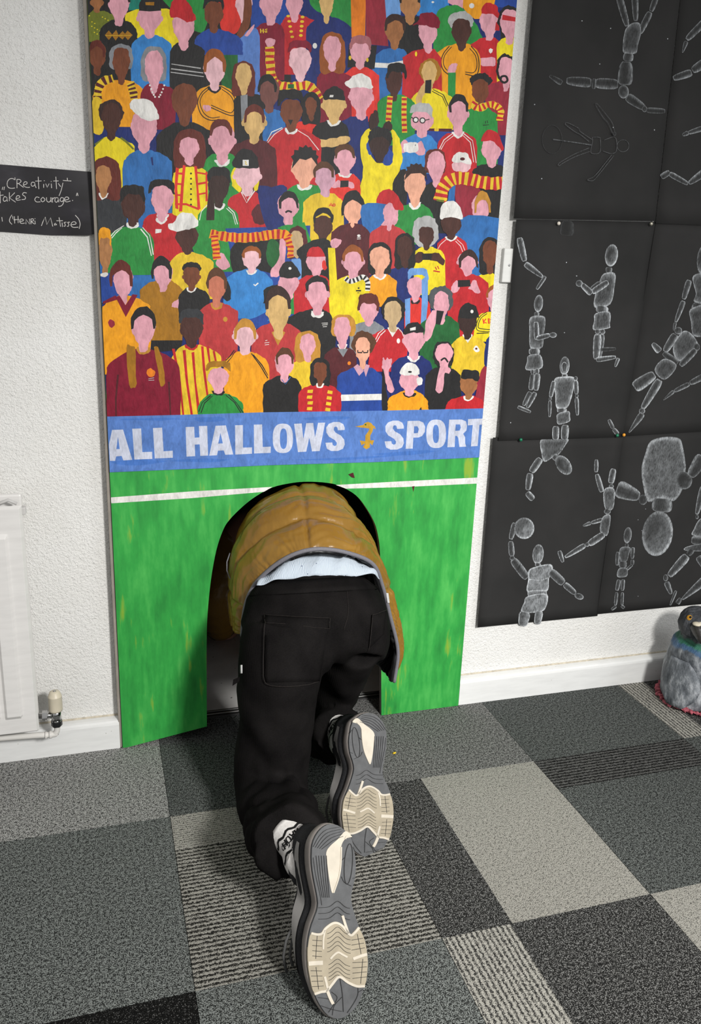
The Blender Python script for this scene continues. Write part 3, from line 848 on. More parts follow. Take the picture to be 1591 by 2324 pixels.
F('B', (537, 685, 1420, 1630), 'P', None, None, post=[('ps', 'R', [(535, 1420), (545, 1350), (590, 1317), (650, 1325), (690, 1380), (720, 1440), (700, 1462), (640, 1450), (580, 1435)])], order=1500, what='painted fan in a red peaked cap')
F('B', (293, 448, 1345, 1591), 'N', ('short', 'K', 288, 452, 1320, 1500), None, order=1480, what='painted fan with black hair and pale face')
# ---- crowd, lower left
F('C', None, body=None, pre=[('p', 's', [(100, 150), (560, 330), (560, 620), (120, 640)]), ('p', 'd', [(1000, 120), (1600, 100), (1600, 420), (1500, 820), (1000, 800)]), ('p', 'F', [(720, 60), (1000, 60), (1080, 420), (840, 420)])], order=20, name='painted_background', what='painted blue and green patches behind the crowd')
F('C', (300, 440, -120, 108), 'D', None, ('F', 188, 518, 108, 440), post=[('l', 'W', 7, [(310, 100), (250, 135), (215, 175)]), ('l', 'W', 6, [(300, 115), (255, 148), (225, 185)]), ('l', 'W', 7, [(440, 110), (490, 170), (512, 300)]), ('l', 'W', 6, [(428, 120), (474, 180), (496, 310)])], collar=('W', 'r'), order=100)
F('C', (500, 640, -180, 72), 'P', None, ('R', 440, 745, 55, 345), post=[('p', 'W', [(528, 124), (572, 122), (572, 150), (530, 152)])], collar=('W', 'r'), order=60, what='painted fan in a red top with a white label')
F('C', (132, 228, 160, 452), 'U', ('flat', 'G', 128, 222, 112, 235), None, pre=[('ps', 'd', [(140, 470), (230, 420), (330, 440), (330, 620), (150, 620)])], post=[('ps', 'W', [(140, 440), (195, 420), (196, 440), (160, 455)])], order=430, what='painted fan with orange hair at the board edge')
F('C', (668, 826, 100, 300), 'D', None, ('y', 622, 935, 285, 610), post=[('ps', 'W', [(612, 95), (655, 70), (690, 20), (750, 8), (805, 35), (826, 100), (780, 118), (700, 135), (650, 135)])])
F('C', None, body=None, pre=[('ps', 'K', [(1080, 215), (1390, 190), (1400, 420), (1240, 410), (1070, 420)]), ('e', 'f', (1345, 290, 50, 100))], order=300, name='painted_background', what='painted black patch behind the raised scarf')
F('C', (1130, 1262, 265, 430), 'Q', ('short', 'j', 1130, 1262, 238, 325), ('b', 1000, 1345, 400, 760), pre=[('ps', 'P', [(945, 350), (985, 285), (1045, 375), (1000, 405), (960, 380)]), ('ps', 'P', [(1325, 410), (1385, 330), (1390, 200), (1428, 190), (1430, 330), (1390, 440), (1340, 455)])], post=[('s', 'G', 'R', 66, [(905, 155), (980, 170), (1100, 182), (1220, 178), (1340, 160), (1420, 160), (1458, 190)], 16), ('s', 'G', 'R', 52, [(935, 160), (945, 230), (955, 335)], 6), ('s', 'G', 'R', 44, [(1440, 175), (1462, 240), (1466, 320)], 5), ('l', 'W', 9, [(1210, 505), (1220, 515), (1242, 496)]), ('ps', 'd', [(1095, 740), (1200, 745), (1310, 690), (1320, 740), (1230, 800), (1110, 790)])], collar=('W', 'r'))
F('C', (1458, 1552, 135, 325), 'S', ('long', 'm', 1446, 1582, 100, 330), None, pre=[('ps', 'F', [(1380, 130), (1420, 95), (1520, 100), (1560, 150), (1430, 160)])], order=280, what='painted fan with a sand coloured face')
F('C', (518, 648, 355, 562), 'P', ('short', 'K', 498, 642, 308, 470), ('g', 420, 718, 475, 900), post=[('ps', 'P', [(638, 655), (660, 620), (720, 605), (770, 620), (740, 650), (715, 678), (660, 665)]), ('p', 'K', [(495, 898), (720, 898), (700, 960), (500, 975)])])
F('C', (720, 838, 385, 552), 'B', ('curl', 'K', 712, 845, 350, 430), ('K', 688, 905, 530, 740), collar=('W', 'r'), ears=True)
F('C', (238, 372, 370, 648), 'P', ('short', 'z', 208, 372, 335, 520), ('G', 158, 495, 585, 1130), post=[('p', 'M', [(162, 625), (250, 580), (268, 610), (162, 640)]), ('p', 'M', [(250, 590), (275, 585), (318, 650), (372, 575), (405, 575), (320, 730)]), ('e', 'w', (222, 778, 24, 26))])
F('C', (1380, 1524, 430, 612), 'P', None, ('K', 1280, 1470, 500, 640), post=[('ps', 'K', [(1395, 455), (1400, 380), (1440, 345), (1490, 360), (1520, 410), (1538, 440), (1500, 460)]), ('e', 'W', (1462, 395, 11, 10, 8))], order=560)
F('C', (888, 1018, 420, 670), 'O', ('short', 'i', 882, 1024, 388, 540), ('c', 828, 1102, 635, 1070), post=[('e', 'l', (1013, 748, 16, 18, 10))], collar=('l', 'r'), pre=[('ps', 'K', [(1000, 480), (1040, 500), (1050, 610), (1000, 600)])])
F('C', (1303, 1460, 560, 890), 'T', ('short', 'E', 1288, 1468, 517, 680), ('c', 1195, 1555, 770, 1420), post=[('l', 'W', 4, [(1290, 897), (1305, 893)]), ('l', 'W', 4, [(1285, 912), (1318, 908)]), ('l', 'W', 4, [(1288, 926), (1316, 922)])], collar=('l', 'v'), ears=True)
F('C', (1068, 1232, 775, 998), 'Q', ('short', 'l', 1072, 1228, 742, 890), ('G', 1000, 1315, 975, 1420), post=[('l', 'K', 6, [(1085, 965), (1060, 1010), (1020, 1050)]), ('l', 'K', 6, [(1075, 960), (1050, 1000), (1015, 1035)]), ('l', 'K', 6, [(1190, 985), (1260, 1070), (1308, 1160)]), ('l', 'K', 6, [(1205, 990), (1270, 1070), (1312, 1140)])], ears=True)
F('C', (698, 858, 725, 950), 'D', ('flat', 'k', 693, 862, 675, 780), ('y', 640, 985, 925, 1440), post=[('l', 'R', 16, [(655 + 3 * k, 950), (700 + 5 * k, 1180), (725 + 6 * k, 1415)]) for k in (0,)] + [('l', 'R', 18, [(725, 960), (745, 1180), (780, 1415)]), ('l', 'R', 18, [(790, 975), (803, 1180), (828, 1400)]), ('l', 'R', 18, [(855, 935), (868, 1100), (890, 1300)]), ('l', 'R', 14, [(890, 935), (905, 1050)]), ('l', 'R', 14, [(935, 965), (950, 1040)])], collar=('R', 'r'))
F('C', (363, 528, 700, 978), 'P', ('short', 'K', 358, 532, 658, 815), ('M', 188, 702, 955, 1440), post=[('ps', 'g', [(330, 950), (365, 935), (388, 960), (395, 1190), (375, 1218), (345, 1205)]), ('ps', 'g', [(518, 950), (545, 945), (578, 1040), (592, 1190), (560, 1208), (545, 1100)]), ('e', 'o', (497, 1118, 28, 30)), ('l', 'h', 4, [(478, 1160), (522, 1158)]), ('l', 'h', 4, [(480, 1172), (520, 1170)]), ('l', 'm', 12, [(272, 1130), (255, 1300), (255, 1440)]), ('l', 'm', 12, [(620, 1180), (632, 1420)])], collar=('l', 'r'))
F('C', (1358, 1490, 965, 1190), 'P', ('short', 'i', 1363, 1488, 943, 1060), ('K', 1275, 1542, 1140, 1430), pre=[], post=[('l', 's', 5, [(1405, 1165), (1430, 1200), (1465, 1150)])])
F('C', (893, 1036, 1085, 1268), 'P', ('flat', 'g', 880, 1052, 1037, 1108), ('F', 822, 1140, 1262, 1430), post=[('l', 'K', 6, [(925, 1275), (870, 1330), (840, 1400)]), ('l', 'K', 6, [(910, 1275), (855, 1330), (826, 1390)]), ('l', 'K', 6, [(1020, 1275), (1080, 1330), (1125, 1400)]), ('l', 'K', 6, [(1035, 1270), (1095, 1330), (1140, 1400)])], collar=('K', 'r'))
# ---- crowd, lower right
F('D', None, body=None, pre=[('ps', 's', [(430, -40), (640, -30), (520, 150), (470, 200)]), ('ps', 's', [(1100, 60), (1450, 90), (1450, 460), (1100, 460)]), ('p', 'C', [(-60, 330), (60, 320), (40, 480), (-60, 480)]), ('ps', 'F', [(-60, 480), (60, 640), (0, 700), (-80, 690)])], order=50, name='painted_background', what='painted blue patches behind the crowd')
F('D', (95, 228, 30, 222), 'D', ('short', 'K', 93, 235, -30, 80), ('K', 10, 225, 195, 560))
F('D', (335, 400, -60, 112), 'N', None, ('m', 218, 488, 80, 470), post=[('e', 'W', (410, 168, 12, 9, 10)), ('l', 'W', 4, [(398, 182), (424, 180)]), ('l', 'W', 4, [(398, 192), (424, 190)]), ('ps', 'P', [(205, 240), (215, 200), (260, 188), (293, 205), (280, 235), (245, 252)]), ('p', 'Y', [(200, 255), (248, 250), (248, 470), (205, 470)])], order=80, what='painted fan in a dark maroon top')
F('D', (580, 660, -60, 140), 'P', None, ('c', 482, 745, 95, 440), order=100, what='painted fan in a plain red top')
F('D', (978, 1122, 20, 195), 'D', None, ('R', 952, 1160, 175, 540), post=[('ps', 'W', [(975, 50), (985, -40), (1040, -75), (1100, -50), (1130, 50), (1050, 38)]), ('l', 'W', 4, [(1015, 195), (975, 230), (958, 260)]), ('l', 'W', 4, [(1090, 195), (1130, 230), (1145, 270)]), ('l', 'W', 4, [(1080, 205), (1115, 240), (1130, 280)])], collar=('W', 'r'))
F('D', (825, 932, 105, 270), 'D', ('curl', 'h', 780, 965, 28, 255), ('Y', 775, 1008, 245, 580), post=[('ps', 'D', [(780, 355), (800, 300), (850, 280), (860, 310), (840, 350)]), ('ps', 'D', [(900, 300), (950, 285), (1000, 330), (998, 375), (950, 350), (900, 330)]), ('p', 'K', [(850, 292), (915, 290), (915, 332), (850, 334)]), ('l', 'R', 9, [(930, 410), (970, 424)]), ('l', 'R', 7, [(940, 385), (950, 405)]), ('l', 'R', 7, [(955, 378), (965, 400)])])
F('D', (675, 782, 170, 395), 'D', ('long', 'K', 657, 802, 148, 400), ('n', 612, 790, 380, 640), order=300)
F('D', (1270, 1372, 200, 440), 'B', ('long', 'K', 1243, 1398, 178, 440), ('Y', 1230, 1400, 425, 640))
F('D', (1095, 1232, 285, 450), 'P', ('short', 'E', 1103, 1238, 262, 390), ('R', 1028, 1310, 435, 900), post=[('ps', 'P', [(1050, 560), (1060, 510), (1090, 478), (1110, 520), (1085, 560)]), ('ps', 'P', [(1170, 530), (1210, 470), (1250, 555), (1215, 565), (1190, 540)]), ('p', 'K', [(1097, 478), (1183, 476), (1183, 518), (1097, 522)])], ears=True)
F('D', (485, 625, 245, 462), 'N', ('long', 'K', 473, 637, 212, 435), ('G', 468, 672, 435, 660), collar=('W', 'r'))
F('D', (45, 182, 290, 455), 'P', ('hat', 'R', 47, 172, 243, 316), ('R', -40, 225, 440, 720), pre=[('ps', 'K', [(-20, 300), (60, 215), (200, 205), (195, 450), (150, 450)])], post=[('ps', 'r', [(160, 350), (180, 345), (185, 395), (158, 400)])])
F('D', (298, 445, 262, 475), 'P', ('short', 'j', 295, 442, 230, 350), ('Y', 205, 482, 450, 780), pre=[('p', 'Y', [(200, 255), (248, 250), (260, 500), (205, 560)])], post=[('s', 'W', 'K', 34, [(315, 462), (350, 485), (400, 470), (440, 455), (470, 490), (470, 550)], 9), ('e', 'K', (408, 532, 7, 6, 8)), ('l', 'K', 10, [(390, 550), (425, 550)]), ('l', 'K', 4, [(398, 564), (412, 564)])], ears=True)
F('D', (1295, 1385, 525, 705), 'P', ('short', 'j', 1295, 1390, 508, 600), ('Y', 1210, 1420, 695, 900), post=[('l', 'r', 8, [(1270, 745), (1278, 780)]), ('l', 'r', 8, [(1292, 745), (1276, 765), (1296, 775)]), ('l', 'r', 8, [(1308, 742), (1310, 778)]), ('l', 'r', 7, [(1308, 744), (1324, 750), (1310, 760), (1326, 768), (1310, 777)]), ('l', 'K', 5, [(1300, 695), (1250, 730), (1225, 790), (1240, 828), (1330, 835)], 1), ('l', 'K', 5, [(1300, 708), (1258, 740), (1238, 790), (1250, 812), (1330, 820)], 1), ('l', 'K', 5, [(1310, 840), (1230, 845)])])
F('D', (745, 858, 455, 635), 'P', ('flat', 'C', 748, 892, 392, 475), ('r', 725, 905, 600, 840), post=[('p', 'C', [(732, 610), (768, 600), (762, 800), (730, 800)]), ('p', 'C', [(845, 470), (890, 440), (888, 640), (870, 800), (842, 800), (850, 620)])], collar=('K', 'r'))
F('D', (45, 200, 470, 725), 'P', ('short', 'K', 40, 202, 445, 555), ('K', -110, 250, 680, 1040), post=[('l', 'W', 4, [(152, 778), (195, 774)]), ('l', 'W', 4, [(155, 788), (193, 785)]), ('l', 'W', 4, [(160, 800), (188, 798)])], collar=('W', 'r'), ears=True)
F('D', (405, 552, 590, 795), 'P', ('flat', 'z', 402, 550, 568, 690), ('H', 345, 600, 765, 1010))
F('D', (930, 1035, 555, 785), 'P', ('curl', 'x', 893, 1066, 515, 705), ('f', 835, 1108, 720, 1110), post=[('ps', 'P', [(862, 890), (880, 760), (920, 690), (952, 700), (945, 770), (905, 880)]), ('p', 'K', [(947, 686), (998, 692), (975, 785), (938, 782)])])
F('D', (585, 706, 620, 842), 'S', ('curl', 'K', 568, 732, 590, 775), ('R', 478, 745, 815, 1110), post=[('e', 'W', (684, 898, 12, 18, 10)), ('l', 'W', 5, [(585, 815), (545, 850), (525, 890)]), ('l', 'W', 5, [(595, 825), (555, 865), (532, 905)]), ('l', 'W', 5, [(680, 805), (710, 840), (725, 880)])], collar=('W', 'v'))
F('D', (1098, 1228, 690, 890), 'E', ('hat', 'K', 1100, 1242, 635, 740), ('y', 1048, 1298, 865, 1200), post=[('e', 'W', (1194, 694, 11, 13, 8)), ('e', 'W', (1226, 956, 20, 22, 12)), ('e', 'm', (1224, 952, 8, 8, 8))], collar=('W', 'v'))
F('D', (238, 352, 730, 962), 'P', ('long', 'l', 218, 387, 714, 865), ('m', 170, 395, 940, 1250), post=[('e', 'o', (343, 1053, 12, 13, 10)), ('p', 'H', [(260, 950), (335, 950), (300, 1010)])], collar=('W', 'v'))
F('D', (718, 862, 800, 1032), 'P', None, ('n', 632, 922, 1000, 1290), post=[('ps', 'K', [(722, 850), (738, 790), (785, 768), (840, 785), (860, 838), (790, 840)]), ('p', 'W', [(764, 810), (804, 800), (804, 822), (766, 828)])], collar=('W', 'r'), ears=True)
F('D', (0, 108, 850, 1048), 'P', ('long', 'l', -35, 142, 828, 1045), ('y', -80, 120, 1030, 1300))
F('D', (940, 1062, 915, 1105), 'P', ('curl', 'K', 923, 1072, 898, 1090), ('K', 868, 1118, 1080, 1400), post=[('l', 'K', 12, [(978, 1034), (1005, 1018), (1028, 1046)], 1), ('ps', 'P', [(945, 1240), (968, 1090), (1000, 1078), (1045, 1090), (1040, 1120), (1005, 1130), (990, 1245)])])
F('D', None, body=None, pre=[('ps', 'w', [(1225, 1320), (1240, 1150), (1290, 1060), (1330, 1060), (1330, 1330)]), ('ps', 'n', [(1280, 1060), (1296, 890), (1345, 870), (1340, 1060)])], order=1130, name='painted_background', what='painted maroon and navy tops at the right edge')
F('D', (387, 487, 870, 1100), 'N', ('curl', 'i', 358, 527, 830, 1000), ('d', 258, 580, 1075, 1410), post=[('p', 'W', [(274, 1275), (578, 1268), (577, 1308), (276, 1318)]), ('l', 'K', 9, [(402, 962), (402, 978), (430, 980), (436, 966), (444, 980), (470, 978), (472, 962)]), ('p', 'L', [(375, 1080), (400, 1060), (440, 1110), (412, 1145)]), ('p', 'L', [(485, 1065), (460, 1060), (440, 1105), (460, 1145)])])
F('D', None, body=None, pre=[('ps', 'P', [(570, 1060), (580, 1010), (592, 1030), (605, 1010), (614, 1030), (638, 1020), (636, 1070), (615, 1110), (655, 1235), (618, 1252), (585, 1150)]), ('ps', 'K', [(575, 1090), (600, 1240), (620, 1400), (575, 1400)])], order=1090, name='painted_arm', what='painted raised pink hand')
F('D', (95, 188, 1045, 1215), 'B', ('long', 'K', 70, 212, 1015, 1212), ('R', -10, 288, 1190, 1400), post=[('p', 'y', [(55 - i % 2 * 4, 1238 + 40 * i), (92 - i % 2 * 4, 1236 + 40 * i), (88 - i % 2 * 4, 1260 + 40 * i), (52 - i % 2 * 4, 1258 + 40 * i)]) for i in range(4)] + [('p', 'y', [(195 - i * 5, 1240 + 40 * i), (228 - i * 5, 1246 + 40 * i), (225 - i * 5, 1268 + 40 * i), (190 - i * 5, 1262 + 40 * i)]) for i in range(4)], collar=('W', 'r'))
F('D', (690, 832, 1110, 1282), 'P', None, ('G', 608, 892, 1245, 1410), post=[('ps', 'W', [(698, 1130), (712, 1075), (760, 1048), (805, 1062), (832, 1128), (760, 1136)]), ('e', 'K', (764, 1113, 14, 7, 10)), ('ps', 'W', [(818, 1150), (845, 1160), (850, 1195), (825, 1208), (808, 1180)]), ('p', 'K', [(828, 1375), (842, 1355), (846, 1378)])], collar=('K', 'r'))
F('D', (1110, 1232, 1140, 1305), 'g' if False else 'V', None, ('R', 1012, 1290, 1280, 1400), post=[('ps', 'K', [(1122, 1160), (1124, 1110), (1150, 1098), (1235, 1105), (1243, 1130), (1238, 1178), (1180, 1160)])], collar=('W', 'r'))

FIGS.sort(key=lambda q: q[0])
# base coat of the crowd area
art('painted_base_coat', [('n', [(150, -300), (1260, -300), (1096, 934), (245, 945)])], board, 'dark blue base coat behind the crowd')
for order, cmds, nm, what in FIGS:
    if nm == 'painted_background':
        for cm_ in cmds:
            art('painted_patch', [cm_], board)
    else:
        art(nm, cmds, board, what)

# blue hoarding with lettering
gp = lambda c, pts: [S_(c, p) for p in pts]
PAL['3'] = '4A78C6'
hoard = [('a', gp('E', [(100, 41), (375, 34), (680, 26), (1130, 19), (1515, 12), (1493, 192), (1100, 208), (700, 222), (400, 234), (105, 251)]))]
for pts in ([(150, 52), (260, 47), (420, 50), (300, 55)], [(430, 45), (520, 42), (540, 56), (450, 60)], [(830, 48), (940, 40), (1010, 46), (900, 54)], [(330, 206), (420, 198), (560, 200), (480, 212)], [(120, 212), (220, 200), (330, 207), (220, 222)], [(1080, 180), (1250, 168), (1330, 172), (1180, 186)], [(800, 200), (1000, 192), (1200, 186), (1000, 203)]):
    hoard.append(('3', [tuple(q) for q in cr(gp('E', pts), 3, True)]))
art('painted_hoarding', hoard, board, 'blue painted advertising hoarding band')


def se(cx, cy, rx, ry, n=28, p=2.6):
    return [(cx + rx * math.copysign(abs(math.cos(a)) ** (2 / p), math.cos(a)), cy + ry * math.copysign(abs(math.sin(a)) ** (2 / p), math.sin(a))) for a in np.linspace(0, 2 * math.pi, n, endpoint=False)]


S_shape = [(440, 200), (412, 202), (385, 203), (380, 180), (368, 172), (354, 178), (350, 200), (365, 222), (410, 247), (436, 280), (441, 320), (425, 355), (385, 372), (330, 373), (295, 355), (282, 305), (310, 304), (338, 303), (342, 323), (358, 333), (373, 325), (376, 306), (360, 284), (312, 256), (290, 222), (289, 180), (310, 150), (350, 135), (395, 135), (428, 152), (440, 180)]
LET = [
    ('G', [(70, 200), (160, 197), (235, 445), (162, 450), (148, 413), (103, 417), (95, 453), (52, 453), (44, 320)], [(118, 255), (133, 356), (105, 358)]),
    ('G', [(235, 190), (308, 188), (318, 382), (398, 379), (400, 437), (253, 443)], None),
    ('G', [(405, 185), (480, 181), (492, 375), (567, 370), (568, 428), (420, 434)], None),
    ('G', [(673, 176), (743, 174), (747, 264), (786, 261), (781, 168), (850, 167), (857, 410), (793, 413), (788, 318), (748, 321), (751, 415), (680, 419)], None),
    ('G', [(918, 166), (1003, 163), (1063, 401), (998, 404), (985, 368), (938, 370), (930, 408), (866, 411)], [(958, 225), (978, 310), (940, 312)]),
    ('G', [(1078, 162), (1142, 160), (1143, 345), (1217, 343), (1217, 395), (1080, 402)], None),
    ('G', [(1232, 157), (1300, 155), (1305, 340), (1371, 337), (1370, 388), (1234, 393)], None),
    ('G', se(1470, 269, 83, 121), se(1475, 272, 29, 84)),
    ('H', [(25, 150), (88, 147), (100, 265), (103, 268), (125, 145), (182, 143), (197, 260), (222, 142), (280, 140), (235, 373), (172, 376), (150, 262), (125, 378), (57, 382)], None),
    ('H', S_shape, None),
    ('H', [(x + 485, y - 11) for x, y in S_shape], None),
    ('H', [(955, 127), (1050, 125), (1085, 140), (1100, 175), (1098, 215), (1075, 250), (1045, 262), (1003, 264), (998, 353), (940, 355)], [(1010, 170), (1036, 170), (1048, 192), (1040, 225), (1007, 228)]),
    ('H', se(1190, 232, 81, 117), se(1188, 233, 25, 75)),
    ('H', [(1297, 116), (1400, 115), (1435, 130), (1443, 165), (1438, 205), (1412, 232), (1428, 260), (1428, 310), (1437, 337), (1380, 340), (1372, 270), (1362, 250), (1346, 249), (1342, 340), (1282, 342)], [(1350, 155), (1385, 155), (1392, 180), (1383, 205), (1347, 208)]),
    ('H', [(1452, 112), (1590, 106), (1586, 155), (1545, 158), (1530, 332), (1475, 335), (1490, 160), (1450, 163)], None),
]
PAL['1'] = 'CDD2E4'
for c, outer, hole in LET:
    cm = [('1', gp(c, outer))]
    if hole:
        cm.append(('a', gp(c, hole)))
    art('painted_letter', cm, board, 'white painted capital letter', False)
heron = [(525, 173), (595, 159), (605, 145), (635, 135), (660, 143), (672, 158), (686, 172), (694, 196), (684, 194), (673, 178), (668, 215), (652, 250), (648, 286), (680, 284), (668, 322), (645, 312), (650, 340), (618, 363), (592, 340), (604, 310), (577, 322), (567, 288), (605, 288), (612, 245), (634, 212), (640, 186), (603, 183), (575, 178)]
PAL['2'] = 'C79A30'
art('painted_heron', [('2', gp('H', heron)), ('f', gp('H', ell(611, 157, 7, 7, 10)))], board, 'gold heron emblem on blue band')
# touch line, broken by the arch
art('painted_line', [('W', gp('E', [(118, 341), (420, 322), (718, 302), (685, 323.5), (420, 345), (118, 364)])), ('W', gp('E', [(957, 297), (1200, 284), (1490, 268), (1488, 290), (1200, 303), (992, 312)]))], board, 'white touch line')
for pts in ([(790, 1075), (800, 1073), (806, 1084), (798, 1083)], [(935, 1104), (941, 1103), (938, 1117)]):
    art('paint_scuff', [('m', pts)], board, 'dark scuff on green paint')
# ------------------------------------------------------------------ black paper sheets with chalk drawings
def black_paper(name, base=0.022):
    t = NT(name, 0.85, 0.15)
    v = t.coord()
    n1 = t.noise(v, 6, 3)
    n2 = t.noise(v, 900, 1)
    t.base(t.ramp(t.math('ADD', t.math('MULTIPLY', n1, 0.8), t.math('MULTIPLY', n2, 0.2)), [(0.3, (base * 0.85,) * 3), (0.7, (base * 1.2, base * 1.17, base * 1.17))]))
    t.bump(n1, 0.15, 0.004)
    return t.m


M_PAPER = black_paper('black_sugar_paper', 0.025)


def chalk_mat():
    t = NT('white_chalk', 0.95, 0.05)
    at = t.n('ShaderNodeAttribute')
    at.attribute_name = 'chalk'
    v = t.coord((1, 1, 0.16), (0, 0.22, 0))
    n1 = t.noise(v, 620, 3, 0.7)
    n2 = t.noise(t.coord((1, 1, 1)), 60, 2)
    k = t.ramp(t.math('ADD', t.math('MULTIPLY', n1, 0.72), t.math('MULTIPLY', n2, 0.28)), [(0.38, (0.12,) * 3), (0.60, (1.0,) * 3)])
    s = t.math('MULTIPLY', t.math('POWER', at.outputs['Fac'], 1.45), k, True)
    t.base(t.mix(s, (0.025, 0.025, 0.025), (0.55, 0.58, 0.61)))
    return t.m


M_CHALK = chalk_mat()


def sheet_y(s, px, py):
    """how far the sheet stands off the plaster at a place in its own frame"""
    return s['y'] - s['lift'] * math.exp(-max(0.0, px - s['xl'](py)) / 45.0) - s['bow'] * math.sin(px * 0.013 + s['ph']) * math.sin(py * 0.011 + s['ph'] * 2)


def make_sheet(quad, y, bow, ph, label, lift=0.0):
    """quad: corners tl,tr,br,bl in the photograph, laid onto the wall plane"""
    o = empty('paper_sheet', tuple(on_y(*quad[3], y)))
    tag(o, label, 'paper sheet', 'black paper sheets pinned to the wall')
    s = dict(o=o, y=y, bow=bow, ph=ph, lv=0, lift=lift)
    s['xl'] = lambda q: quad[0][0] + (quad[3][0] - quad[0][0]) * (q - quad[0][1]) / (quad[3][1] - quad[0][1])
    tl, tr, br, bl = [np.array(q, float) for q in quad]
    nu, nv = 14, 18
    front, back = [], []
    for j in range(nv + 1):
        for i in range(nu + 1):
            a, b = i / nu, j / nv
            q = (tl * (1 - a) + tr * a) * (1 - b) + (bl * (1 - a) + br * a) * b
            yy = sheet_y(s, *q)
            front.append(on_y(q[0], q[1], yy))
            back.append(on_y(q[0], q[1], yy) + np.array([0, 0.0005, 0]))
    v_ = front + back
    N_ = len(front)
    f_ = []
    for j in range(nv):
        for i in range(nu):
            a = j * (nu + 1) + i
            f_.append((a, a + nu + 1, a + nu + 2, a + 1))
            f_.append((N_ + a, N_ + a + 1, N_ + a + nu + 2, N_ + a + nu + 1))
    rim = [i for i in range(nu + 1)] + [(j + 1) * (nu + 1) - 1 for j in range(1, nv + 1)] + [nv * (nu + 1) + i for i in range(nu - 1, -1, -1)] + [j * (nu + 1) for j in range(nv - 1, 0, -1)]
    for a, b in zip(rim, rim[1:] + rim[:1]):
        f_.append((a, b, N_ + b, N_ + a))
    mesh_obj('paper', v_, f_, M_PAPER, o, True)
    return s


SH1 = make_sheet([(1231, -260), (1572, -260), (1487, 502), (1166, 496)], 2.072, 0.0015, 0.3, 'top left black paper sheet with a chalk handstand above a faint figure sketch', 0.012)
SH2 = make_sheet([(1573, -260), (1900, -260), (1880, 522), (1488, 507)], 2.073, 0.0015, 1.1, 'black paper sheet cut off by the right edge at the top with pale chalk limbs')
SH3 = make_sheet([(1172, 498), (1491, 504), (1413, 992), (1131, 1000)], 2.0755, 0.002, 2.2, 'middle black paper sheet with chalk mannequins standing and kneeling', 0.01)
SH4 = make_sheet([(1489, 503), (1880, 512), (1840, 965), (1411, 990)], 2.0765, 0.002, 0.9, 'black paper sheet at middle right with a diving chalk mannequin')
SH5 = make_sheet([(1119, 993), (1414, 988), (1356, 1398), (1084, 1424)], 2.0785, 0.0018, 1.7, 'lower black paper sheet with a chalk mannequin raising a ball', 0.01)
SH6 = make_sheet([(1411, 987), (1840, 962), (1790, 1352), (1355, 1394)], 2.0795, 0.0018, 2.9, 'lower right black paper sheet with a big upside down chalk head and torso')


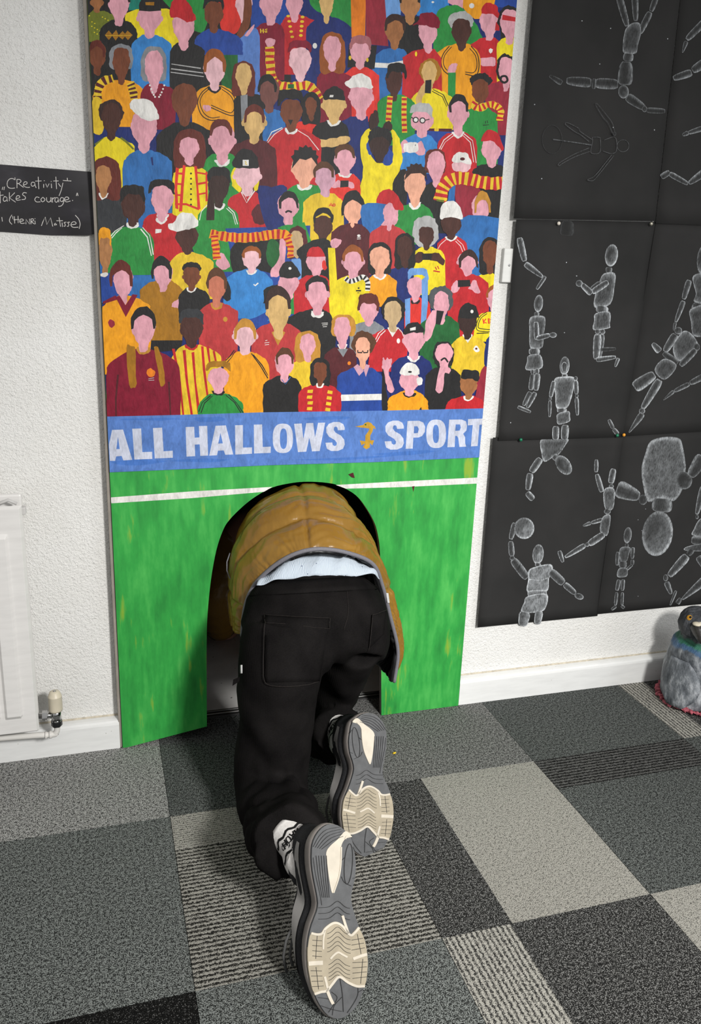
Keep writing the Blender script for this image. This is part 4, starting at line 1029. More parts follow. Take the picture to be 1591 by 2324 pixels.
class Chalk:
    def __init__(self, sheet, crop):
        self.s, self.c = sheet, crop
        self.v, self.f, self.a = [], [], []
        self.lv = 0

    def add(self, pts, vals, faces):
        sheet = self.s
        self.lv += 1
        b = len(self.v)
        for p, k in zip(pts, vals):
            q = S_(self.c, p)
            self.v.append(on_y(q[0], q[1], sheet_y(sheet, *q) - 0.0006 - 0.00002 * self.lv))
            self.a.append(k)
        self.f += [tuple(b + i for i in fc) for fc in faces]

    def limb(self, x0, y0, x1, y1, w0, w1=None, k=1.0, core=0.30):
        """shaded mannequin limb: bright rim, duller middle"""
        w1 = w0 if w1 is None else w1
        d = np.array([x1 - x0, y1 - y0], float)
        L = np.hypot(*d) + 1e-9
        d /= L
        n_ = np.array([-d[1], d[0]])
        prof = [(-1, 0.95), (-0.84, 1.25), (-0.64, 0.75), (-0.2, core * 0.85), (0.25, core * 0.6), (0.72, 0.36), (0.88, 0.95), (1, 0.8)]
        ts = [0, 0.06, 0.2, 0.5, 0.8, 0.94, 1]
        pts, vals, faces = [], [], []
        for t_ in ts:
            endw = {0: 0.62, 0.06: 0.86, 0.94: 0.86, 1: 0.62}.get(t_, 1.0)
            w = (w0 + (w1 - w0) * t_) * endw * (1 + 0.10 * math.sin(math.pi * t_))
            for u, b_ in prof:
                p = np.array([x0, y0]) + d * L * t_ + n_ * u * w / 2
                pts.append(p)
                vals.append(k * (b_ if t_ not in (0, 1) else 0.95))
        m_ = len(prof)
        for i in range(len(ts) - 1):
            for j in range(m_ - 1):
                a = i * m_ + j
                faces.append((a, a + m_, a + m_ + 1, a + 1))
        self.add(pts, vals, faces)

    def blob(self, cx, cy, rx, ry, rot=0, k=1.0, core=0.28):
        rings = [(1.0, 0.9), (0.93, 1.2), (0.80, 0.6), (0.5, core), (0.15, core * 1.2)]
        n_ = 22
        pts, vals, faces = [], [], []
        for sc, b_ in rings:
            for i, p in enumerate(ell(cx, cy, rx * sc, ry * sc, n_, rot)):
                a = 2 * math.pi * i / n_
                pts.append(p)
                vals.append(k * b_ * (0.8 + 0.3 * math.cos(a - 0.7)))
        for r_ in range(len(rings) - 1):
            for i in range(n_):
                j = (i + 1) % n_
                faces.append((r_ * n_ + i, r_ * n_ + j, (r_ + 1) * n_ + j, (r_ + 1) * n_ + i))
        faces.append(tuple((len(rings) - 1) * n_ + i for i in range(n_)))
        self.add(pts, vals, faces)

    def shape(self, poly_, k=1.0, core=0.3):
        P = [np.array(q) for q in cr(poly_, 4, True)]
        c_ = sum(P) / len(P)
        rings = [(1.0, 0.9), (0.95, 1.2), (0.86, 0.6), (0.55, core), (0.2, core * 1.15)]
        pts, vals, faces = [], [], []
        n_ = len(P)
        for sc, b_ in rings:
            for p in P:
                pts.append(c_ + (p - c_) * sc)
                vals.append(k * b_)
        for r_ in range(len(rings) - 1):
            for i in range(n_):
                j = (i + 1) % n_
                faces.append((r_ * n_ + i, r_ * n_ + j, (r_ + 1) * n_ + j, (r_ + 1) * n_ + i))
        faces.append(tuple((len(rings) - 1) * n_ + i for i in range(n_)))
        self.add(pts, vals, faces)

    def line(self, pts, w=4, k=0.6, smooth=True):
        pa = cr(pts, 5) if smooth and len(pts) > 2 else pts
        for q in ribbon(pa, w):
            self.add(q, [k] * 4, [(0, 1, 2, 3)])

    def done(self, name='chalk_figure', label=None):
        o = mesh_obj(name, self.v, self.f, M_CHALK, self.s['o'])
        at = o.data.attributes.new('chalk', 'FLOAT', 'POINT')
        at.data.foreach_set('value', [float(x) for x in self.a])
        if label:
            o['label'] = label
        return o


# top left: handstand
c = Chalk(SH1, 'J1')
k = 0.62
c.limb(1010, -30, 1070, 185, 52, 40, k); c.limb(1122, -60, 1130, 148, 50, 34, k); c.limb(1275, -20, 1238, 80, 40, 34, k); c.limb(1232, 85, 1158, 235, 46, 40, k)
c.shape([(1065, 195), (1110, 160), (1158, 165), (1168, 230), (1145, 320), (1130, 378), (1045, 376), (1040, 300), (1048, 240)], k)
c.limb(1080, 378, 1074, 432, 68, 66, k); c.limb(1064, 436, 1052, 600, 84, 104, k * 0.8)
c.limb(1005, 596, 845, 588, 70, 72, k * 0.8); c.limb(838, 556, 832, 628, 26, 26, k * 0.8); c.limb(815, 585, 640, 570, 74, 54, k * 0.75); c.limb(608, 588, 520, 535, 44, 22, k * 0.6)
c.blob(1043, 648, 38, 48, 0, k); c.limb(1068, 682, 1192, 765, 70, 46, k * 0.75); c.blob(1192, 770, 18, 22, 0, k); c.limb(1205, 778, 1338, 785, 40, 34, k * 0.65)
c.done('chalk_figure')
c = Chalk(SH1, 'J1')
kk = 0.34
c.line(ell(1040, 1030, 42, 42, 22) + [(1082, 1030)], 3, kk); c.line([(545, 985), (690, 1005), (820, 1025)], 8, kk)
c.line(ell(540, 985, 70, 100, 24) + [(610, 985)], 2.5, 0.16)
c.line([(822, 970), (870, 970), (880, 985), (876, 1075), (815, 1080), (825, 1000), (822, 970)], 3, kk); c.line([(905, 990), (985, 970), (995, 1060), (960, 1085), (900, 1068)], 3, kk)
c.line([(820, 985), (740, 930), (725, 905), (650, 868), (635, 880), (700, 930), (745, 955), (800, 1000)], 3, kk)
c.line([(800, 1045), (705, 1085), (640, 1120), (585, 1155), (590, 1170), (620, 1150), (700, 1108), (805, 1070)], 3, kk)
c.line([(985, 940), (965, 870), (930, 820), (860, 735), (850, 745), (900, 830), (935, 870), (970, 950)], 3, kk * 0.8)
c.line([(960, 1095), (900, 1170), (870, 1210), (830, 1250), (790, 1270), (830, 1275), (880, 1220), (920, 1170), (975, 1100)], 3, kk)
c.blob(980, 945, 12, 14, 0, kk)
c.done('chalk_sketch', 'faint chalk outline figure')
# top right: limbs
for grp in ([(1640, 130, 1490, 280, 50, 42), (1488, 292, 1460, 372, 34, 10)], [(1640, 430, 1530, 500, 70, 52), (1525, 512, 1395, 555, 56, 40)],
            [(1640, 895, 1500, 940, 40, 28), (1500, 938, 1460, 955, 34, 18)], [(1310, 1252, 1370, 1214, 42, 36), (1368, 1226, 1500, 1300, 40, 30), (1505, 1296, 1640, 1200, 34, 60)]):
    c = Chalk(SH2, 'J1')
    for g_ in grp:
        c.limb(*g_, 0.7)
    c.done('chalk_limb')
# middle sheet
c = Chalk(SH3, 'J2')
c.limb(308, 185, 345, 352, 48, 40); c.limb(348, 368, 472, 462, 48, 26); c.limb(492, 458, 430, 550, 26, 22, 0.8)
c.done('chalk_limb')
c = Chalk(SH3, 'J2')
c.blob(958, 310, 46, 80, 8); c.limb(942, 395, 938, 432, 46, 40, 0.7); c.shape([(905, 438), (982, 436), (982, 520), (950, 655), (842, 680), (840, 600), (872, 500)], 0.8)
c.limb(880, 505, 815, 555, 40, 36, 0.7); c.limb(935, 497, 822, 572, 42, 42); c.limb(818, 582, 745, 512, 46, 34); c.blob(730, 508, 24, 24)
c.limb(897, 668, 887, 716, 82, 80); c.shape([(845, 720), (945, 708), (948, 800), (940, 825), (832, 838), (836, 770)], 0.9); c.blob(860, 850, 18, 18); c.blob(896, 850, 18, 18)
c.limb(894, 868, 872, 1030, 40, 34, 0.8); c.limb(862, 868, 850, 1045, 58, 44); c.limb(850, 1048, 990, 1028, 38, 24); c.limb(890, 975, 990, 970, 30, 20, 0.35); c.limb(1008, 1036, 984, 1098, 26, 16)
c.done()
c = Chalk(SH3, 'J2')
c.blob(443, 650, 32, 62, 6); c.limb(430, 712, 430, 740, 34, 32); c.shape([(385, 748), (475, 738), (492, 780), (478, 880), (468, 962), (385, 965), (378, 850)], 0.75)
c.limb(426, 780, 430, 905, 36, 34); c.limb(428, 898, 522, 872, 34, 32); c.blob(545, 873, 27, 19); c.limb(414, 968, 413, 1014, 74, 70)
c.shape([(372, 1018), (455, 1012), (468, 1105), (355, 1120), (362, 1060)], 0.85); c.limb(402, 1118, 400, 1145, 26, 26); c.limb(434, 1112, 434, 1142, 26, 26); c.limb(402, 1148, 388, 1262, 36, 34, 0.8); c.limb(436, 1145, 424, 1265, 44, 38)
c.limb(386, 1275, 336, 1372, 38, 24, 0.85); c.limb(420, 1278, 362, 1388, 38, 26); c.limb(296, 1380, 388, 1418, 26, 20)
c.done()
c = Chalk(SH3, 'J2')
c.blob(627, 1090, 35, 66, 4); c.line([(610, 1130), (608, 1085), (625, 1065), (645, 1085), (640, 1130)], 6, 0.9); c.limb(628, 1150, 629, 1172, 38, 36)
c.shape([(555, 1185), (620, 1166), (692, 1170), (698, 1215), (675, 1320), (640, 1392), (572, 1392), (560, 1290)], 1.0)
c.limb(552, 1198, 528, 1312, 32, 28); c.blob(525, 1326, 12, 12); c.limb(524, 1338, 521, 1452, 28, 18, 0.9); c.blob(706, 1180, 13, 16); c.limb(706, 1195, 712, 1290, 32, 30); c.blob(713, 1303, 13, 13); c.limb(712, 1315, 718, 1440, 30, 22, 0.9)
c.limb(608, 1392, 608, 1420, 66, 64); c.shape([(578, 1430), (655, 1410), (665, 1450), (660, 1485), (585, 1505), (572, 1470)], 0.9); c.limb(566, 1518, 563, 1612, 46, 46); c.limb(632, 1508, 626, 1612, 52, 50)
c.done()
c = Chalk(SH3, 'J2')
c.limb(940, 1470, 970, 1532, 24, 28, 0.8); c.limb(972, 1536, 1004, 1574, 28, 30, 0.9)
c.done('chalk_limb')
c = Chalk(SH3, 'J2')
c.limb(650, 66, 640, 170, 80, 100, 0.16)
c.done('chalk_smudge')
# diving figure
c = Chalk(SH4, 'J2')
c.blob(1600, 340, 38, 100, 5, 0.8); c.shape([(1530, 470), (1580, 435), (1680, 440), (1680, 640), (1545, 640), (1555, 580)], 0.7); c.limb(1508, 485, 1468, 620, 44, 34, 0.8); c.limb(1468, 632, 1412, 782, 40, 24, 0.75); c.limb(1410, 786, 1398, 840, 24, 12, 0.7)
c.limb(1575, 650, 1560, 700, 70, 80, 0.6); c.shape([(1515, 690), (1640, 670), (1640, 860), (1540, 880), (1520, 780)], 0.65)
c.done()
c = Chalk(SH4, 'J2')
c.shape([(1475, 842), (1520, 860), (1565, 920), (1560, 970), (1440, 1060), (1395, 1000), (1400, 930), (1440, 870)], 0.75)
c.blob(1430, 842, 28, 26, 0, 0.8); c.limb(1412, 868, 1335, 990, 58, 44, 0.8); c.limb(1300, 990, 1248, 932, 52, 30, 1.0); c.limb(1325, 998, 1425, 1075, 40, 50, 0.5); c.blob(1562, 958, 22, 26, 0, 0.6); c.limb(1555, 975, 1445, 1090, 46, 40, 0.7)
c.shape([(1330, 1040), (1420, 1090), (1335, 1190), (1262, 1120)], 0.65); c.limb(1262, 1150, 1120, 1245, 66, 88, 0.8); c.limb(1300, 1190, 1178, 1392, 62, 42, 0.85); c.blob(1174, 1410, 22, 20, 0, 0.9); c.limb(1178, 1428, 1082, 1562, 52, 12, 0.7)
c.limb(1640, 1150, 1512, 1215, 46, 36, 0.7); c.limb(1508, 1218, 1402, 1270, 34, 26, 0.7); c.limb(1398, 1270, 1325, 1332, 28, 8, 0.7)
c.done()
# lower sheet
c = Chalk(SH5, 'J3')
c.shape([(540, 112), (620, 100), (720, 104), (700, 150), (660, 205), (620, 225), (565, 255), (545, 200)], 0.8); c.limb(540, 232, 478, 322, 46, 44, 0.9); c.limb(472, 330, 456, 440, 46, 34, 0.9); c.limb(450, 455, 492, 502, 38, 40, 0.95); c.limb(625, 215, 650, 235, 40, 40, 0.7); c.blob(690, 276, 46, 72, -35, 0.8)
c.done()
c = Chalk(SH5, 'J3')
c.limb(906, 240, 904, 322, 24, 26); c.limb(908, 335, 942, 452, 30, 34); c.limb(1018, 300, 1000, 395, 38, 40); c.blob(1003, 415, 16, 14); c.shape([(955, 438), (1022, 432), (1015, 560), (962, 560)], 0.9); c.blob(977, 580, 22, 18)
c.limb(948, 632, 872, 655, 26, 22); c.limb(868, 655, 818, 674, 26, 12); c.shape([(948, 615), (998, 605), (985, 715), (965, 740), (928, 705)], 0.8); c.limb(955, 728, 855, 795, 44, 42); c.blob(845, 797, 14, 14); c.limb(832, 800, 700, 880, 38, 22); c.limb(662, 838, 686, 912, 30, 22)
c.done()
c = Chalk(SH5, 'J3')
c.blob(432, 690, 67, 71, 0, 0.95, 0.5)
c.done('chalk_ball')
c = Chalk(SH5, 'J3')
c.limb(372, 655, 344, 762, 40, 30, 0.8); c.limb(344, 775, 352, 872, 34, 38, 0.75); c.blob(354, 886, 17, 15, 0, 0.8); c.limb(358, 895, 452, 1018, 54, 52, 0.7); c.blob(523, 860, 37, 66, 6, 1.0, 0.6); c.limb(524, 918, 522, 940, 36, 36, 0.9)
c.shape([(462, 965), (520, 938), (605, 925), (620, 965), (595, 1020), (580, 1105), (455, 1110), (458, 1030)], 1.0, 0.62); c.line([(465, 1025), (540, 1030), (600, 1010)], 5, 1.0); c.limb(455, 1118, 580, 1112, 38, 36, 1.0, 0.7)
c.shape([(455, 1135), (582, 1120), (572, 1215), (520, 1240), (415, 1240), (430, 1180)], 1.0, 0.6); c.limb(438, 1238, 422, 1330, 74, 56, 1.0, 0.6); c.limb(532, 1232, 518, 1318, 52, 42, 1.0, 0.6)
c.limb(604, 970, 690, 1052, 54, 52, 0.8); c.limb(696, 1055, 768, 1118, 42, 34, 0.85); c.blob(792, 1136, 31, 20, 20, 1.0)
c.done()
# lower right sheet
c = Chalk(SH6, 'J4')
c.shape([(500, 230), (600, 180), (740, 165), (860, 190), (895, 280), (925, 450), (930, 570), (880, 720), (890, 800), (790, 935), (640, 905), (480, 945), (430, 800), (400, 560), (450, 350)], 0.72, 0.5)
c.limb(655, 905, 640, 1065, 215, 230, 0.6, 0.4); c.blob(592, 1325, 185, 272, 8, 0.85, 0.4); c.limb(105, 780, 375, 885, 220, 120, 0.7); c.blob(418, 920, 52, 62, 0, 0.5); c.blob(915, 690, 94, 106, 0, 0.5); c.limb(985, 640, 1140, 400, 110, 170, 0.6)
c.done('chalk_figure', 'large upside down chalk head and torso')
c = Chalk(SH6, 'J4')
c.blob(235, 1345, 48, 98, 7, 0.8); c.limb(226, 1445, 224, 1490, 42, 40, 0.6); c.shape([(145, 1500), (265, 1490), (255, 1560), (220, 1660), (150, 1660)], 0.6); c.limb(118, 1545, 108, 1705, 46, 40, 0.7); c.limb(300, 1490, 290, 1625, 46, 40, 0.8); c.limb(292, 1640, 290, 1700, 44, 40, 0.7); c.limb(290, 1700, 205, 1775, 34, 26, 0.8)
c.limb(178, 1660, 176, 1735, 92, 86, 0.6); c.shape([(130, 1745), (220, 1738), (238, 1790), (215, 1842), (110, 1842)], 0.75); c.limb(132, 1878, 106, 2008, 50, 44, 0.8); c.limb(104, 2030, 88, 2185, 42, 34, 0.8); c.limb(182, 1875, 172, 2010, 46, 38, 0.8); c.limb(174, 2030, 168, 2182, 36, 30, 0.8); c.limb(96, 2195, 42, 2238, 36, 30, 0.7); c.limb(160, 2190, 196, 2218, 36, 34, 0.9)
c.done()
c = Chalk(SH6, 'J4')
c.limb(1150, 760, 1062, 1095, 100, 52, 0.85); c.blob(1066, 1125, 20, 26, 0, 0.8); c.shape([(1090, 1160), (1200, 1120), (1200, 1350), (1010, 1345), (1030, 1270)], 0.85); c.limb(1000, 1400, 1200, 1420, 100, 90, 0.7); c.shape([(950, 1480), (1200, 1440), (1200, 1530), (930, 1530)], 0.8); c.limb(1010, 1520, 960, 1580, 70, 60, 0.5); c.limb(948, 1590, 730, 1835, 112, 78, 0.9); c.blob(690, 1855, 30, 42, 0, 0.8); c.limb(700, 1905, 756, 2050, 76, 42, 0.85); c.limb(815, 2010, 745, 2185, 36, 22, 0.9); c.limb(1200, 1850, 885, 2115, 120, 36, 0.85); c.limb(870, 2100, 830, 2165, 40, 60, 0.7); c.limb(1080, 1600, 1200, 1760, 90, 90, 0.7)
c.done()
# small dust marks
for s_, cr_, pts in ((SH1, 'J1', [(750, 147), (952, 200), (875, 452), (1262, 918), (1355, 274), (465, 1262), (415, 738), (970, 900)]), (SH3, 'J2', [(640, 360), (712, 455), (625, 856), (245, 1492)]), (SH6, 'J4', [(450, 1030), (360, 1160), (360, 2075), (405, 1290)])):
    c = Chalk(s_, cr_)
    for x, y in pts:
        c.blob(x, y, 4, 4, 0, 1.4, 1.2)
    o = c.done('chalk_specks')
    o['kind'] = 'stuff'


def pin(px, py, col, label, metal):
    p = on_y(px, py, 2.0655)
    o = empty('pushpin', tuple(p))
    tag(o, label, 'pin', 'pins holding the paper sheets')
    m_ = plain('pin_' + col, col, 0.3, 0.5, 0.05, 40, 0.7 if metal else 0.0)
    prof = [(0.0001, -0.0075), (0.003, -0.007), (0.0047, -0.005), (0.0050, -0.003), (0.0040, -0.001), (0.0035, 0.0)]
    v_, f_ = [], []
    for r_, d in prof:
        for i in range(14):
            a = 2 * math.pi * i / 14
            v_.append((p[0] + r_ * math.cos(a), p[1] + d + 0.003, p[2] + r_ * math.sin(a)))
    for i in range(len(prof) - 1):
        for j in range(14):
            j2 = (j + 1) % 14
            f_.append((i * 14 + j, i * 14 + j2, (i + 1) * 14 + j2, (i + 1) * 14 + j))
    mesh_obj('head', v_, f_, m_, o, True)
    v_, f_ = tube_mesh([(p[0], p[1] + 0.002, p[2]), (p[0], Y_WALL + 0.006, p[2])], 0.0006, 6)
    mesh_obj('spike', v_, f_, M_ALU, o)


pin(1268, 507, 'D8D0C4', 'pale round pin at the top of the middle sheet, nearer the mural', False)
pin(1478, 508, 'B9B4A4', 'silver pin at the top right corner of the middle sheet', True)
pin(1182, 998, '0F6B4B', 'green pin nearest the white wall strip', False)
pin(1401, 988, '15704F', 'green pin beside the orange pin', False)
pin(1416, 987, 'E0962A', 'small orange pin next to a green one', False)

# ------------------------------------------------------------------ handwritten quotation on black card
YQ = Y_WALL - 0.004
sgn = empty('quote_sign', tuple(on_y(100, 525, YQ)))
tag(sgn, 'black paper strip with a handwritten white quotation about creativity on the white wall', 'sign')


def sign_edges(px):
    return np.interp(px, [-160, 0, 209], [363, 373, 390]), np.interp(px, [-160, 0, 110, 200, 216], [523, 526, 534, 534, 530])


def sign_y(px, py):
    a = (px + 160) / 372
    top, bot = sign_edges(px)
    b = (py - top) / (bot - top)
    return YQ - 0.010 * max(0, a - 0.8) / 0.2 * b - 0.0015 * math.sin(a * 9)


nu, nv = 20, 6
fv = []
for j in range(nv + 1):
    for i in range(nu + 1):
        a, b = i / nu, j / nv
        top = np.interp(-160 + a * 370, [-160, 0, 209], [363, 373, 390])
        bot = np.interp(-160 + a * 370, [-160, 0, 110, 200, 216], [523, 526, 534, 534, 530])
        px = -160 + a * (368 + 7 * b)
        py = top + (bot - top) * b
        fv.append(on_y(px, py, sign_y(px, py)))
N_ = len(fv)
fv2 = fv + [p + np.array([0, 0.0006, 0]) for p in fv]
ff = []
for j in range(nv):
    for i in range(nu):
        a = j * (nu + 1) + i
        ff += [(a, a + nu + 1, a + nu + 2, a + 1), (N_ + a, N_ + a + 1, N_ + a + nu + 2, N_ + a + nu + 1)]
t = NT('black_card', 0.42, 0.35)
n1 = t.noise(t.coord((1, 1, 2)), 9, 4)
t.base(t.ramp(n1, [(0.35, (0.012, 0.011, 0.013)), (0.62, (0.022, 0.020, 0.026)), (0.75, (0.04, 0.038, 0.045))]))
M_CARD = t.m
mesh_obj('card', fv2, ff, M_CARD, sgn, True)
STRK = [
    [(40, 515), (30, 555)], [(62, 512), (54, 558)],
    [(205, 415), (175, 400), (135, 405), (105, 440), (100, 490), (120, 525), (160, 535), (208, 530)], [(207, 383), (210, 418)],
    [(235, 410), (236, 532)], [(235, 410), (275, 414), (292, 438), (268, 463), (240, 470)], [(255, 468), (327, 522)],
    [(325, 490), (372, 472), (372, 448), (342, 446), (324, 480), (340, 510), (385, 523), (415, 518)],
    [(482, 456), (447, 450), (432, 480), (450, 506), (480, 490), (482, 456), (490, 500), (502, 528)],
    [(530, 374), (540, 545)], [(490, 435), (577, 432)], [(606, 475), (606, 528)], [(610, 428), (620, 430)],
    [(635, 470), (655, 522), (682, 470)], [(712, 470), (717, 532)], [(706, 440), (716, 441)], [(775, 374), (786, 545)], [(740, 433), (814, 432)],
    [(808, 465), (842, 512)], [(874, 458), (850, 560), (820, 640)], [(873, 425), (930, 430), (990, 433)], [(934, 390), (937, 425)],
    [(0, 575), (4, 742)], [(-10, 636), (48, 628)], [(92, 660), (62, 650), (45, 690), (60, 715), (95, 695), (94, 655), (103, 718)], [(130, 590), (130, 712)], [(206, 594), (132, 668), (216, 727)],
    [(225, 680), (272, 664), (266, 640), (236, 640), (222, 680), (240, 700), (288, 694)], [(370, 600), (332, 594), (313, 622), (350, 652), (348, 684), (300, 692)],
    [(547, 665), (507, 655), (484, 690), (505, 722), (562, 722)], [(595, 658), (568, 690), (590, 722), (624, 694), (598, 658)], [(645, 660), (650, 708), (678, 726), (702, 705), (704, 660), (712, 727)],
    [(724, 662), (730, 732)], [(730, 690), (750, 666), (777, 668)], [(802, 665), (770, 670), (764, 715), (790, 726), (808, 692), (805, 665), (817, 728)],
    [(882, 670), (850, 664), (834, 700), (860, 720), (884, 692), (886, 668), (880, 740), (850, 778), (810, 785)], [(898, 700), (952, 684), (946, 660), (912, 658), (896, 700), (925, 723), (978, 711)], [(1002, 703), (1014, 704)],
    [(1060, 640), (1072, 600), (1084, 640)],
    [(25, 935), (34, 995)], [(165, 903), (135, 958), (135, 1000), (167, 1036)], [(176, 922), (180, 962)], [(200, 924), (205, 1022)], [(250, 918), (252, 1016)], [(188, 972), (268, 967)],
    [(277, 995), (322, 984), (316, 965), (286, 964), (274, 1000), (300, 1022), (344, 1018)], [(360, 1032), (360, 964), (411, 1032), (411, 958)], [(430, 1032), (430, 958)], [(430, 960), (460, 960), (466, 984), (435, 996), (482, 1032)],
    [(485, 985), (491, 1032)], [(482, 955), (490, 955)],
    [(575, 1056), (600, 990), (628, 933), (650, 1038), (702, 943), (733, 1064)], [(776, 1020), (756, 1030), (760, 1046), (782, 1034), (787, 1046)], [(820, 938), (841, 1067)], [(783, 985), (872, 985)],
    [(862, 1010), (867, 1070)], [(922, 1005), (891, 1010), (906, 1036), (902, 1060), (884, 1058)], [(972, 1005), (941, 1008), (956, 1036), (948, 1062), (930, 1060)],
    [(990, 1042), (1052, 1030), (1047, 1004), (1006, 1004), (984, 1046), (1016, 1076), (1087, 1075)], [(1045, 908), (1092, 962), (1112, 1030), (1100, 1096)],
]
M_MARK = plain('white_marker', (0.60, 0.58, 0.56), 0.7, 0.2, 0.2, 200)


def word_of(st):
    x, y = st[0]
    if y < 585 and not (x < 20 and y > 560) and y < 560:
        return 0
    if y < 800:
        return 1 if x < 420 else 2
    return 3 if x < 540 else 4


words_ = {}
for st in STRK:
    words_.setdefault(word_of(st), []).append(st)
for wk in sorted(words_):
    vv, fc = [], []
    for st in words_[wk]:
        sharp = st[0] in ((360, 1032), (575, 1056), (635, 470), (206, 594))
        pa = cr(st, 5) if len(st) > 2 and not sharp else [np.array(p_, float) for p_ in st]
        for q in ribbon(pa, 9.5):
            b0 = len(vv)
            for p_ in q:
                x, y = S_('K', p_)
                vv.append(on_y(x, y, sign_y(x, y) - 0.0007))
            fc.append((b0, b0 + 1, b0 + 2, b0 + 3))
    mesh_obj('handwritten_word', vv, fc, M_MARK, sgn)['label'] = 'white handwritten word'
# ------------------------------------------------------------------ the crawling person
person = empty('person', (0.45, 1.75, 0.0))
tag(person, 'person crawling head first into the arch in a gold puffer jacket and black trousers', 'person')
V3 = lambda *a: np.array(a, float)


def ring_loft(rings, seg=28):
    """rings: (centre, lateral dir, other dir, r_lat, r_other) -> closed tube"""
    v, f = [], []
    for c, l, o, rl, ro in rings:
        c, l, o = V3(*c), V3(*l), V3(*o)
        for k in range(seg):
            a = 2 * math.pi * k / seg
            v.append(c + math.cos(a) * rl * l + math.sin(a) * ro * o)
    n_ = len(rings)
    for i in range(n_ - 1):
        for k in range(seg):
            k2 = (k + 1) % seg
            f.append((i * seg + k, i * seg + k2, (i + 1) * seg + k2, (i + 1) * seg + k))
    f.append(tuple(range(seg))[::-1])
    f.append(tuple((n_ - 1) * seg + k for k in range(seg)))
    return v, f


def limb_rings(stations, lat=(1, 0, 0), sub=5):
    """stations: (x,y,z, r_lat, r_other) smoothed; rings perpendicular to the path"""
    P = cr(stations, sub)
    out = []
    lat = V3(*lat)
    for i, p in enumerate(P):
        t = P[min(i + 1, len(P) - 1)][:3] - P[max(i - 1, 0)][:3]
        t /= np.linalg.norm(t)
        l = lat - np.dot(lat, t) * t
        l /= np.linalg.norm(l)
        o = np.cross(t, l)
        out.append((p[:3], l, o, p[3], p[4]))
    return out


def join(parts):
    v, f = [], []
    for a, b in parts:
        k = len(v)
        v += list(a)
        f += [tuple(i + k for i in q) for q in b]
    return v, f


def remeshed(v, f, voxel, smooth_it=6, factor=0.5):
    me = bpy.data.meshes.new('tmp')
    me.from_pydata([tuple(map(float, p)) for p in v], [], f)
    o = bpy.data.objects.new('tmp', me)
    COL.objects.link(o)
    bm_ = bmesh.new()
    bm_.from_mesh(me)
    bmesh.ops.recalc_face_normals(bm_, faces=bm_.faces[:])
    bm_.to_mesh(me)
    bm_.free()
    m_ = o.modifiers.new('r', 'REMESH')
    m_.mode = 'VOXEL'
    m_.voxel_size = voxel
    s_ = o.modifiers.new('s', 'SMOOTH')
    s_.iterations = smooth_it
    s_.factor = factor
    dg = bpy.context.evaluated_depsgraph_get()
    me2 = bpy.data.meshes.new_from_object(o.evaluated_get(dg))
    bpy.data.objects.remove(o)
    bpy.data.meshes.remove(me)
    return me2


def mesh_arrays(me):
    n_ = len(me.vertices)
    co = np.empty(n_ * 3)
    me.vertices.foreach_get('co', co)
    no = np.empty(n_ * 3)
    me.vertex_normals.foreach_get('vector', no)
    return co.reshape(-1, 3), no.reshape(-1, 3)


def put(me, name, mat, parent):
    me.materials.clear()
    me.materials.append(mat)
    me.polygons.foreach_set('use_smooth', [True] * len(me.polygons))
    me.name = name
    o = bpy.data.objects.new(name, me)
    COL.objects.link(o)
    o.parent = parent
    o.matrix_parent_inverse = parent.matrix_world.inverted()
    return o


def vnoise(P, s, seed=0):
    """cheap smooth noise from sines"""
    r = np.random.RandomState(seed)
    out = np.zeros(len(P))
    for k in range(7):
        d = r.normal(size=3)
        d /= np.linalg.norm(d)
        fr = s * (0.7 + 0.9 * r.rand())
        out += np.sin(P @ d * fr * 2 * math.pi + r.rand() * 6.28 + 1.3 * np.sin(P @ r.normal(size=3) * fr * 1.7 + r.rand() * 6))
    return out / 7


# trousers -------------------------------------------------
M_CORD = None


def cord():
    t = NT('black_corduroy', 0.95, 0.03)
    v = t.coord()
    n1 = t.noise(v, 420, 2)
    n2 = t.noise(v, 12, 4)
    w = t.n('ShaderNodeTexWave')
    w.inputs['Scale'].default_value = 95
    w.inputs['Distortion'].default_value = 1.5
    t.l(v, w.inputs[0])
    t.base(t.ramp(t.math('ADD', t.math('MULTIPLY', n2, 0.7), t.math('MULTIPLY', n1, 0.3)), [(0.3, (0.0040, 0.0037, 0.0038)), (0.7, (0.0125, 0.0113, 0.0112))]))
    t.b.inputs['Sheen Weight'].default_value = 0.0
    t.b.inputs['Sheen Roughness'].default_value = 0.5
    t.b.inputs['Sheen Tint'].default_value = (0.35, 0.32, 0.31, 1)
    t.bump(t.math('ADD', t.math('MULTIPLY', w.outputs[1], 0.5), n1), 0.25, 0.002)
    return t.m


M_CORD = cord()
pelv = limb_rings([(0.497, 1.872, 0.480, 0.168, 0.098), (0.492, 1.82, 0.455, 0.178, 0.125), (0.480, 1.765, 0.425, 0.183, 0.138), (0.466, 1.735, 0.385, 0.163, 0.114), (0.472, 1.725, 0.355, 0.10, 0.07)])
legL = limb_rings([(0.398, 1.745, 0.45, 0.098, 0.11), (0.386, 1.725, 0.41, 0.098, 0.12), (0.376, 1.705, 0.34, 0.095, 0.122), (0.364, 1.69, 0.23, 0.088, 0.106), (0.354, 1.675, 0.14, 0.088, 0.095), (0.348, 1.640, 0.090, 0.086, 0.088),
                   (0.345, 1.565, 0.090, 0.082, 0.082), (0.342, 1.47, 0.115, 0.082, 0.080), (0.334, 1.41, 0.142, 0.079, 0.075), (0.325, 1.37, 0.168, 0.075, 0.070), (0.320, 1.345, 0.182, 0.074, 0.068)])
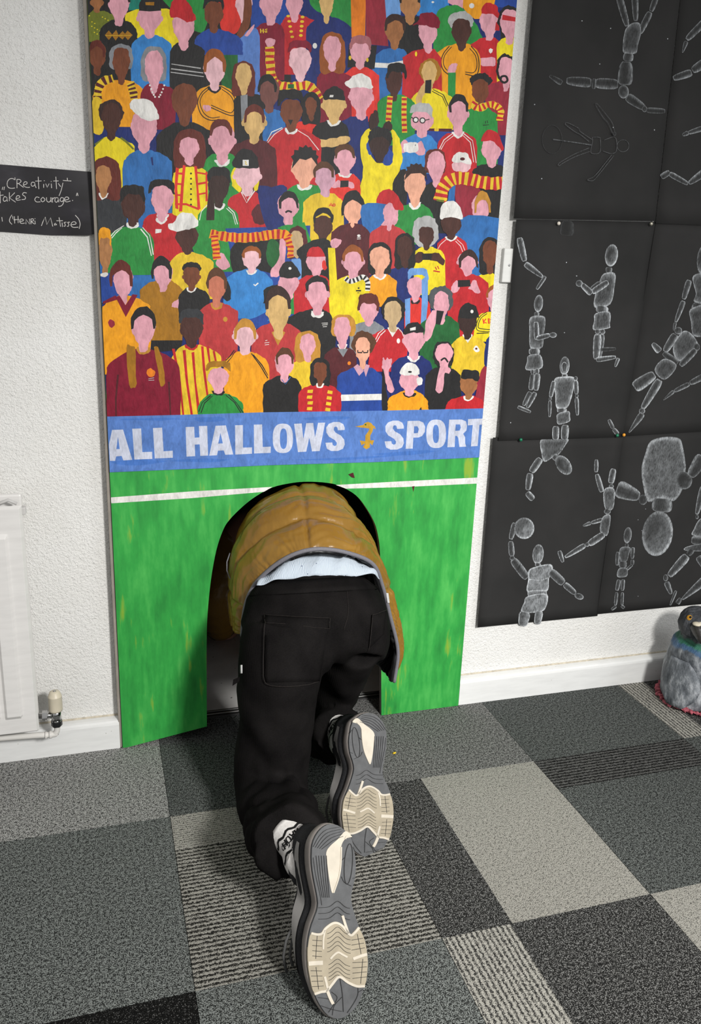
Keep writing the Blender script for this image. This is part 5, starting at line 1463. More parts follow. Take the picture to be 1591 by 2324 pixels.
legR = limb_rings([(0.570, 1.765, 0.42, 0.076, 0.11), (0.562, 1.81, 0.33, 0.066, 0.100), (0.555, 1.87, 0.22, 0.061, 0.090), (0.553, 1.93, 0.13, 0.064, 0.085), (0.553, 1.945, 0.085, 0.068, 0.083),
                   (0.550, 1.875, 0.090, 0.067, 0.080), (0.546, 1.80, 0.120, 0.066, 0.076), (0.541, 1.745, 0.155, 0.064, 0.067), (0.537, 1.72, 0.172, 0.063, 0.061)])
me = remeshed(*join([ring_loft(pelv), ring_loft(legL), ring_loft(legR)]), 0.0065, 9)
co, no = mesh_arrays(me)
# folds: bunching round the shins and knees, drape on the thighs
d = np.zeros(len(co))
left = co[:, 0] < 0.455
ax = np.where(left, co[:, 1], co[:, 1] - 0.33)
shin = np.clip((1.66 - ax) / 0.12, 0, 1) * np.clip((0.22 - co[:, 2]) / 0.06, 0, 1)
warp = 0.030 * np.sin(co[:, 0] * 38 + co[:, 2] * 9) + 0.018 * np.sin(co[:, 0] * 71 + 1.7 + ax * 20)
d += shin * 0.013 * (np.abs(np.sin((ax + warp + 0.35 * co[:, 2]) * 36)) ** 0.8 - 0.6)
d += shin * 0.0032 * np.sin((ax - warp * 1.3) * 84)
thigh = np.clip((co[:, 2] - 0.14) / 0.06, 0, 1) * np.clip((0.36 - co[:, 2]) / 0.08, 0, 1)
d += thigh * 0.005 * np.sin((co[:, 2] * 26 + co[:, 0] * 22) + 1.5 * np.sin(co[:, 0] * 30 + co[:, 2] * 12))
hip = np.clip((co[:, 2] - 0.34) / 0.05, 0, 1)
d += hip * 0.0022 * vnoise(co, 9, 3)
d += 0.0025 * vnoise(co, 14, 5)
crease = np.exp(-((co[:, 0] - 0.487 - 0.02 * np.sin(co[:, 2] * 6)) / 0.012) ** 2) * np.clip((0.50 - co[:, 2]) / 0.12, 0, 1) * np.clip((co[:, 2] - 0.33) / 0.04, 0, 1)
d -= 0.012 * crease
co2 = co + no * d[:, None]
co2[:, 2] = np.maximum(co2[:, 2], 0.002)
me.vertices.foreach_set('co', co2.ravel())
me.update()
trousers = put(me, 'trousers', M_CORD, person)
trousers['label'] = 'loose black corduroy trousers'
me.calc_loop_triangles()
bvh = BVHTree.FromPolygons([tuple(v_.co) for v_ in me.vertices], [tuple(p_.vertices) for p_ in me.polygons])


def cast(px, py, off=0.0, fallback=None):
    r = ray(px, py)
    r = r / np.linalg.norm(r)
    h = bvh.ray_cast(Vector(CAM), Vector(r))
    if h[0] is None:
        return fallback
    return np.array(h[0]) + np.array(h[1]) * off


def patch(name, quad, nu, nv, off, mat, parent, thick=0.0025):
    """cloth panel lying on the trousers: quad tl,tr,br,bl"""
    tl, tr, br, bl = [np.array(q, float) for q in quad]
    g, last = [], None
    for j in range(nv + 1):
        for i in range(nu + 1):
            a, b = i / nu, j / nv
            q = (tl * (1 - a) + tr * a) * (1 - b) + (bl * (1 - a) + br * a) * b
            p = cast(q[0], q[1], off)
            g.append(p if p is not None else last)
            last = g[-1]
    first = next((p for p in g if p is not None), None)
    if first is None:
        return None
    A = np.array([first if p is None else p for p in g]).reshape(nv + 1, nu + 1, 3)
    for _ in range(5):                       # cloth bridges small hollows
        B = A.copy()
        B[1:-1] = (A[:-2] + A[2:] + 2 * A[1:-1]) / 4
        B[:, 1:-1] = (B[:, :-2] + B[:, 2:] + 2 * B[:, 1:-1]) / 4
        A = B
    g = list(A.reshape(-1, 3))
    f_ = []
    for j in range(nv):
        for i in range(nu):
            a = j * (nu + 1) + i
            f_.append((a, a + nu + 1, a + nu + 2, a + 1))
    o = mesh_obj(name, g, f_, mat, parent, True)
    m_ = o.modifiers.new('solid', 'SOLIDIFY')
    m_.thickness = thick
    m_.offset = 0
    return o


def seam(name, pts, rad, mat, parent, off=0.003):
    P = [cast(*q, off) for q in cr(pts, 5)]
    P = [p for p in P if p is not None]
    return tube(name, P, rad, mat, parent, 6) if len(P) > 2 else None


M_SEAM = plain('black_stitched_seam', (0.016, 0.013, 0.012), 0.8, 0.2, 0.3, 300)
pk = patch('back_pocket', [(603, 1396), (748, 1404), (722, 1545), (603, 1548)], 14, 12, 0.003, M_CORD, trousers)
seam('stitching', [(603, 1397), (640, 1399), (700, 1402), (748, 1404)], 0.0007, M_SEAM, trousers, 0.006)
seam('stitching', [(603, 1418), (650, 1421), (700, 1424), (747, 1427)], 0.0006, M_SEAM, trousers, 0.0052)
seam('stitching', [(603, 1397), (602, 1450), (601, 1510), (602, 1540), (611, 1553), (640, 1557), (690, 1553), (718, 1545)], 0.0008, M_SEAM, trousers, 0.006)
seam('stitching', [(748, 1404), (747, 1427)], 0.0007, M_SEAM, trousers, 0.006)
patch('back_pocket', [(842, 1398), (874, 1386), (868, 1440), (836, 1470)], 6, 8, 0.003, M_CORD, trousers)
seam('stitching', [(842, 1398), (858, 1392), (874, 1386)], 0.0007, M_SEAM, trousers, 0.006)
seam('stitching', [(842, 1398), (838, 1440), (834, 1475)], 0.0007, M_SEAM, trousers, 0.006)
seam('stitching', [(784, 1306), (787, 1340), (790, 1390), (780, 1430)], 0.0007, M_SEAM, trousers, 0.001)
patch('waistband', [(579, 1326), (856, 1308), (866, 1338), (568, 1354)], 26, 3, 0.003, M_CORD, trousers, 0.004)
M_TAB = plain('white_care_label', (0.6, 0.6, 0.6), 0.7, 0.2)
patch('side_label', [(549, 1509), (552, 1509), (552, 1528), (549, 1528)], 1, 3, 0.003, M_TAB, trousers, 0.002)
o_ = cast(549, 1535, 0.004)
if o_ is not None:
    mesh_obj('hanging_tab', [o_, o_ + V3(-0.016, 0.0, -0.006), o_ + V3(-0.018, 0.0, -0.022), o_ + V3(-0.002, 0, -0.012)], [(0, 1, 2, 3)], M_CORD, trousers)

# puffer jacket --------------------------------------------
def puffer():
    t = NT('gold_nylon', 0.27, 0.5)
    v = t.coord()
    n = t.noise(v, 6, 2)
    t.base(t.ramp(n, [(0.3, (0.185, 0.094, 0.012)), (0.7, (0.275, 0.145, 0.020))]))
    f_ = t.noise(t.coord((1.0, 0.35, 0.6), (0.5, 0.0, 0.5)), 42, 2, 0.5)
    t.bump(f_, 0.35, 0.010)
    return t.m


M_PUFF = puffer()
M_LINE = plain('black_jacket_lining', (0.008, 0.008, 0.009), 0.4, 0.4, 0.2, 30, 0, (60, 0.3, 0.004))
M_BIND = plain('grey_elastic_binding', (0.17, 0.165, 0.185), 0.75, 0.2, 0.1, 300)
ROWS = [
    [(549, 1442, 1.93), (556, 1378, 1.88), (576, 1330, 1.85), (620, 1286, 1.815), (670, 1257, 1.79), (725, 1246, 1.78), (790, 1255, 1.79), (846, 1280, 1.815), (868, 1330, 1.845), (886, 1400, 1.87), (903, 1478, 1.885), (895, 1546, 1.885)],
    [(526, 1425, 1.985), (523, 1350, 1.96), (537, 1272, 1.935), (586, 1216, 1.905), (655, 1189, 1.875), (722, 1179, 1.865), (790, 1193, 1.875), (845, 1233, 1.905), (877, 1308, 1.925), (901, 1398, 1.935), (912, 1475, 1.945), (882, 1528, 1.955)],
    [(528, 1405, 2.06), (524, 1320, 2.045), (533, 1232, 2.02), (575, 1166, 1.99), (645, 1133, 1.965), (720, 1126, 1.96), (780, 1146, 1.965), (820, 1196, 1.985), (846, 1270, 1.995), (862, 1370, 2.0), (868, 1450, 2.005), (852, 1498, 2.01)],
    [(545, 1380, 2.15), (540, 1300, 2.14), (548, 1220, 2.12), (580, 1152, 2.10), (638, 1113, 2.08), (702, 1099, 2.075), (755, 1112, 2.08), (788, 1152, 2.09), (806, 1204, 2.10), (811, 1280, 2.10), (808, 1360, 2.10), (798, 1430, 2.10)],
    [(560, 1380, 2.28), (556, 1300, 2.27), (562, 1225, 2.26), (590, 1160, 2.24), (640, 1122, 2.22), (698, 1108, 2.215), (748, 1120, 2.22), (777, 1160, 2.23), (792, 1210, 2.24), (796, 1290, 2.24), (792, 1360, 2.24), (780, 1420, 2.24)],
    [(585, 1385, 2.42), (580, 1310, 2.42), (588, 1245, 2.41), (612, 1190, 2.40), (650, 1156, 2.39), (698, 1142, 2.385), (740, 1152, 2.39), (764, 1186, 2.40), (778, 1230, 2.40), (782, 1300, 2.40), (778, 1360, 2.40), (768, 1410, 2.40)],
]
G0 = [[on_y(*q) for q in row] for row in ROWS]
NU, NV = 20, 24
rows_s = [cr(r, NU) for r in G0]
cols = list(zip(*rows_s))
grid = np.array([cr(c_, NV) for c_ in cols])          # [u][v][3]
nU, nV = grid.shape[:2]
# quilting: puffed chevron baffles between sewn lines, drawn in at the hem elastic
du = np.gradient(grid, axis=0)
dv = np.gradient(grid, axis=1)
nrm = np.cross(du, dv)
nrm /= np.linalg.norm(nrm, axis=2, keepdims=True) + 1e-9
ctr = grid.mean(axis=(0, 1))
if ((grid - ctr) * nrm).sum() < 0:
    nrm = -nrm
uu = np.linspace(0, 1, nU)[:, None] * np.ones((1, nV))
vv_ = np.ones((nU, 1)) * np.linspace(0, 5, nV)[None, :]
wv = vv_ + 0.55 * np.abs(((uu * 3.0 + 0.25) % 1.0) - 0.5) - 0.12
ph = (wv * 0.95) % 1.0
puff = np.sqrt(np.clip(np.sin(math.pi * ph), 0, 1))
vs = np.abs(((uu * 3.0 + 0.25) % 1.0) - 0.5)
vert = 1 - 0.45 * np.exp(-(vs / 0.02) ** 2)
P2 = grid.reshape(-1, 3)
wr = (vnoise(P2 * np.array([1, 1.2, 1]), 11, 8) + 0.6 * vnoise(P2, 24, 9)).reshape(nU, nV)
# gathers radiating from the hem and long drag folds across the right side
gw = uu * 150 + 4.0 * np.sin(uu * 31) + 1.6 * vv_ + 1.2 * np.sin(vv_ * 5 + uu * 50)
gath = np.exp(-vv_ / 0.38) * (np.abs(np.sin(gw)) ** 1.5 - 0.35) * 0.0062 * (0.6 + 0.5 * np.sin(uu * 23 + 1))
right = np.clip((uu - 0.42) / 0.3, 0, 1)
dw = uu * 15 - vv_ * 8.5 + 1.1 * np.sin(vv_ * 3.1 + uu * 9) + 0.8 * np.sin(uu * 41 + vv_ * 2)
diag = (np.abs(np.sin(dw)) ** 1.3 - 0.5) * 0.0060 * (0.22 + right) * np.clip(vv_ / 0.5, 0, 1)
fine = np.sin(dw * 3.3 + 2.5 * np.sin(uu * 17 + vv_ * 4)) * 0.0014 * (0.3 + right)
amp = 0.016
grid2 = grid + nrm * ((puff * vert - 0.75) * amp + wr * 0.0020 + gath + diag + fine)[..., None]
edge_damp = np.clip(vv_ / 0.07, 0, 1)[..., None]
grid2 = grid * (1 - edge_damp) + grid2 * edge_damp
vj = [grid2[i, j] for i in range(nU) for j in range(nV)]
fj = [(i * nV + j, (i + 1) * nV + j, (i + 1) * nV + j + 1, i * nV + j + 1) for i in range(nU - 1) for j in range(nV - 1)]
jacket = mesh_obj('jacket', vj, fj, [M_PUFF, M_LINE], person, True)
bm = bmesh.new()
bm.from_mesh(jacket.data)
bm.normal_update()
up = sum((f_.normal for f_ in bm.faces if abs(f_.calc_center_median().x - 0.5) < 0.1), Vector())
if up.z < 0:
    bmesh.ops.reverse_faces(bm, faces=bm.faces[:])
bm.to_mesh(jacket.data)
bm.free()
jacket['label'] = 'glossy gold quilted puffer jacket'
md = jacket.modifiers.new('solid', 'SOLIDIFY')
md.thickness = 0.012
md.offset = -1
md.use_rim = True
md.material_offset = 1
md.material_offset_rim = 1
hem = [grid[i, 0] for i in range(nU)]
tip = [grid[nU - 1, j] for j in range(0, nV, 5)][:12]
flat_rad = 0.0052
tube('hem_binding', hem[::2] + tip, flat_rad, M_BIND, jacket, 8)
tube('drawcord', [on_y(522, 1255, 1.99), on_y(515, 1275, 1.985), on_y(515, 1295, 1.98), on_y(522, 1313, 1.98), on_y(531, 1315, 1.975), on_y(537, 1305, 1.97)], 0.0016, M_BIND, jacket, 6)
patch_pts = [on_y(873, 1342, 1.858), on_y(878, 1342, 1.858), on_y(881, 1364, 1.862), on_y(876, 1364, 1.862)]
mesh_obj('care_label', [p + V3(0, -0.012, 0) for p in patch_pts], [(0, 1, 2, 3)], M_TAB, jacket)

# sleeves reaching forward to the floor
hL = on_z(500, 1464)
hR = V3(hL[0] + 0.42, hL[1] - 0.02, 0)
for s_, sh, h_ in ((0, V3(0.40, 2.42, 0.50), hL), (1, V3(0.66, 2.40, 0.50), hR)):
    e_ = (sh + h_) / 2 + V3(-0.05 if s_ == 0 else 0.05, -0.04, 0.04)
    st = limb_rings([(*sh, 0.085, 0.085), (*((sh + e_) / 2), 0.08, 0.08), (*e_, 0.072, 0.072), (*((e_ * 0.4 + h_ * 0.6) + V3(0, 0, 0.03)), 0.062, 0.062), (*(h_ + V3(0, -0.015, 0.07)), 0.05, 0.05)], (1, 0, 0), 8)
    st = [(c_, l, o2, a * (1 + 0.06 * abs(math.sin(i * 0.9))), b * (1 + 0.06 * abs(math.sin(i * 0.9)))) for i, (c_, l, o2, a, b) in enumerate(st)]
    v_, f_ = ring_loft(st, 24)
    mesh_obj('sleeve', v_, f_, M_PUFF, jacket, True)

# shirt tail between jacket and waistband
def shirt():
    t = NT('pale_blue_striped_cotton', 0.85, 0.15)
    v = t.coord()
    sep = t.n('ShaderNodeSeparateXYZ')
    t.l(v, sep.inputs[0])
    s = t.math('SINE', t.math('MULTIPLY', t.math('ADD', sep.outputs[0], t.math('MULTIPLY', t.noise(v, 25, 2), 0.012)), 2 * math.pi / 0.0034))
    dots = t.n('ShaderNodeTexVoronoi')
    dots.inputs['Scale'].default_value = 55
    t.l(v, dots.inputs['Vector'])
    c_ = t.ramp(t.math('ADD', t.math('MULTIPLY', s, 0.5), 0.5), [(0.3, (0.58, 0.63, 0.68)), (0.7, (0.33, 0.40, 0.49))])
    t.base(t.mix(t.ramp(dots.outputs[0], [(0.07, (1,) * 3), (0.09, (0,) * 3)]), c_, (0.06, 0.08, 0.14)))
    t.bump(t.noise(v, 26, 3), 0.5, 0.012)
    return t.m


top_l = [(588, 1316, 1.85), (620, 1292, 1.838), (660, 1268, 1.828), (715, 1254, 1.822), (770, 1258, 1.824), (820, 1273, 1.832), (852, 1288, 1.845), (866, 1308, 1.862)]
bot_l = [(582, 1330, 1.815), (622, 1318, 1.80), (660, 1312, 1.788), (715, 1308, 1.782), (770, 1308, 1.784), (820, 1306, 1.795), (850, 1304, 1.81), (864, 1316, 1.835)]
T_, B_ = cr([on_y(*q) for q in top_l], 8), cr([on_y(*q) for q in bot_l], 8)
gv, gf = [], []
ns_ = 10
for i, (a, b) in enumerate(zip(T_, B_)):
    for j in range(ns_ + 1):
        w = j / ns_
        p = a * (1 - w) + b * w
        fold = 0.0035 * math.sin(i * 0.55 + 2.2 * w + 1.3 * math.sin(i * 0.21)) + 0.006 * math.sin(math.pi * w)
        gv.append(p + V3(0, -0.4, 0.9) * fold)
for i in range(len(T_) - 1):
    for j in range(ns_):
        a = i * (ns_ + 1) + j
        gf.append((a, a + 1, a + ns_ + 2, a + ns_ + 1))
so = mesh_obj('shirt', gv, gf, shirt(), person, True)
so['label'] = 'pale blue striped shirt tail'
md = so.modifiers.new('solid', 'SOLIDIFY')
md.thickness = 0.002

# socks and shoes ------------------------------------------
M_SOCK = plain('white_ribbed_sock', (0.62, 0.60, 0.58), 0.9, 0.1, 0.1, 200, 0, (240, 0.25, 0.002))
M_INK = plain('black_knit', (0.012, 0.012, 0.012), 0.9, 0.1, 0.2, 200)
M_OUT = plain('grey_rubber_outsole', (0.088, 0.09, 0.094), 0.62, 0.3, 0.14, 60, 0, (300, 0.3, 0.001))
M_BEIGE = plain('beige_rubber_tread', (0.33, 0.285, 0.21), 0.65, 0.3, 0.12, 40, 0, (300, 0.3, 0.001))
M_CREAM = plain('cream_foam', (0.53, 0.48, 0.40), 0.6, 0.3, 0.08, 40)
M_GROOVE = plain('dark_tread_groove', (0.022, 0.022, 0.022), 0.8, 0.2)
M_MID = plain('warm_grey_midsole', (0.24, 0.215, 0.20), 0.55, 0.35, 0.2, 14)
M_UPPER = plain('dark_mesh_upper', (0.022, 0.022, 0.024), 0.8, 0.2, 0.3, 300, 0, (500, 0.5, 0.002))
M_OVER = plain('grey_shoe_overlay', (0.30, 0.29, 0.28), 0.55, 0.35, 0.1, 30)
M_LACE = plain('grey_lace', (0.10, 0.10, 0.10), 0.9, 0.1)
OUT_L = [(780, 232), (860, 245), (930, 295), (1000, 370), (1030, 500), (1050, 640), (1040, 800), (1015, 900), (1000, 1020), (1030, 1150), (1080, 1300), (1140, 1450), (1165, 1600), (1170, 1720), (1155, 1850), (1130, 1960), (1080, 2100), (1010, 2190), (920, 2255), (850, 2268), (760, 2235), (690, 2150), (640, 2060), (600, 1950), (565, 1830), (545, 1680), (545, 1520), (560, 1400), (590, 1280), (640, 1150), (655, 1060), (640, 950), (610, 800), (590, 650), (590, 500), (610, 400), (660, 310), (720, 255)]
MID_ZONE = [(575, 1380), (640, 1385), (690, 1370), (730, 1320), (790, 1272), (845, 1262), (910, 1300), (985, 1390), (1040, 1360), (1080, 1325), (1140, 1450), (1165, 1600), (1170, 1720), (1142, 1915), (1060, 1925), (960, 1880), (870, 1825), (800, 1895), (745, 1960), (615, 2000), (565, 1830), (545, 1680), (545, 1520)]
DROP = [(940, 305), (1000, 362), (935, 388), (893, 470), (885, 640), (862, 790), (808, 955), (775, 850), (748, 650), (738, 530), (780, 460), (858, 390)]


def wave(y, x0=700, x1=1000, a=70):
    xs = np.linspace(x0, x1, 16)
    return [(x, y - a * math.exp(-((x - 855) / 62.0) ** 2) + 0.10 * (x - 855) * (1 if x > 855 else -0.25) + a * 0.25) for x in xs]


WHITE = [([(578, 1372), (640, 1385), (690, 1375), (725, 1325), (790, 1275), (845, 1265), (910, 1303), (985, 1392), (1035, 1362), (1078, 1312)], 24), ([(905, 1188), (930, 1270), (965, 1375)], 26),
         ([(612, 2008), (680, 1985), (740, 1972), (800, 1900), (870, 1828), (960, 1885), (1050, 1925), (1138, 1925)], 26), ([(742, 1965), (775, 2050), (806, 2112)], 32), ([(718, 1825), (735, 1890), (752, 1960)], 24),
         ([(548, 1690), (620, 1684), (698, 1680)], 44), ([(1015, 1640), (1090, 1612), (1160, 1590)], 30), ([(778, 1640), (820, 1595), (860, 1572), (905, 1595), (955, 1622)], 20), ([(722, 1340), (705, 1430), (703, 1540)], 16),
         ([(935, 388), (950, 360), (1000, 362)], 14), ([(893, 470), (888, 640), (866, 790), (812, 950)], 12)]
GRV = [(wave(y, 745, 990), 4.5) for y in (1360, 1412, 1462, 1510, 1552)] + [(wave(y, 760, 985, 62), 4.5) for y in (1690, 1735, 1778, 1818, 1855)] + [(wave(y, 655, 985, 62), 5) for y in (1085, 1145, 1205)] + \
      [([(600, 580 + 0), (625, 760), (670, 960), (690, 1080)], 4)] + [([(630 + 27 * k, 560), (655 + 24 * k, 780), (695 + 18 * k, 1000)], 4.5) for k in range(5)] + \
      [([(600 + 22 * k, 470 + 6 * k), (660 + 22 * k, 360 + 22 * k), (740 + 18 * k, 290 + 28 * k), (880 + 8 * k, 262 + 24 * k)], 4.5) for k in range(5)] + \
      [([(590, 1445 + 55 * k), (690, 1452 + 55 * k)], 5) for k in range(4)] + [([(572 + 5 * k, 1765 + 55 * k), (690 + 6 * k, 1768 + 52 * k)], 5) for k in range(4)] + [([(640, 1400), (625, 1640)], 5), ([(628, 1725), (655, 1960)], 5)] + \
      [([(1000, 1445 + 52 * k), (1120 + 10 * k, 1425 + 50 * k)], 5) for k in range(3)] + [([(1010, 1680 + 55 * k), (1160, 1672 + 52 * k)], 5) for k in range(4)] + [([(1060, 1380), (1100, 1590)], 5), ([(1118, 1640), (1095, 1900)], 5)] + \
      [([(880, 1850), (905, 2010), (915, 2195)], 6), ([(1068, 1945), (1065, 2020), (1020, 2110), (955, 2205)], 6), ([(650, 2045), (760, 2060), (790, 2100)], 5), ([(790, 1985), (850, 2040), (820, 2110), (760, 2200)], 5), ([(680, 2130), (800, 2170), (900, 2190)], 5), ([(800, 2230), (820, 2130), (900, 2040)], 5), ([(1070, 1990), (1120, 1960)], 5)] + \
      [(ell(968, 648, 42, 212, 26, 4) + [(1010, 651)], 6)] + [([(895, 780), (925, 840), (1000, 880)], 5), ([(900, 610), (930, 580)], 5), ([(1015, 470), (1040, 520)], 4), ([(1012, 800), (1045, 790)], 4)]


def poly_face(bm_, pts3):
    return bm_.faces.new([bm_.verts.new(Vector(p)) for p in pts3])


def make_shoe(name, to_px, T, Hh, yaw, ankle, label):
    """sole plane through toe T and heel Hh (3-D); art carried over from traced sole coordinates"""
    shoe = empty(name, tuple(T))
    shoe.parent = person
    shoe.matrix_parent_inverse = person.matrix_world.inverted()
    bpy.context.view_layer.update()
    shoe['label'] = label
    upv = Hh - T
    upv /= np.linalg.norm(upv)
    lat = V3(math.cos(yaw), math.sin(yaw), 0)
    lat -= np.dot(lat, upv) * upv
    lat /= np.linalg.norm(lat)
    nrm_ = np.cross(lat, upv)          # towards the viewer
    if np.dot(nrm_, CAM - T) < 0:
        nrm_ = -nrm_
    on = lambda p, d=0.0: on_plane(*to_px(p), T, nrm_) + nrm_ * d
    outline = [on(p) for p in cr(OUT_L, 2, True)]
    N_ = len(outline)
    cen = sum(outline) / N_
    h_ = [np.dot(p - T, upv) for p in outline]
    L_ = max(h_) - min(h_)
    # outsole slab
    bm_ = bmesh.new()
    v0 = [bm_.verts.new(Vector(p)) for p in outline]
    v1 = [bm_.verts.new(Vector(p - nrm_ * 0.007)) for p in outline]
    bm_.faces.new(v0)
    bm_.faces.new(v1[::-1])
    for i in range(N_):
        j = (i + 1) % N_
        bm_.faces.new((v0[i], v1[i], v1[j], v0[j]))
    sole = bm_obj('outsole', bm_, M_OUT, shoe)

    def flat(nm, polys, mat, d0, d1, lab=None):
        bm2 = bmesh.new()
        for pts in polys:
            P = [on(p) for p in pts]
            a_ = [bm2.verts.new(Vector(p + nrm_ * d1)) for p in P]
            b_ = [bm2.verts.new(Vector(p + nrm_ * d0)) for p in P]
            bm2.faces.new(a_)
            for i in range(len(P)):
                j = (i + 1) % len(P)
                bm2.faces.new((a_[i], b_[i], b_[j], a_[j]))
        o = bm_obj(nm, bm2, mat, sole)
        if lab:
            o['label'] = lab
        return o
    inner = lambda poly_: [tuple(q) for q in cr(poly_, 4, True)]
    flat('tread_pad', [inner(MID_ZONE)], M_BEIGE, -0.003, 0.0012, 'beige forefoot tread')
    flat('heel_insert', [inner(DROP)], M_CREAM, -0.003, 0.0009, 'cream heel cut-out')
    rb = []
    for pts, w in WHITE:
        pa = cr(pts, 4)
        L2, R2 = [], []
        for i in range(len(pa)):
            t_ = pa[min(i + 1, len(pa) - 1)] - pa[max(i - 1, 0)]
            t_ = t_ / (np.linalg.norm(t_) + 1e-9)
            n2_ = np.array([-t_[1], t_[0]])
            L2.append(pa[i] + n2_ * w / 2)
            R2.append(pa[i] - n2_ * w / 2)
        rb.append([tuple(q) for q in L2 + R2[::-1]])
    flat('tread_ridge', rb, M_CREAM, -0.002, 0.0024, 'cream raised tread lines')
    gq = []
    for pts, w in GRV:
        pa = cr(pts, 3) if len(pts) > 2 else [np.array(q, float) for q in pts]
        gq += ribbon(pa, w)
    bm2 = bmesh.new()
    for q in gq:
        poly_face(bm2, [on(p, 0.00165) for p in q])
    o = bm_obj('tread_grooves', bm2, M_GROOVE, sole)
    o['kind'] = 'stuff'
    # midsole and upper: outlines stacked away from the sole
    lay = [(0.003, 0.995, 0), (0.012, 1.012, 0), (0.020, 1.008, 0), (0.027, 0.985, 0), (0.036, 0.965, 1), (0.048, 0.97, 1), (0.062, 0.955, 1), (0.075, 0.89, 1), (0.084, 0.76, 1), (0.089, 0.55, 1), (0.091, 0.25, 1)]
    vs_, fs_ = {0: [], 1: []}, {0: [], 1: []}
    for d_, sc, part in lay:
        ring = []
        for p, hh in zip(outline, h_):
            tt = (hh - min(h_)) / L_            # 0 toe .. 1 heel
            dd = d_
            if d_ > 0.036:
                dd = 0.036 + (d_ - 0.036) * (0.55 + 0.75 * min(1, max(0, (tt - 0.12) / 0.5)))
            elif d_ > 0.01:
                dd = d_ * (0.72 + 0.45 * tt)
            if part == 1 and d_ == 0.036:
                dd = 0.034 * (0.72 + 0.45 * tt) - 0.001
            c2 = cen + upv * (0.035 if d_ > 0.06 else 0.0) * (d_ - 0.06) / 0.03 if d_ > 0.06 else cen
            q = c2 + (p - cen) * sc - nrm_ * dd
            ring.append(q)
        vs_[part].append(ring)
    for part, nm, mt in ((0, 'midsole', M_MID), (1, 'upper', M_UPPER)):
        rings = vs_[part]
        v_ = [p for r_ in rings for p in r_]
        f_ = [(i * N_ + k, i * N_ + (k + 1) % N_, (i + 1) * N_ + (k + 1) % N_, (i + 1) * N_ + k) for i in range(len(rings) - 1) for k in range(N_)]
        f_.append(tuple((len(rings) - 1) * N_ + k for k in range(N_)))
        f_.append(tuple(range(N_))[::-1])
        bm2 = bmesh.new()
        bv = [bm2.verts.new(Vector(p)) for p in v_]
        for q in f_:
            bm2.faces.new([bv[i] for i in q])
        bm_obj(nm, bm2, mt, shoe, True)
    # side overlays (both flanks) standing on the upper
    ups = vs_[1]
    for sgn_ in (0, 1):
        idx = [k for k in range(N_) if (np.dot(outline[k] - cen, lat) < -0.02) == (sgn_ == 0) and abs(np.dot(outline[k] - cen, lat)) > 0.02 and -0.30 < (np.dot(outline[k] - cen, upv) / L_) < 0.42]
        idx.sort(key=lambda k: np.dot(outline[k] - cen, upv))
        if len(idx) > 3:
            v_, f_ = [], []
            for a_, k in enumerate(idx):
                for r_ in (0, 1, 2, 3):
                    w = r_ / 3 * (0.35 + 0.65 * math.sin(math.pi * a_ / (len(idx) - 1)))
                    base_, hi_ = ups[1][k], ups[3][k]
                    q = base_ * (1 - w) + hi_ * w
                    v_.append(q + (q - cen - np.dot(q - cen, nrm_) * nrm_) * 0.035)
            for a_ in range(len(idx) - 1):
                for r_ in range(3):
                    b0 = a_ * 4 + r_
                    f_.append((b0, b0 + 1, b0 + 5, b0 + 4))
            mesh_obj('overlay', v_, f_, M_OVER, shoe, True)
    # collar round the ankle
    col_c = cen + upv * (L_ * 0.30) - nrm_ * 0.098
    ring = [col_c + lat * (0.036 * math.cos(a)) + upv * (0.05 * math.sin(a)) for a in np.linspace(0, 2 * math.pi, 20)]
    tube('collar', ring, 0.010, M_UPPER, shoe, 8)
    # hanging lace
    side = cen - lat * 0.052 - nrm_ * 0.075 - upv * 0.02
    for dx in (0.0, 0.013):
        st = side + lat * dx
        tube('lace', [st, st - lat * 0.012 + V3(0, -0.004, -0.02), st - lat * 0.018 + V3(0, -0.008, -0.05), st - lat * 0.012 + V3(0, -0.012, -0.085 + dx)], 0.0028, M_LACE, shoe, 6)
    # sock from the trouser hem into the collar
    ank = V3(*ankle)
    b_ = col_c
    pth = cr([ank, ank * 0.5 + b_ * 0.5 + nrm_ * 0.006, b_, b_ + nrm_ * 0.03], 6)
    sk = tube('sock', pth, [0.043 - 0.004 * math.sin(i * 0.4) for i in range(len(pth))], M_SOCK, shoe, 24)
    sk['label'] = 'white sock with black knitted pattern'
    return shoe, dict(cen=cen, up=upv, lat=lat, n=nrm_, ank=ank, col=col_c, sock=sk)


TL = on_z(771, 2308, 0.004)
HL = on_y(752, 1873, TL[1] + 0.175)
shoeL, infoL = make_shoe('shoe', lambda p: S_('L', p), TL, HL, math.radians(19), (0.328, 1.375, 0.178), 'nearer running shoe, sole towards the camera')
# right shoe: mirror of the same sole, fitted to where it stands
src = np.array([(780, 232), (850, 2268), (545, 1600), (1170, 1680), (655, 1060), (1000, 1020), (590, 550), (1050, 640)], float)
dst = np.array([(390, 108), (330, 2212), (858, 1560), (104, 1640), (668, 930), (262, 1010), (678, 480), (118, 480)], float)
A_ = np.hstack([src, np.ones((len(src), 1))])
AFF = np.linalg.lstsq(A_, dst, rcond=None)[0]
TR_ = on_z(821, 1943, 0.004)
HR_ = on_y(830, 1617, TR_[1] + 0.165)
shoeR, infoR = make_shoe('shoe', lambda p: S_('N', tuple(np.array([p[0], p[1], 1.0]) @ AFF)), TR_, HR_, math.radians(19), (0.540, 1.755, 0.165), 'farther running shoe, nearest the arch')
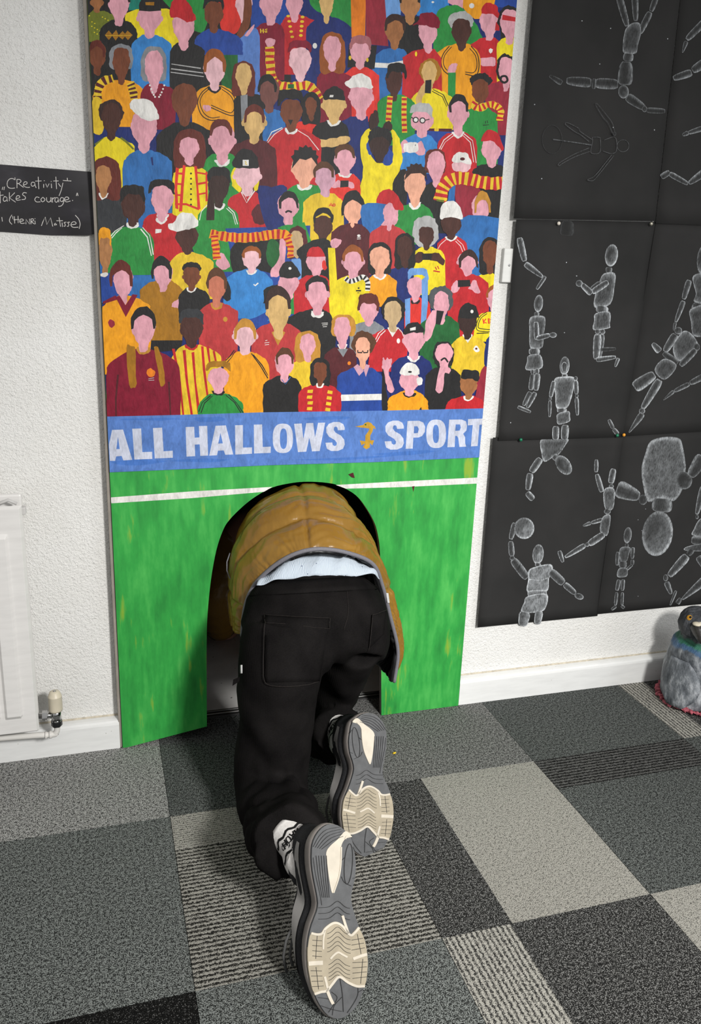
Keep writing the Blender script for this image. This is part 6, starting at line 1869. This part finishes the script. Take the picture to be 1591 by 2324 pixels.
# black knitted pattern on the socks
for inf in (infoL, infoR):
    sk = inf['sock']
    bs = BVHTree.FromPolygons([tuple(v_.co) for v_ in sk.data.vertices], [tuple(p_.vertices) for p_ in sk.data.polygons])
    mid = (inf['ank'] + inf['col']) / 2
    axis = inf['col'] - inf['ank']
    axis /= np.linalg.norm(axis)
    to = CAM - mid
    to = to - np.dot(to, axis) * axis
    to /= np.linalg.norm(to)
    sd = np.cross(to, axis)
    bm2 = bmesh.new()

    def ink(pts, w):
        for q in ribbon(pts, w):
            P = []
            for a, s_ in q:
                ang = s_ / 0.043
                dirv = to * math.cos(ang) + sd * math.sin(ang)
                c_ = mid + axis * a
                h = bs.ray_cast(Vector(c_ + dirv * 0.12), Vector(-dirv))
                P.append((np.array(h[0]) if h[0] is not None else c_ + dirv * 0.043) + dirv * 0.0007)
            poly_face(bm2, P)
    # lettering H O A runs round the ankle between two curly bands
    def glyph(strokes, off, sc=0.011, a0=0.004):
        for st in strokes:
            ink([(a0 + (y - 0.5) * sc * 1.5, off + x * sc) for x, y in st], 0.0032)
    GL = {'H': [[(0, 0), (0, 1)], [(0.8, 0), (0.8, 1)], [(0, 0.5), (0.8, 0.5)]], 'O': [[(0.1, 0.1), (0.7, 0.1), (0.8, 0.5), (0.7, 0.9), (0.1, 0.9), (0, 0.5), (0.1, 0.1)]],
          'A': [[(0, 0), (0.4, 1), (0.8, 0)], [(0.2, 0.4), (0.6, 0.4)]], 'R': [[(0, 0), (0, 1), (0.7, 0.9), (0.7, 0.6), (0, 0.5), (0.8, 0)]]}
    for i, ch in enumerate('HOAR'):
        glyph(GL[ch], -0.024 + i * 0.0118)
    for b in (-0.013, 0.024):
        ink([(b + 0.003 * math.sin(i * 1.3), -0.05 + 0.006 * i) for i in range(18)], 0.0055)
    for i in range(5):
        ink([(0.015 + 0.004 * math.sin(a), 0.022 + 0.009 * i + 0.004 * math.cos(a)) for a in np.linspace(0, 5.5, 8)], 0.002)
        ink([(0.004 + 0.005 * math.sin(a), -0.036 + 0.004 * math.cos(a) - 0.008 * (i - 2)) for a in np.linspace(0, 5.5, 8)], 0.002) if i < 2 else None
    o = bm_obj('sock_pattern', bm2, M_INK, sk)
    o['kind'] = 'stuff'

# body under the clothes: one continuous skinned figure ------
def skin_body():
    J, E, R = [], [], []

    def add(p, r, parent=None):
        J.append(tuple(map(float, p)))
        R.append(r)
        if parent is not None:
            E.append((parent, len(J) - 1))
        return len(J) - 1
    pel = add((0.49, 1.81, 0.44), 0.095)
    wai = add((0.50, 1.95, 0.50), 0.095, pel)
    che = add((0.51, 2.16, 0.53), 0.11, wai)
    nb = add((0.52, 2.36, 0.52), 0.075, che)
    nk = add((0.52, 2.44, 0.50), 0.055, nb)
    hd = add((0.52, 2.52, 0.47), 0.075, nk)
    h2 = add((0.52, 2.59, 0.42), 0.085, hd)
    add((0.52, 2.62, 0.36), 0.060, h2)
    for s_, h_ in ((-1, hL), (1, hR)):
        sh = add((0.52 + s_ * 0.12, 2.38, 0.50), 0.055, nb)
        el_ = (V3(0.52 + s_ * 0.14, 2.40, 0.50) + h_) / 2 + V3(s_ * 0.05, -0.04, 0.04)
        el = add(el_, 0.042, sh)
        wr_ = add(h_ + V3(0, -0.02, 0.055), 0.027, el)
        pm = add(h_ + V3(0, 0.035, 0.022), 0.026, wr_)
        for k, (dx, ln) in enumerate(((-0.030, 0.058), (-0.010, 0.070), (0.010, 0.066), (0.028, 0.050))):
            a = add(h_ + V3(dx, 0.075, 0.016), 0.010, pm)
            b = add(h_ + V3(dx * 1.25, 0.075 + ln * 0.55, 0.015), 0.0088, a)
            add(h_ + V3(dx * 1.35, 0.075 + ln, 0.009), 0.0075, b)
        a = add(h_ + V3(-s_ * 0.035, 0.025, 0.018), 0.012, pm)
        b = add(h_ + V3(-s_ * 0.055, 0.050, 0.013), 0.010, a)
        add(h_ + V3(-s_ * 0.066, 0.072, 0.010), 0.0085, b)
    for hp, kn, an, ft in (((0.40, 1.755, 0.41), (0.350, 1.645, 0.085), (0.330, 1.365, 0.175), infoL), ((0.565, 1.785, 0.41), (0.552, 1.935, 0.09), (0.540, 1.745, 0.165), infoR)):
        a = add(hp, 0.062, pel)
        m_ = add((V3(*hp) + V3(*kn)) / 2, 0.048, a)
        b = add(kn, 0.045, m_)
        c_ = add((V3(*kn) * 0.6 + V3(*an) * 0.4), 0.042, b)
        d_ = add(an, 0.034, c_)
        e_ = add(ft['col'] + ft['n'] * 0.03, 0.028, d_)
        add(ft['cen'] - ft['n'] * 0.045 - ft['up'] * 0.05, 0.028, e_)
    # face: nose, chin, ears
    add((0.52, 2.668, 0.392), 0.014, h2)
    add((0.52, 2.615, 0.30), 0.034, h2)
    for s_ in (-1, 1):
        add((0.52 + s_ * 0.088, 2.56, 0.42), 0.016, h2)
    bm_ = bmesh.new()
    sl = bm_.verts.layers.skin.verify()
    bv = [bm_.verts.new(p) for p in J]
    for a, b in E:
        bm_.edges.new((bv[a], bv[b]))
    for v_, r_ in zip(bv, R):
        v_[sl].radius = (r_, r_)
    bv[0][sl].use_root = True
    me_ = bpy.data.meshes.new('body')
    bm_.to_mesh(me_)
    bm_.free()
    o = bpy.data.objects.new('body', me_)
    COL.objects.link(o)
    o.modifiers.new('skin', 'SKIN')
    sub = o.modifiers.new('sub', 'SUBSURF')
    sub.levels = sub.render_levels = 2
    dg = bpy.context.evaluated_depsgraph_get()
    m2 = bpy.data.meshes.new_from_object(o.evaluated_get(dg))
    bpy.data.objects.remove(o)
    return put(m2, 'body', plain('skin', (0.52, 0.27, 0.19), 0.5, 0.35, 0.08, 20), person)


skin_body()['label'] = 'skin of the hands and head in the dark passage'
hv, hf = [], []
for i in range(13):
    th = math.pi * 0.62 * i / 12
    for k_ in range(24):
        a = 2 * math.pi * k_ / 24
        p = V3(math.sin(th) * math.cos(a) * 0.092, math.cos(th) * 0.105, math.sin(th) * math.sin(a) * 0.105)
        hv.append(V3(0.52, 2.565, 0.435) + V3(p[0], -p[2] * 0.85 + p[1] * 0.2, p[1] * 0.9 + p[2] * 0.1) * (1 + 0.03 * math.sin(7 * a + 5 * th)))
for i in range(12):
    for k_ in range(24):
        k2 = (k_ + 1) % 24
        hf.append((i * 24 + k_, i * 24 + k2, (i + 1) * 24 + k2, (i + 1) * 24 + k_))
mesh_obj('hair', hv, hf, plain('dark_brown_hair', (0.03, 0.018, 0.012), 0.7, 0.3, 0.3, 150, 0, (200, 0.6, 0.004)), person, True)
# ------------------------------------------------------------------ radiator
rad = empty('radiator', (-0.5, 2.0, 0.13))
tag(rad, 'white ribbed panel radiator on the left wall', 'radiator')
M_RAD = gloss_white('radiator_enamel', (0.74, 0.725, 0.71))
M_RADD = plain('radiator_side_grey', (0.55, 0.54, 0.53), 0.5, 0.4, 0.08, 20)
YF = 1.955
xr_ = on_y(55, 1152, YF)[0] - 0.006
zt, zb = on_y(30, 1150, YF)[2], on_y(40, 1668, YF)[2]


def pressed_panel(name, x0, x1, z0, z1, yf, depth, ribs):
    """sheet with pressed channels: profile across x, ends flattened near top and bottom"""
    xs = sorted(set([x0, x0 + 0.006, x1 - 0.006, x1] + [q for c_ in ribs for q in (c_ - 0.021, c_ - 0.015, c_ + 0.015, c_ + 0.021)]))
    xs = [x for x in xs if x0 <= x <= x1]
    zs = [z0, z0 + 0.006, z0 + 0.045, z0 + 0.055, (z0 + z1) / 2, z1 - 0.075, z1 - 0.065, z1 - 0.006, z1]
    vv2, ff2 = [], []
    for z in zs:
        for x in xs:
            y = yf
            inrib = any(abs(x - c_) < 0.0151 for c_ in ribs)
            if inrib and z0 + 0.05 < z < z1 - 0.07:
                y = yf - depth
            if x in (x0, x1) or z in (z0, z1):
                y = yf + 0.008
            vv2.append((x, y, z))
    n_ = len(xs)
    for j in range(len(zs) - 1):
        for i in range(n_ - 1):
            a = j * n_ + i
            ff2.append((a, a + 1, a + n_ + 1, a + n_))
    o = mesh_obj(name, vv2, ff2, M_RAD, rad, False)
    md_ = o.modifiers.new('solid', 'SOLIDIFY')
    md_.thickness = 0.012
    md_.offset = -1
    bv_ = o.modifiers.new('bevel', 'BEVEL')
    bv_.width = 0.0035
    bv_.segments = 2
    bv_.limit_method = 'ANGLE'
    bv_.angle_limit = math.radians(20)
    return o


ribs = [xr_ - 0.055 - 0.050 * i for i in range(14)]
pressed_panel('front_panel', xr_ - 0.80, xr_, zb, zt, YF, 0.008, ribs)
box('back_panel', (xr_ - 0.80, 2.018, zb), (xr_ - 0.004, 2.032, zt + 0.012), M_RAD, rad, 0.005)
box('end_bracket', (xr_ - 0.004, 1.985, zt - 0.03), (xr_ + 0.006, 2.005, zt - 0.012), M_RADD, rad, 0.002)
tube('top_lug', [(xr_ - 0.06, 1.985, zt - 0.004), (xr_ - 0.03, 1.985, zt + 0.008), (xr_ - 0.012, 1.985, zt - 0.002)], 0.004, M_RADD, rad, 8)
fins_v, fins_f = [], []
for i in range(30):
    x = xr_ - 0.02 - i * 0.026
    b0 = len(fins_v)
    fins_v += [(x, 1.97, zb + 0.03), (x, 2.016, zb + 0.03), (x, 2.016, zt - 0.03), (x, 1.97, zt - 0.03)]
    fins_f.append((b0, b0 + 1, b0 + 2, b0 + 3))
fo = mesh_obj('convector_fins', fins_v, fins_f, M_RADD, rad)
fo['kind'] = 'stuff'
box('wall_bracket', (xr_ - 0.12, 2.032, zb + 0.08), (xr_ - 0.09, Y_WALL + 0.002, zt - 0.08), M_RADD, rad)
box('wall_bracket', (xr_ - 0.70, 2.032, zb + 0.08), (xr_ - 0.67, Y_WALL + 0.002, zt - 0.08), M_RADD, rad)
# thermostatic valve
M_CRM = plain('cream_plastic', (0.62, 0.56, 0.44), 0.4, 0.4, 0.06, 30)
M_CHR = plain('chrome', (0.50, 0.50, 0.50), 0.14, 0.5, 0.15, 30, 1.0)
M_BLK = plain('black_plastic', (0.012, 0.012, 0.013), 0.35, 0.4, 0.1)
M_PIPE = gloss_white('white_pipe_paint', (0.72, 0.70, 0.67))
YV = 1.995
vx, vz0 = on_y(128, 1630, YV)[0], on_y(128, 1612, YV)[2]
vz1 = on_y(128, 1568, YV)[2]
val = empty('radiator_valve', (vx, YV, vz0 - 0.06))
tag(val, 'thermostatic valve with cream cap and white elbow pipe at the radiator corner', 'valve')


def lathe_z(name, prof, x, y, mat, parent, seg=24):
    v_, f_ = [], []
    for r_, z in prof:
        for k_ in range(seg):
            a = 2 * math.pi * k_ / seg
            v_.append((x + r_ * math.cos(a), y + r_ * math.sin(a), z))
    for i in range(len(prof) - 1):
        for k_ in range(seg):
            k2 = (k_ + 1) % seg
            f_.append((i * seg + k_, i * seg + k2, (i + 1) * seg + k2, (i + 1) * seg + k_))
    f_.append(tuple(range(seg))[::-1])
    f_.append(tuple((len(prof) - 1) * seg + k_ for k_ in range(seg)))
    return mesh_obj(name, v_, f_, mat, parent, True)


hc = vz1 - vz0
lathe_z('cap', [(0.0165, vz0), (0.0172, vz0 + 0.004), (0.0168, vz0 + hc * 0.72), (0.0172, vz0 + hc * 0.74), (0.0165, vz0 + hc * 0.76), (0.0125, vz0 + hc * 0.96), (0.009, vz0 + hc)], vx, YV, M_CRM, val)
lathe_z('cap_screw', [(0.004, vz0 + hc * 0.99), (0.004, vz0 + hc + 0.001), (0.002, vz0 + hc + 0.0016)], vx, YV, M_CHR, val, 12)
lathe_z('valve_body', [(0.012, vz0 - 0.026), (0.0125, vz0 - 0.012), (0.013, vz0)], vx, YV, M_CHR, val)
lathe_z('gland_nut', [(0.013, vz0 - 0.044), (0.0138, vz0 - 0.042), (0.0138, vz0 - 0.030), (0.0125, vz0 - 0.026)], vx, YV, M_BLK, val, 6)
lathe_z('olive', [(0.0118, vz0 - 0.031), (0.0125, vz0 - 0.028), (0.0118, vz0 - 0.025)], vx, YV, M_CHR, val)
tube('tail_pipe', [(vx, YV, vz0 - 0.012), (vx - 0.022, YV, vz0 - 0.012), (xr_ - 0.004, YV, vz0 - 0.012)], 0.0085, M_CHR, val, 16)
bm = bmesh.new()
r6 = bmesh.ops.create_cone(bm, cap_ends=True, segments=6, radius1=0.0135, radius2=0.0135, depth=0.012)
bmesh.ops.rotate(bm, verts=bm.verts[:], matrix=Matrix.Rotation(math.pi / 2, 3, 'Y'))
bmesh.ops.translate(bm, verts=bm.verts[:], vec=(vx - 0.027, YV, vz0 - 0.012))
bm_obj('union_nut', bm, M_CHR, val)
pz = on_y(118, 1667, YV)[2]
pth = cr([(vx, YV, vz0 - 0.040), (vx, YV, pz + 0.014), (vx - 0.004, YV, pz + 0.004), (vx - 0.014, YV, pz), (vx - 0.10, YV + 0.006, pz + 0.002), (vx - 0.5, YV + 0.03, pz + 0.004)], 6)
tube('pipe', pth, 0.0076, M_PIPE, val, 14)
tube('elbow_collar', [(vx - 0.014, YV, pz), (vx - 0.020, YV, pz)], 0.0100, M_PIPE, val, 16)
tube('elbow_collar', [(vx - 0.026, YV, pz), (vx - 0.030, YV, pz)], 0.0096, M_PIPE, val, 16)

# ------------------------------------------------------------------ white cover plate between board and papers
c0, c1 = on_y(1139, 641, 2.070), on_y(1166, 564, 2.070)
plt = empty('cover_plate', (c0[0], Y_WALL, c0[2]))
tag(plt, 'white plastic cover plate with one screw, on the wall strip between mural and black papers', 'cover plate')
box('plate', (c0[0] - 0.001, 2.069, c0[2]), (c0[0] + 0.052, Y_WALL + 0.001, c1[2]), gloss_white('white_plate', (0.72, 0.72, 0.70)), plt, 0.003)
sp = on_y(1156, 602, 2.068)
bm = bmesh.new()
bmesh.ops.create_uvsphere(bm, u_segments=14, v_segments=8, radius=0.0032)
bmesh.ops.scale(bm, verts=bm.verts[:], vec=(1, 0.5, 1))
bmesh.ops.translate(bm, verts=bm.verts[:], vec=(sp[0], 2.0688, sp[2]))
bm_obj('screw', bm, M_CHR, plt, True)

# ------------------------------------------------------------------ papier-mache pigeon
PX, PY = 1.778, 1.916
pig = empty('pigeon_sculpture', (PX, PY, 0.0))
tag(pig, 'grey papier-mache pigeon with an orange eye and green neck band standing on the carpet', 'sculpture')


def pig_mat():
    t = NT('pigeon_painted_paper', 0.6, 0.3)
    v = t.coord((1, 1, 0.5))
    n = t.noise(v, 34, 5, 0.65)
    n2 = t.noise(t.coord(), 9, 3)
    sep = t.n('ShaderNodeSeparateXYZ')
    t.l(t.coord(), sep.inputs[0])
    wob = t.math('MULTIPLY', t.math('SUBTRACT', t.noise(t.coord(), 30, 3), 0.5), 0.035)
    z = t.math('ADD', sep.outputs[2], wob)
    c_ = t.ramp(t.math('ADD', t.math('MULTIPLY', n, 0.65), t.math('MULTIPLY', n2, 0.35)), [(0.36, (0.045, 0.052, 0.062)), (0.5, (0.16, 0.175, 0.195)), (0.63, (0.46, 0.48, 0.51))])
    dark = t.mix(0.75, c_, (0.10, 0.105, 0.12), 'MULTIPLY')
    head = t.mix(t.ramp(n, [(0.45, (0,) * 3), (0.66, (0.5,) * 3)]), (0.045, 0.048, 0.055), (0.22, 0.23, 0.25))
    zb_ = t.ramp(z, [(0.184, (0,) * 3), (0.191, (1,) * 3)])
    zg_ = t.ramp(z, [(0.201, (0,) * 3), (0.206, (1,) * 3)])
    zh_ = t.ramp(z, [(0.216, (0,) * 3), (0.222, (1,) * 3)])
    m1 = t.mix(t.math('MULTIPLY', zb_, 0.8), c_, (0.045, 0.12, 0.24))
    m2 = t.mix(t.math('MULTIPLY', zg_, 0.85), m1, (0.035, 0.17, 0.085))
    m3 = t.mix(zh_, m2, head)
    t.base(m3)
    t.bump(n, 0.8, 0.012)
    return t.m


M_PIG = pig_mat()
prof = [(0.112, 0.004), (0.122, 0.018), (0.125, 0.05), (0.121, 0.085), (0.124, 0.105), (0.119, 0.135), (0.115, 0.17), (0.110, 0.200), (0.098, 0.218), (0.076, 0.231), (0.060, 0.244), (0.060, 0.266), (0.063, 0.288), (0.060, 0.308), (0.050, 0.324), (0.032, 0.335), (0.010, 0.340)]
prof = [(r_ * (0.88 if z < 0.225 else 0.97), z * 0.94) for r_, z in prof]
prof_s = cr(prof, 4)
SEG = 56
pv, pf = [], []
for r_, z in prof_s:
    for k_ in range(SEG):
        a = 2 * math.pi * k_ / SEG
        hd_ = max(0.0, min(1.0, (z - 0.214) / 0.03))
        ox = -0.042 * hd_
        oy = -0.010 * hd_
        pv.append(V3(PX + ox + r_ * math.cos(a), PY + oy + r_ * math.sin(a), z))
PV = np.array(pv)
cxy = np.stack([PV[:, 0] - PX, PV[:, 1] - PY], 1)
rr = np.linalg.norm(cxy, axis=1, keepdims=True) + 1e-6
bump_ = 0.0060 * vnoise(PV, 14, 11) + 0.0035 * vnoise(PV, 34, 12)
PV[:, :2] += cxy / rr * bump_[:, None]
n_ = len(prof_s)
for i in range(n_ - 1):
    for k_ in range(SEG):
        k2 = (k_ + 1) % SEG
        pf.append((i * SEG + k_, i * SEG + k2, (i + 1) * SEG + k2, (i + 1) * SEG + k_))
pf.append(tuple((n_ - 1) * SEG + k_ for k_ in range(SEG)))
pf.append(tuple(range(SEG))[::-1])
mesh_obj('body', PV, pf, M_PIG, pig, True)
# folded wing on the left flank
for sgn_, ang in ((1, math.radians(196)), (-1, math.radians(-16))):
    wv_, wf = [], []
    for i in range(13):
        t_ = i / 12
        for j in range(9):
            u = j / 8 - 0.5
            a = ang + u * 1.15 * math.sin(math.pi * (0.12 + 0.80 * t_)) ** 0.8 + 0.10 * t_
            r_ = 0.110 + 0.008 * math.cos(math.pi * u) * math.sin(math.pi * min(1, t_ * 1.1)) + 0.012 * t_ * t_
            wv_.append((PX + r_ * math.cos(a), PY + r_ * math.sin(a), 0.165 - 0.150 * t_))
    for i in range(12):
        for j in range(8):
            b0 = i * 9 + j
            wf.append((b0, b0 + 1, b0 + 10, b0 + 9))
    o = mesh_obj('wing', wv_, wf, M_PIG, pig, True)
    md_ = o.modifiers.new('solid', 'SOLIDIFY')
    md_.thickness = 0.010
# eye, beak, cere: placed on the head towards the room
HC = V3(PX - 0.042, PY - 0.010, 0.269)


def on_head(px, py, r_):
    """point where the sight line meets a ball of radius r_ round the head centre"""
    d_ = ray(px, py)
    d_ = d_ / np.linalg.norm(d_)
    o_c = CAM - HC
    b = np.dot(o_c, d_)
    disc = b * b - (np.dot(o_c, o_c) - r_ * r_)
    return CAM + d_ * (-b - math.sqrt(max(disc, 0)))


M_EYE = plain('orange_glass_eye', (0.62, 0.30, 0.03), 0.15, 0.5, 0.15, 200)
M_PUP = plain('black_pupil', (0.006, 0.006, 0.006), 0.1, 0.5)
M_BEAK = plain('dark_beak', (0.035, 0.032, 0.03), 0.35, 0.5, 0.4, 60, 0, (60, 0.5, 0.004))
M_CERE = plain('pale_cere', (0.62, 0.56, 0.44), 0.5, 0.4, 0.2, 60, 0, (60, 0.5, 0.004))


def disc(name, c_, nrm_, rad_, thick, mat, parent, seg=20):
    nrm_ = nrm_ / np.linalg.norm(nrm_)
    s_ = np.cross(nrm_, V3(0, 0, 1))
    s_ /= np.linalg.norm(s_)
    u_ = np.cross(s_, nrm_)
    v_, f_ = [], []
    for sc, d_ in ((1.0, 0.0), (1.0, thick * 0.5), (0.75, thick * 0.9), (0.35, thick * 1.1)):
        for k_ in range(seg):
            a = 2 * math.pi * k_ / seg
            v_.append(c_ + nrm_ * d_ + (s_ * math.cos(a) + u_ * math.sin(a)) * rad_ * sc)
    for i in range(3):
        for k_ in range(seg):
            k2 = (k_ + 1) % seg
            f_.append((i * seg + k_, i * seg + k2, (i + 1) * seg + k2, (i + 1) * seg + k_))
    f_.append(tuple(3 * seg + k_ for k_ in range(seg)))
    return mesh_obj(name, v_, f_, mat, parent, True)


ec = on_head(1565, 1402, 0.0595)
eye = disc('eye', ec, ec - HC, 0.0085, 0.005, M_EYE, pig)
pc = on_head(1567.5, 1401, 0.0645)
disc('pupil', pc, ec - HC, 0.0038, 0.003, M_PUP, eye, 14)
bc = on_head(1583, 1428, 0.058)
bdir = V3(-0.05, -0.85, -0.5)
bdir /= np.linalg.norm(bdir)
bsd = np.cross(bdir, V3(0, 0, 1))
bsd /= np.linalg.norm(bsd)
bup = np.cross(bsd, bdir)
v_, f_ = [], []
for t_, w_, h_ in ((-0.012, 0.017, 0.021), (0.008, 0.016, 0.020), (0.024, 0.0125, 0.015), (0.036, 0.008, 0.010), (0.043, 0.003, 0.004)):
    for k_ in range(16):
        a = 2 * math.pi * k_ / 16
        v_.append(bc + bdir * t_ + V3(0, 0, -0.25) * max(0, t_) + bsd * w_ * math.cos(a) + bup * h_ * math.sin(a))
for i in range(4):
    for k_ in range(16):
        k2 = (k_ + 1) % 16
        f_.append((i * 16 + k_, i * 16 + k2, (i + 1) * 16 + k2, (i + 1) * 16 + k_))
f_.append(tuple(4 * 16 + k_ for k_ in range(16)))
mesh_obj('beak', v_, f_, M_BEAK, pig, True)
for s_ in (-1, 1):
    bm = bmesh.new()
    bmesh.ops.create_uvsphere(bm, u_segments=16, v_segments=10, radius=1)
    bmesh.ops.scale(bm, verts=bm.verts[:], vec=(0.013, 0.013, 0.006))
    bmesh.ops.translate(bm, verts=bm.verts[:], vec=tuple(bc + bdir * 0.004 + bsd * s_ * 0.008 + V3(0, 0, 0.021)))
    bm_obj('cere', bm, M_CERE, pig, True)
# pink crinkled feet round the base
M_FOOT = plain('pink_crinkled_paper', (0.42, 0.10, 0.13), 0.6, 0.3, 0.5, 90, 0, (90, 0.8, 0.006))
bm = bmesh.new()
for k_ in range(110):
    a = 2 * math.pi * k_ / 110 + random.uniform(-0.03, 0.03)
    r_ = 0.110 + random.uniform(-0.004, 0.010)
    r0 = len(bm.verts)
    res = bmesh.ops.create_icosphere(bm, subdivisions=1, radius=random.uniform(0.005, 0.0095))
    sq_ = random.uniform(0.6, 1.3)
    for w_ in res['verts']:
        w_.co = Vector((w_.co.x * sq_ + random.uniform(-0.0016, 0.0016), w_.co.y / sq_ + random.uniform(-0.0016, 0.0016), w_.co.z))
        w_.co.x += PX + r_ * math.cos(a) + random.uniform(-0.001, 0.001)
        w_.co.y += PY + r_ * math.sin(a)
        w_.co.z = max(0.0005, w_.co.z * 0.8 + 0.007 + random.uniform(0, 0.005))
o = bm_obj('feet', bm, M_FOOT, pig, True)
o['label'] = 'pink crinkled paper feet'

# ------------------------------------------------------------------ crumbs on the carpet
M_YEL = plain('yellow_foam', (0.75, 0.52, 0.03), 0.7, 0.2)
for (x, y, s_, lab) in ((895, 1711, 0.006, 'tiny yellow paper scrap on the carpet right of the farther shoe'),):
    p = on_z(x, y, 0.0)
    bm = bmesh.new()
    bmesh.ops.create_icosphere(bm, subdivisions=1, radius=s_)
    for w_ in bm.verts:
        w_.co = Vector((p[0] + w_.co.x * 0.9 + 0.3 * w_.co.z, p[1] + w_.co.y * 0.6, max(0.0003, 0.003 + w_.co.z * 0.5)))
    tag(bm_obj('paper_scrap', bm, M_YEL), lab, 'scrap')
